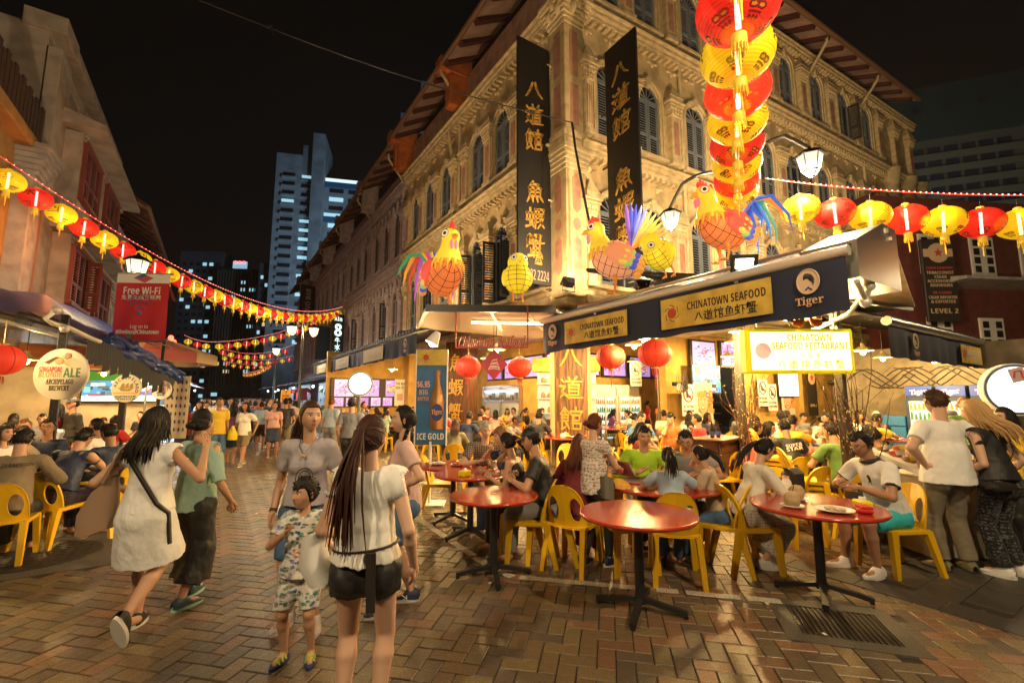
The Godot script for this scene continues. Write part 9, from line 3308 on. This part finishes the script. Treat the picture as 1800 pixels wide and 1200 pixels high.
	var list:=[
		[V(4.46,1.7,-3.9),CAM-0.1,"m","short black","eat","long","lime","black","man in lime green jacket studying the menu at the large table",1],
		[V(4.93,1.7,-3.65),CAM-0.3,"m","short black","lean","tee","grey","black","man with glasses in grey tee at the large table",1,"g"],
		[V(3.91,1.7,-3.09),AWAY-0.2,"f","tail black","eat","tee","sky","denim","girl in pale blue tee seen from behind at the large table",1,"k"],
		[V(4.45,1.7,-3.01),LOOK_L-0.6,"f","tail black","prop","tee","beige","denim","girl resting her head on her fist at the large table",1,"k"],
		[V(3.31,1.7,-3.81),LOOK_R+1.0,"f","long auburn","eat","long-loose","maroon","maroon","person in maroon clothes half hidden behind the waitress",1],
		[V(3.02,1.7,-4.12),LOOK_L-0.1,"m","short black","eat","tee","black","grey","young man in black cap and black tee holding a pouch",1,"c"],
		[V(2.96,1.7,-4.46),LOOK_L-0.35,"f","tail black","prop","strap","black","black","young woman in strappy black top beside the man in the cap",1],
		[V(3.18,1.7,-5.09),LOOK_L+0.1,"f","curl sandy","bite","tee","navy","navy","old woman with curly hair in a navy top biting food",1],
		[V(3.32,1.7,-5.83),LOOK_R-1.3,"m","crop grey","eat","tee","check","khaki","old grey haired man in a checked shirt",1],
		[V(5.74,1.7,-5.09),LOOK_R-0.2,"f","bob black","bite","tee","coral","black","woman in coral blouse drinking at the table behind the waitress",1],
		[V(8.59,1.17,-6.73),CAM-0.2,"m","short black","prop","tee","orange","black","man in orange tee with chin on his hand",1],
		[V(6.75,1.17,-9.2),AWAY-0.3,"m","crop black","eat","tee","black","black","man in black seen from behind at the till",1],
		[V(4.14,1.15,-8.49),AWAY+0.1,"f","long brown","lean","long","olive","black","long haired woman in olive jacket by the beer stand",1],
		[V(5.29,1.17,-10.15),AWAY-0.5,"m","short black","eat","tee","navy","black","man in navy tee left of the kitchen window",2],
		[V(6.6,1.17,-11.84),AWAY+0.2,"m","crop black","lean","tee-loose","black","black","man in loose black tee before the dark pillar",2],
		[V(8.03,1.17,-13.88),CAM,"m","short ginger","eat","tee","maroon","black","ginger haired man in maroon tee by the kitchen window",2],
		[V(8.13,1.12,-13.54),AWAY,"f","long black","eat","tank","pink","black","woman with long black hair and pink top by the kitchen window",2],
		[V(10.81,1.15,-17.28),CAM+0.4,"f","long blond","chat","strap","beige","black","blond woman under the red diamond plaque",2],
		[V(10.81,1.17,-16.4),LOOK_R,"m","short brown","chat","tee","white","black","brown haired man in white tee below the right red globe",2],
		[V(5.76,1.15,-9.03),LOOK_R-0.4,"m","crop black","lean","tee","grey","black","young man in grey cap and tee bending over his plate",2,"c"],
		[V(12.29,1.12,-12.17),LOOK_R,"f","bob black","eat","tee","purple","black","woman in purple blouse in front of the white fridges",2],
		[V(15.12,1.15,-14.48),CAM,"f","long black","chat","tee","maroon","black","woman in maroon blouse facing out by the white fridges",2],
		[V(11.58,1.12,-10.69),LOOK_L,"f","tail black","eat","tee","white","black","woman in white top with dark trim by the white fridges",2],
		[V(7.95,1.12,-4.28),LOOK_R-0.7,"f","bob black","eat","tee","black","black","girl with black bob and black tee right of the lamp post",1],
		[V(7.65,1.12,-3.76),AWAY,"m","crop black","eat","tee-loose","black","grey","boy in black tee with white lettering seen from behind",1],
		[V(14.1,1.12,-6.98),AWAY+0.2,"f","bob brown","chat","tee","white","black","woman in white tee with her back to the street below the second poster",2],
		[V(13.38,1.12,-6.18),CAM,"f","fringe black","eat","tee","grey","black","young woman in grey tee below the information screen",2],
		[V(12.39,1.12,-5.42),LOOK_R,"f","tail black","lean","tee","white","denim","woman in white tee with ponytail handing over a paper",2],
		[V(11.95,1.05,-4.93),LOOK_L,"m","crop black","eat","tee","beige","black","boy in beige tee at the crowded table",2],
		[V(7.21,1.08,-2.91),AWAY+0.2,"m","crop black","eat","tee","green","black","boy in green tee seen from behind at the crowded table",1],
		[V(9.12,1.05,-3.43),LOOK_L,"m","short black","lean","tee","orange","black","child in orange leaning over the crowded table",2],
		[V(13.56,1.15,-4.59),AWAY-0.4,"m","crop grey","chat","tee","black","black","grey haired man in black seen through the twigs",2],
		[V(19.32,1.12,-6.27),LOOK_L,"f","tail black","chat","tee","pink","black","woman in pink beside the blue crates",2],
		[V(7.39,1.7,-2.35),LOOK_L-0.7,"m","short black","lean","long","blue","black","person in blue jacket bending behind the man in the polo",1],
		[V(7.69,1.08,-4.34),LOOK_R,"f","tail brown","eat","tee","coral","black","child in coral close to the lamp post",2],
		[V(-1.76,1.7,-7.22),AWAY+0.55,"m","crop black","eat","long-loose","khaki","black","man in khaki jacket with letters across the back",1,"j"],
		[V(-1.46,1.7,-7.75),AWAY+0.1,"m","crop black","lean","tank","navy","check2","man in navy vest with checked shorts leaning on his elbow",1],
		[V(-2.09,1.7,-9.59),CAM+0.2,"m","short black","chat","tee","navy","black","man with glasses in dark shirt facing the camera at the left",1,"g"],
		[V(-1.08,1.7,-7.98),LOOK_L-0.2,"m","crop black","eat","tee","navy","black","man in navy polo in profile beside the tote bag",1],
		[V(-2.36,1.12,-9.12),LOOK_R-0.4,"f","long black","chat","tee","white","black","woman in white at the very left edge",2],
		[V(-2.33,1.12,-9.41),LOOK_R,"f","bun brown","eat","tee","beige","black","woman with tied brown hair near the left edge",2],
		[V(-2.61,1.15,-10.97),CAM+0.5,"m","crop ginger","eat","tee","grey","black","ginger haired teenager at the rear left table",2],
		[V(-5.13,1.15,-20.07),AWAY,"m","short black","chat","tee","black","black","man in black at the rear left table",2],
		[V(-4.7,1.12,-20.17),LOOK_R,"f","bun black","eat","tee","purple","black","woman in purple blouse at the rear left table",2],
		[V(-2.37,1.15,-12.73),LOOK_R-0.3,"m","crop black","chat","tee","sky","black","man in pale blue tee in profile behind the round sign",2],
		[V(-2.26,1.12,-14.04),LOOK_R,"f","bun brown","lean","tank","pink","black","woman in pink vest reaching over the food",2],
		[V(-1.5,1.12,-9.71),LOOK_L,"m","short black","bite","tee","white","black","man in white bent over his food at the left",2],
		[V(-1.66,1.12,-11.97),AWAY,"m","crop black","eat","tee","red","black","man in red tee behind the middle left post",2],
		[V(-1.73,1.15,-16.43),CAM,"f","bun black","chat","tee","black","black","woman facing out beside the patterned cloth",2],
		[V(5.78,1.15,-20.55),LOOK_R,"m","short black","eat","tee","white","black","man in white bending at the table under the menu board",2],
		[V(5.69,1.12,-18.87),LOOK_L,"f","bob black","eat","tee","navy","black","woman in navy at the table under the menu board",2],
		[V(5.12,1.15,-15.79),LOOK_R-0.2,"m","short black","chat","tee","sky","black","man in light blue shirt below the white drinks poster",2],
		[V(6.88,1.15,-19.83),LOOK_L,"m","short brown","chat","tee","green","black","man in green under the white drinks poster",2],
		[V(5.61,1.12,-15.17),AWAY,"f","long blond","chat","tee","brown","black","fair haired woman left of the beer stand",2],
		[V(3.76,1.15,-16.68),CAM,"m","crop grey","chat","tee","brown","black","bald man in brown in front of the menu board",2]]
	for q in list:
		var hr: PackedStringArray=q[3].split(" ")
		var sk: int=0 if q[2]=="f" else [0,1,0,2][hash(q[8]) % 4]
		if hr[1] in ["ginger","blond","grey","sandy"]: sk=3
		var sp:={"lod": q[9],"sex": q[2],"h": 1.6 if q[2]=="f" else 1.7,"skin": sk,"hair": [hr[0],HAIR[hr[1]],0.3],"seed": hash(q[8]) % 7,"key": q[2]+q[4]+str(q[9]),"pose": poses[q[4]],
			"wear": [q[5],check_tex("shirt_check",Color(0.75,0.7,0.65),Color(0.3,0.22,0.2),8,false) if q[6]=="check" else cloth(C[q[6]])],"legs": ["pants",check_tex("plaid",Color(0.2,0.18,0.25),Color(0.4,0.35,0.4),5,true) if q[7]=="check2" else cloth(C[q[7]])]}
		if q.size()>10:
			if q[10]=="k":
				sp.h=1.4
				sp.key+="kid"
			if q[10]=="g": sp["glasses"]=1
			if q[10]=="c": sp["cap"]=C.black
		var p: Vector3=q[0]*V(1,0,1)-V(sin(q[1]),0,cos(q[1]))*0.1
		t=person(sp,q[8],p,q[1],"diners at the red tables")
		if q[9]==1 or hash(q[8]) % 3==0: chair(p,q[1],"under the "+" ".join(PackedStringArray(Array(q[8].split(" ")).slice(0,11))))
		j=t.get_meta("j")
		if q.size()>10 and q[10]=="j": letters(t,"HARLEY-DAVIDSON",Transform3D(j.tb*Basis(Vector3.UP,PI),j.chest-j.tb.z*0.135+j.tb.y*0.07),0.034,mats["ink"],true,0.34)
		if q[8].contains("white lettering"):
			for k in 2: letters(t,["SUPER","STAR"][k],Transform3D(j.tb*Basis(Vector3.UP,PI)*Basis(Vector3.BACK,0.15),j.chest-j.tb.z*0.135+j.tb.y*(0.06-0.055*k)),0.05,mats["white_paint"],true,0.26)
func watch(t: Node3D,s: String,dark: bool) -> void:
	var j: Dictionary=t.get_meta("j")
	var d: Vector3=(j[s+"wr"]-j[s+"el"]).normalized()
	var mb:=MB.new()
	mb.cyl(j[s+"wr"]-d*0.035,j[s+"wr"]-d*0.012,0.029,0.028,14)
	part(t,"watch",mb,mats["ink"] if dark else mats["steel"])
func crowd() -> void:
	var stand:=[
		[V(0.71,0,-13.75),CAM,"f","bob black","tee-loose","white","shorts","khaki","girl in white tee with a yellow plastic bag walking towards the camera",1],
		[V(0.15,0,-16.63),CAM+0.1,"m","short black","tee-loose","white","shorts","khaki","man in white tee with dark piping walking towards the camera",1],
		[V(0.49,0,-17.84),CAM-0.1,"m","short black","tee","black","pants","denim","man in black tee and blue jeans checking his phone",1],
		[V(-0.19,0,-18.68),CAM+0.3,"f","fringe black","tee","white","pants","grey","woman with a fringe in white beside the lit left stalls",1],
		[V(1.81,0,-17.38),AWAY,"f","bob black","tee-loose","pink","shorts","white","woman in pink tunic and white shorts seen from behind",1],
		[V(1.67,0,-18.55),LOOK_R,"m","short black","tee","navy","pants","black","man in navy tee turned to the right hand stalls",1],
		[V(2.75,0,-13.44),AWAY-0.2,"m","crop ginger","tee","sky","shorts","grey","ginger haired man in greyish blue tee standing before the menu board",1],
		[V(2.38,0,-9.69),AWAY,"m","crop black","tee","grey","pants","black","man in a black flat cap behind the front group",1],
		[V(3.84,0,-14.23),LOOK_R-0.5,"f","bun black","tank","navy","pants","black","waitress in navy apron at the round light pole",2],
		[V(-2.67,0,-12.97),LOOK_L+0.6,"f","long black","tee","red","pants","black","waitress in red tee leaning over the rear left table",2],
		[V(-2.41,0,-12.8),LOOK_L+1.2,"m","short black","long","black","pants","black","man in black cap and jacket at the steel dish shelf",2],
		[V(14.44,0,-3.54),CAM-0.2,"m","crop grey","tee","grey","pants","black","bald man in grey shirt behind the display counter",2],
		[V(10.8,0,-2.38),CAM-0.3,"m","short sandy","tee","green","pants","black","man in green tee facing the blond woman over the counter",1],
		[V(8.55,0,-1.56),LOOK_L,"f","tail black","tee","teal","pants","black","person in a teal cap at the right edge",1],
		[V(7.29,0,-1.29),LOOK_L,"f","long black","tee","yellow","pants","black","woman at the very right edge behind the blond woman",1],
		[V(14.77,0,-12.62),LOOK_R+0.2,"f","bun black","tee","red","pants","black","waitress in red by the dark doorway",2],
		[V(14.61,0,-11.88),AWAY+0.4,"f","bun black","tee","orange","skirt","olive","woman in orange tee and flowered skirt by the dark doorway",2]]
	var st:={"lf": V(0.1,0.085,0.0)}
	var wk:={"lf": V(0.08,0.085,0.2),"rf": V(-0.08,0.1,-0.2),"lh": V(0.22,0.85,-0.08),"rh": V(-0.2,0.95,0.2)}
	var t: Node3D
	for q in stand:
		var hr: PackedStringArray=q[3].split(" ")
		var sp:={"lod": q[9],"sex": q[2],"h": 1.6 if q[2]=="f" else 1.71,"skin": 3 if hr[1] in ["ginger","sandy","grey"] else hash(q[8]) % 2,"hair": [hr[0],HAIR[hr[1]],0.28],"seed": hash(q[8]) % 7,"key": q[2]+("walk" if q[8].contains("walking") else "stand")+str(q[9]),"pose": wk if q[8].contains("walking") else st,"wear": [q[4],cloth(C[q[5]])],"legs": [q[6],cloth(C[q[7]])],"shoe": [C.grey,C.white]}
		if q[8].contains("cap"): sp["cap"]=C.black if not q[8].contains("teal") else [0.01,0.07,0.1]
		t=person(sp,q[8],q[0],q[1],"people standing and walking among the tables and stalls")
		if q[8].contains("yellow plastic"):
			var b:=bag("carrier_bag","bright yellow plastic carrier bag held by the girl in white","bag",on(t,V(-0.16,0.82,0.24)),t.rotation.y,[V(0,-0.16,0),V(0,-0.15,0),V(0,0.0,0),V(0,0.13,0),V(0.0,0.2,0)],[0.05,0.13,0.12,0.05,0.015],0.6,M("bag_yellow",[0.65,0.5,0.01],0.4,{"back": 0.2}))
			strap(b,[V(0,0.18,0),V(0.05,0.4,-0.06),V(0.1,0.6,-0.16)],0.008,mats["ink"])
	rng.seed=77
	var tops:=["white","black","grey","navy","red","pink","teal","sky","yellow","olive","orange","purple","blue"]
	var lows:=["black","denim","khaki","grey","navy"]
	var seen:={}
	for k in 92:
		var z:=-13.5-0.45*k
		var p:=V(1.2+0.035*(-z-14.0)+rng.randf_range(-1.9,1.8),0,z+rng.randf_range(-0.4,0.4))
		var fm:=rng.randf()<0.5
		var toward_us:=rng.randf()<0.55
		var hk: String=["bob","tail","long","bun"][rng.randi() % 4] if fm else ["short","crop"][rng.randi() % 2]
		var lk: String=["pants","shorts","skirt"][rng.randi() % 3] if fm else ["pants","shorts"][rng.randi() % 2]
		var tc:=""
		var lc:=""
		var label:=""
		for tries in 60:
			tc=tops[rng.randi() % tops.size()]
			lc=lows[rng.randi() % lows.size()]
			label="%s in %s top and %s %s, %s, %s" % ["woman" if fm else "man",tc,lc,{"pants": "trousers"}.get(lk,lk),"coming this way" if toward_us else "walking away","near end of the throng" if k<14 else "in the middle of the throng" if k<36 else "far down the throng"]
			if not seen.has(label): break
		seen[label]=true
		person({"lod": 2,"sex": "f" if fm else "m","h": 1.6 if fm else 1.7,"skin": rng.randi() % 3,"hair": [hk,HAIR.black if rng.randf()<0.8 else HAIR.brown,0.28],"seed": k % 2,"key": ("f" if fm else "m")+("walk2" if k % 3 else "stand2"),"pose": wk if k % 3 else st,"wear": ["tee" if k % 2 else "tee-loose",cloth(C[tc])],"legs": [lk,cloth(C[lc])]},label,p,(CAM if toward_us else AWAY)+rng.randf_range(-0.5,0.5)+0.5,"throng in the left street")
	var zones:=[[7.8,12.5,-8.7,-5.4,"the inner tables under the corner awning",12],[8.4,10.2,-16.5,-11.2,"the inner room by the kitchen window",8],[-4.4,-1.9,-15.5,-9.2,"the left stall tables",14],[9.2,15.0,-7.6,-3.9,"the tables under the right awning",12],[4.6,7.0,-18.5,-12.0,"the tables under the left street awning",10]]
	var spots:=[]
	for q in get_children():
		if q.has_meta("category") and q.get_meta("category") in ["person","counter","pillar","box"]: spots.append(q.position)
	for z in zones:
		var made:=0
		for tries in 60:
			if made>=z[5]: break
			var p:=V(rng.randf_range(z[0],z[1]),0,rng.randf_range(z[2],z[3]))
			if spots.any(func(o): return o.distance_to(p)<0.72): continue
			var fm:=rng.randf()<0.5
			var tc: String=tops[rng.randi() % tops.size()]
			var hk: String=["bob","tail","long","bun"][rng.randi() % 4] if fm else ["short","crop"][rng.randi() % 2]
			var label:="%s in %s with %s hair sitting at %s" % ["woman" if fm else "man",tc,{"tail": "tied","bun": "pinned up","crop": "cropped"}.get(hk,hk),z[4]]
			if seen.has(label): continue
			seen[label]=true
			spots.append(p)
			made+=1
			var po: String=["eat","chat","bite"][rng.randi() % 3]
			var yaw:=rng.randf()*TAU
			person({"lod": 2,"sex": "f" if fm else "m","h": 1.6 if fm else 1.7,"skin": rng.randi() % 3,"hair": [hk,HAIR.black,0.28],"seed": made % 3,"key": ("f" if fm else "m")+po+"2","pose": {"eat": {"sit": 0.45,"lean": 0.22,"lh": V(0.13,0.82,0.36),"rh": V(-0.13,0.84,0.34)},"chat": {"sit": 0.45,"lean": 0.05},"bite": {"sit": 0.45,"lean": 0.18,"rh": V(-0.05,1.05,0.26)}}[po],"wear": ["tee",cloth(C[tc])],"legs": ["pants",cloth(C.black)]},label,p,yaw,"diners at the red tables")
			chair(p,yaw,"under the "+label.replace(" sitting at the tables under",",").replace(" sitting at the inner tables under",",").replace(" sitting at the inner room",",").replace(" sitting at",","))
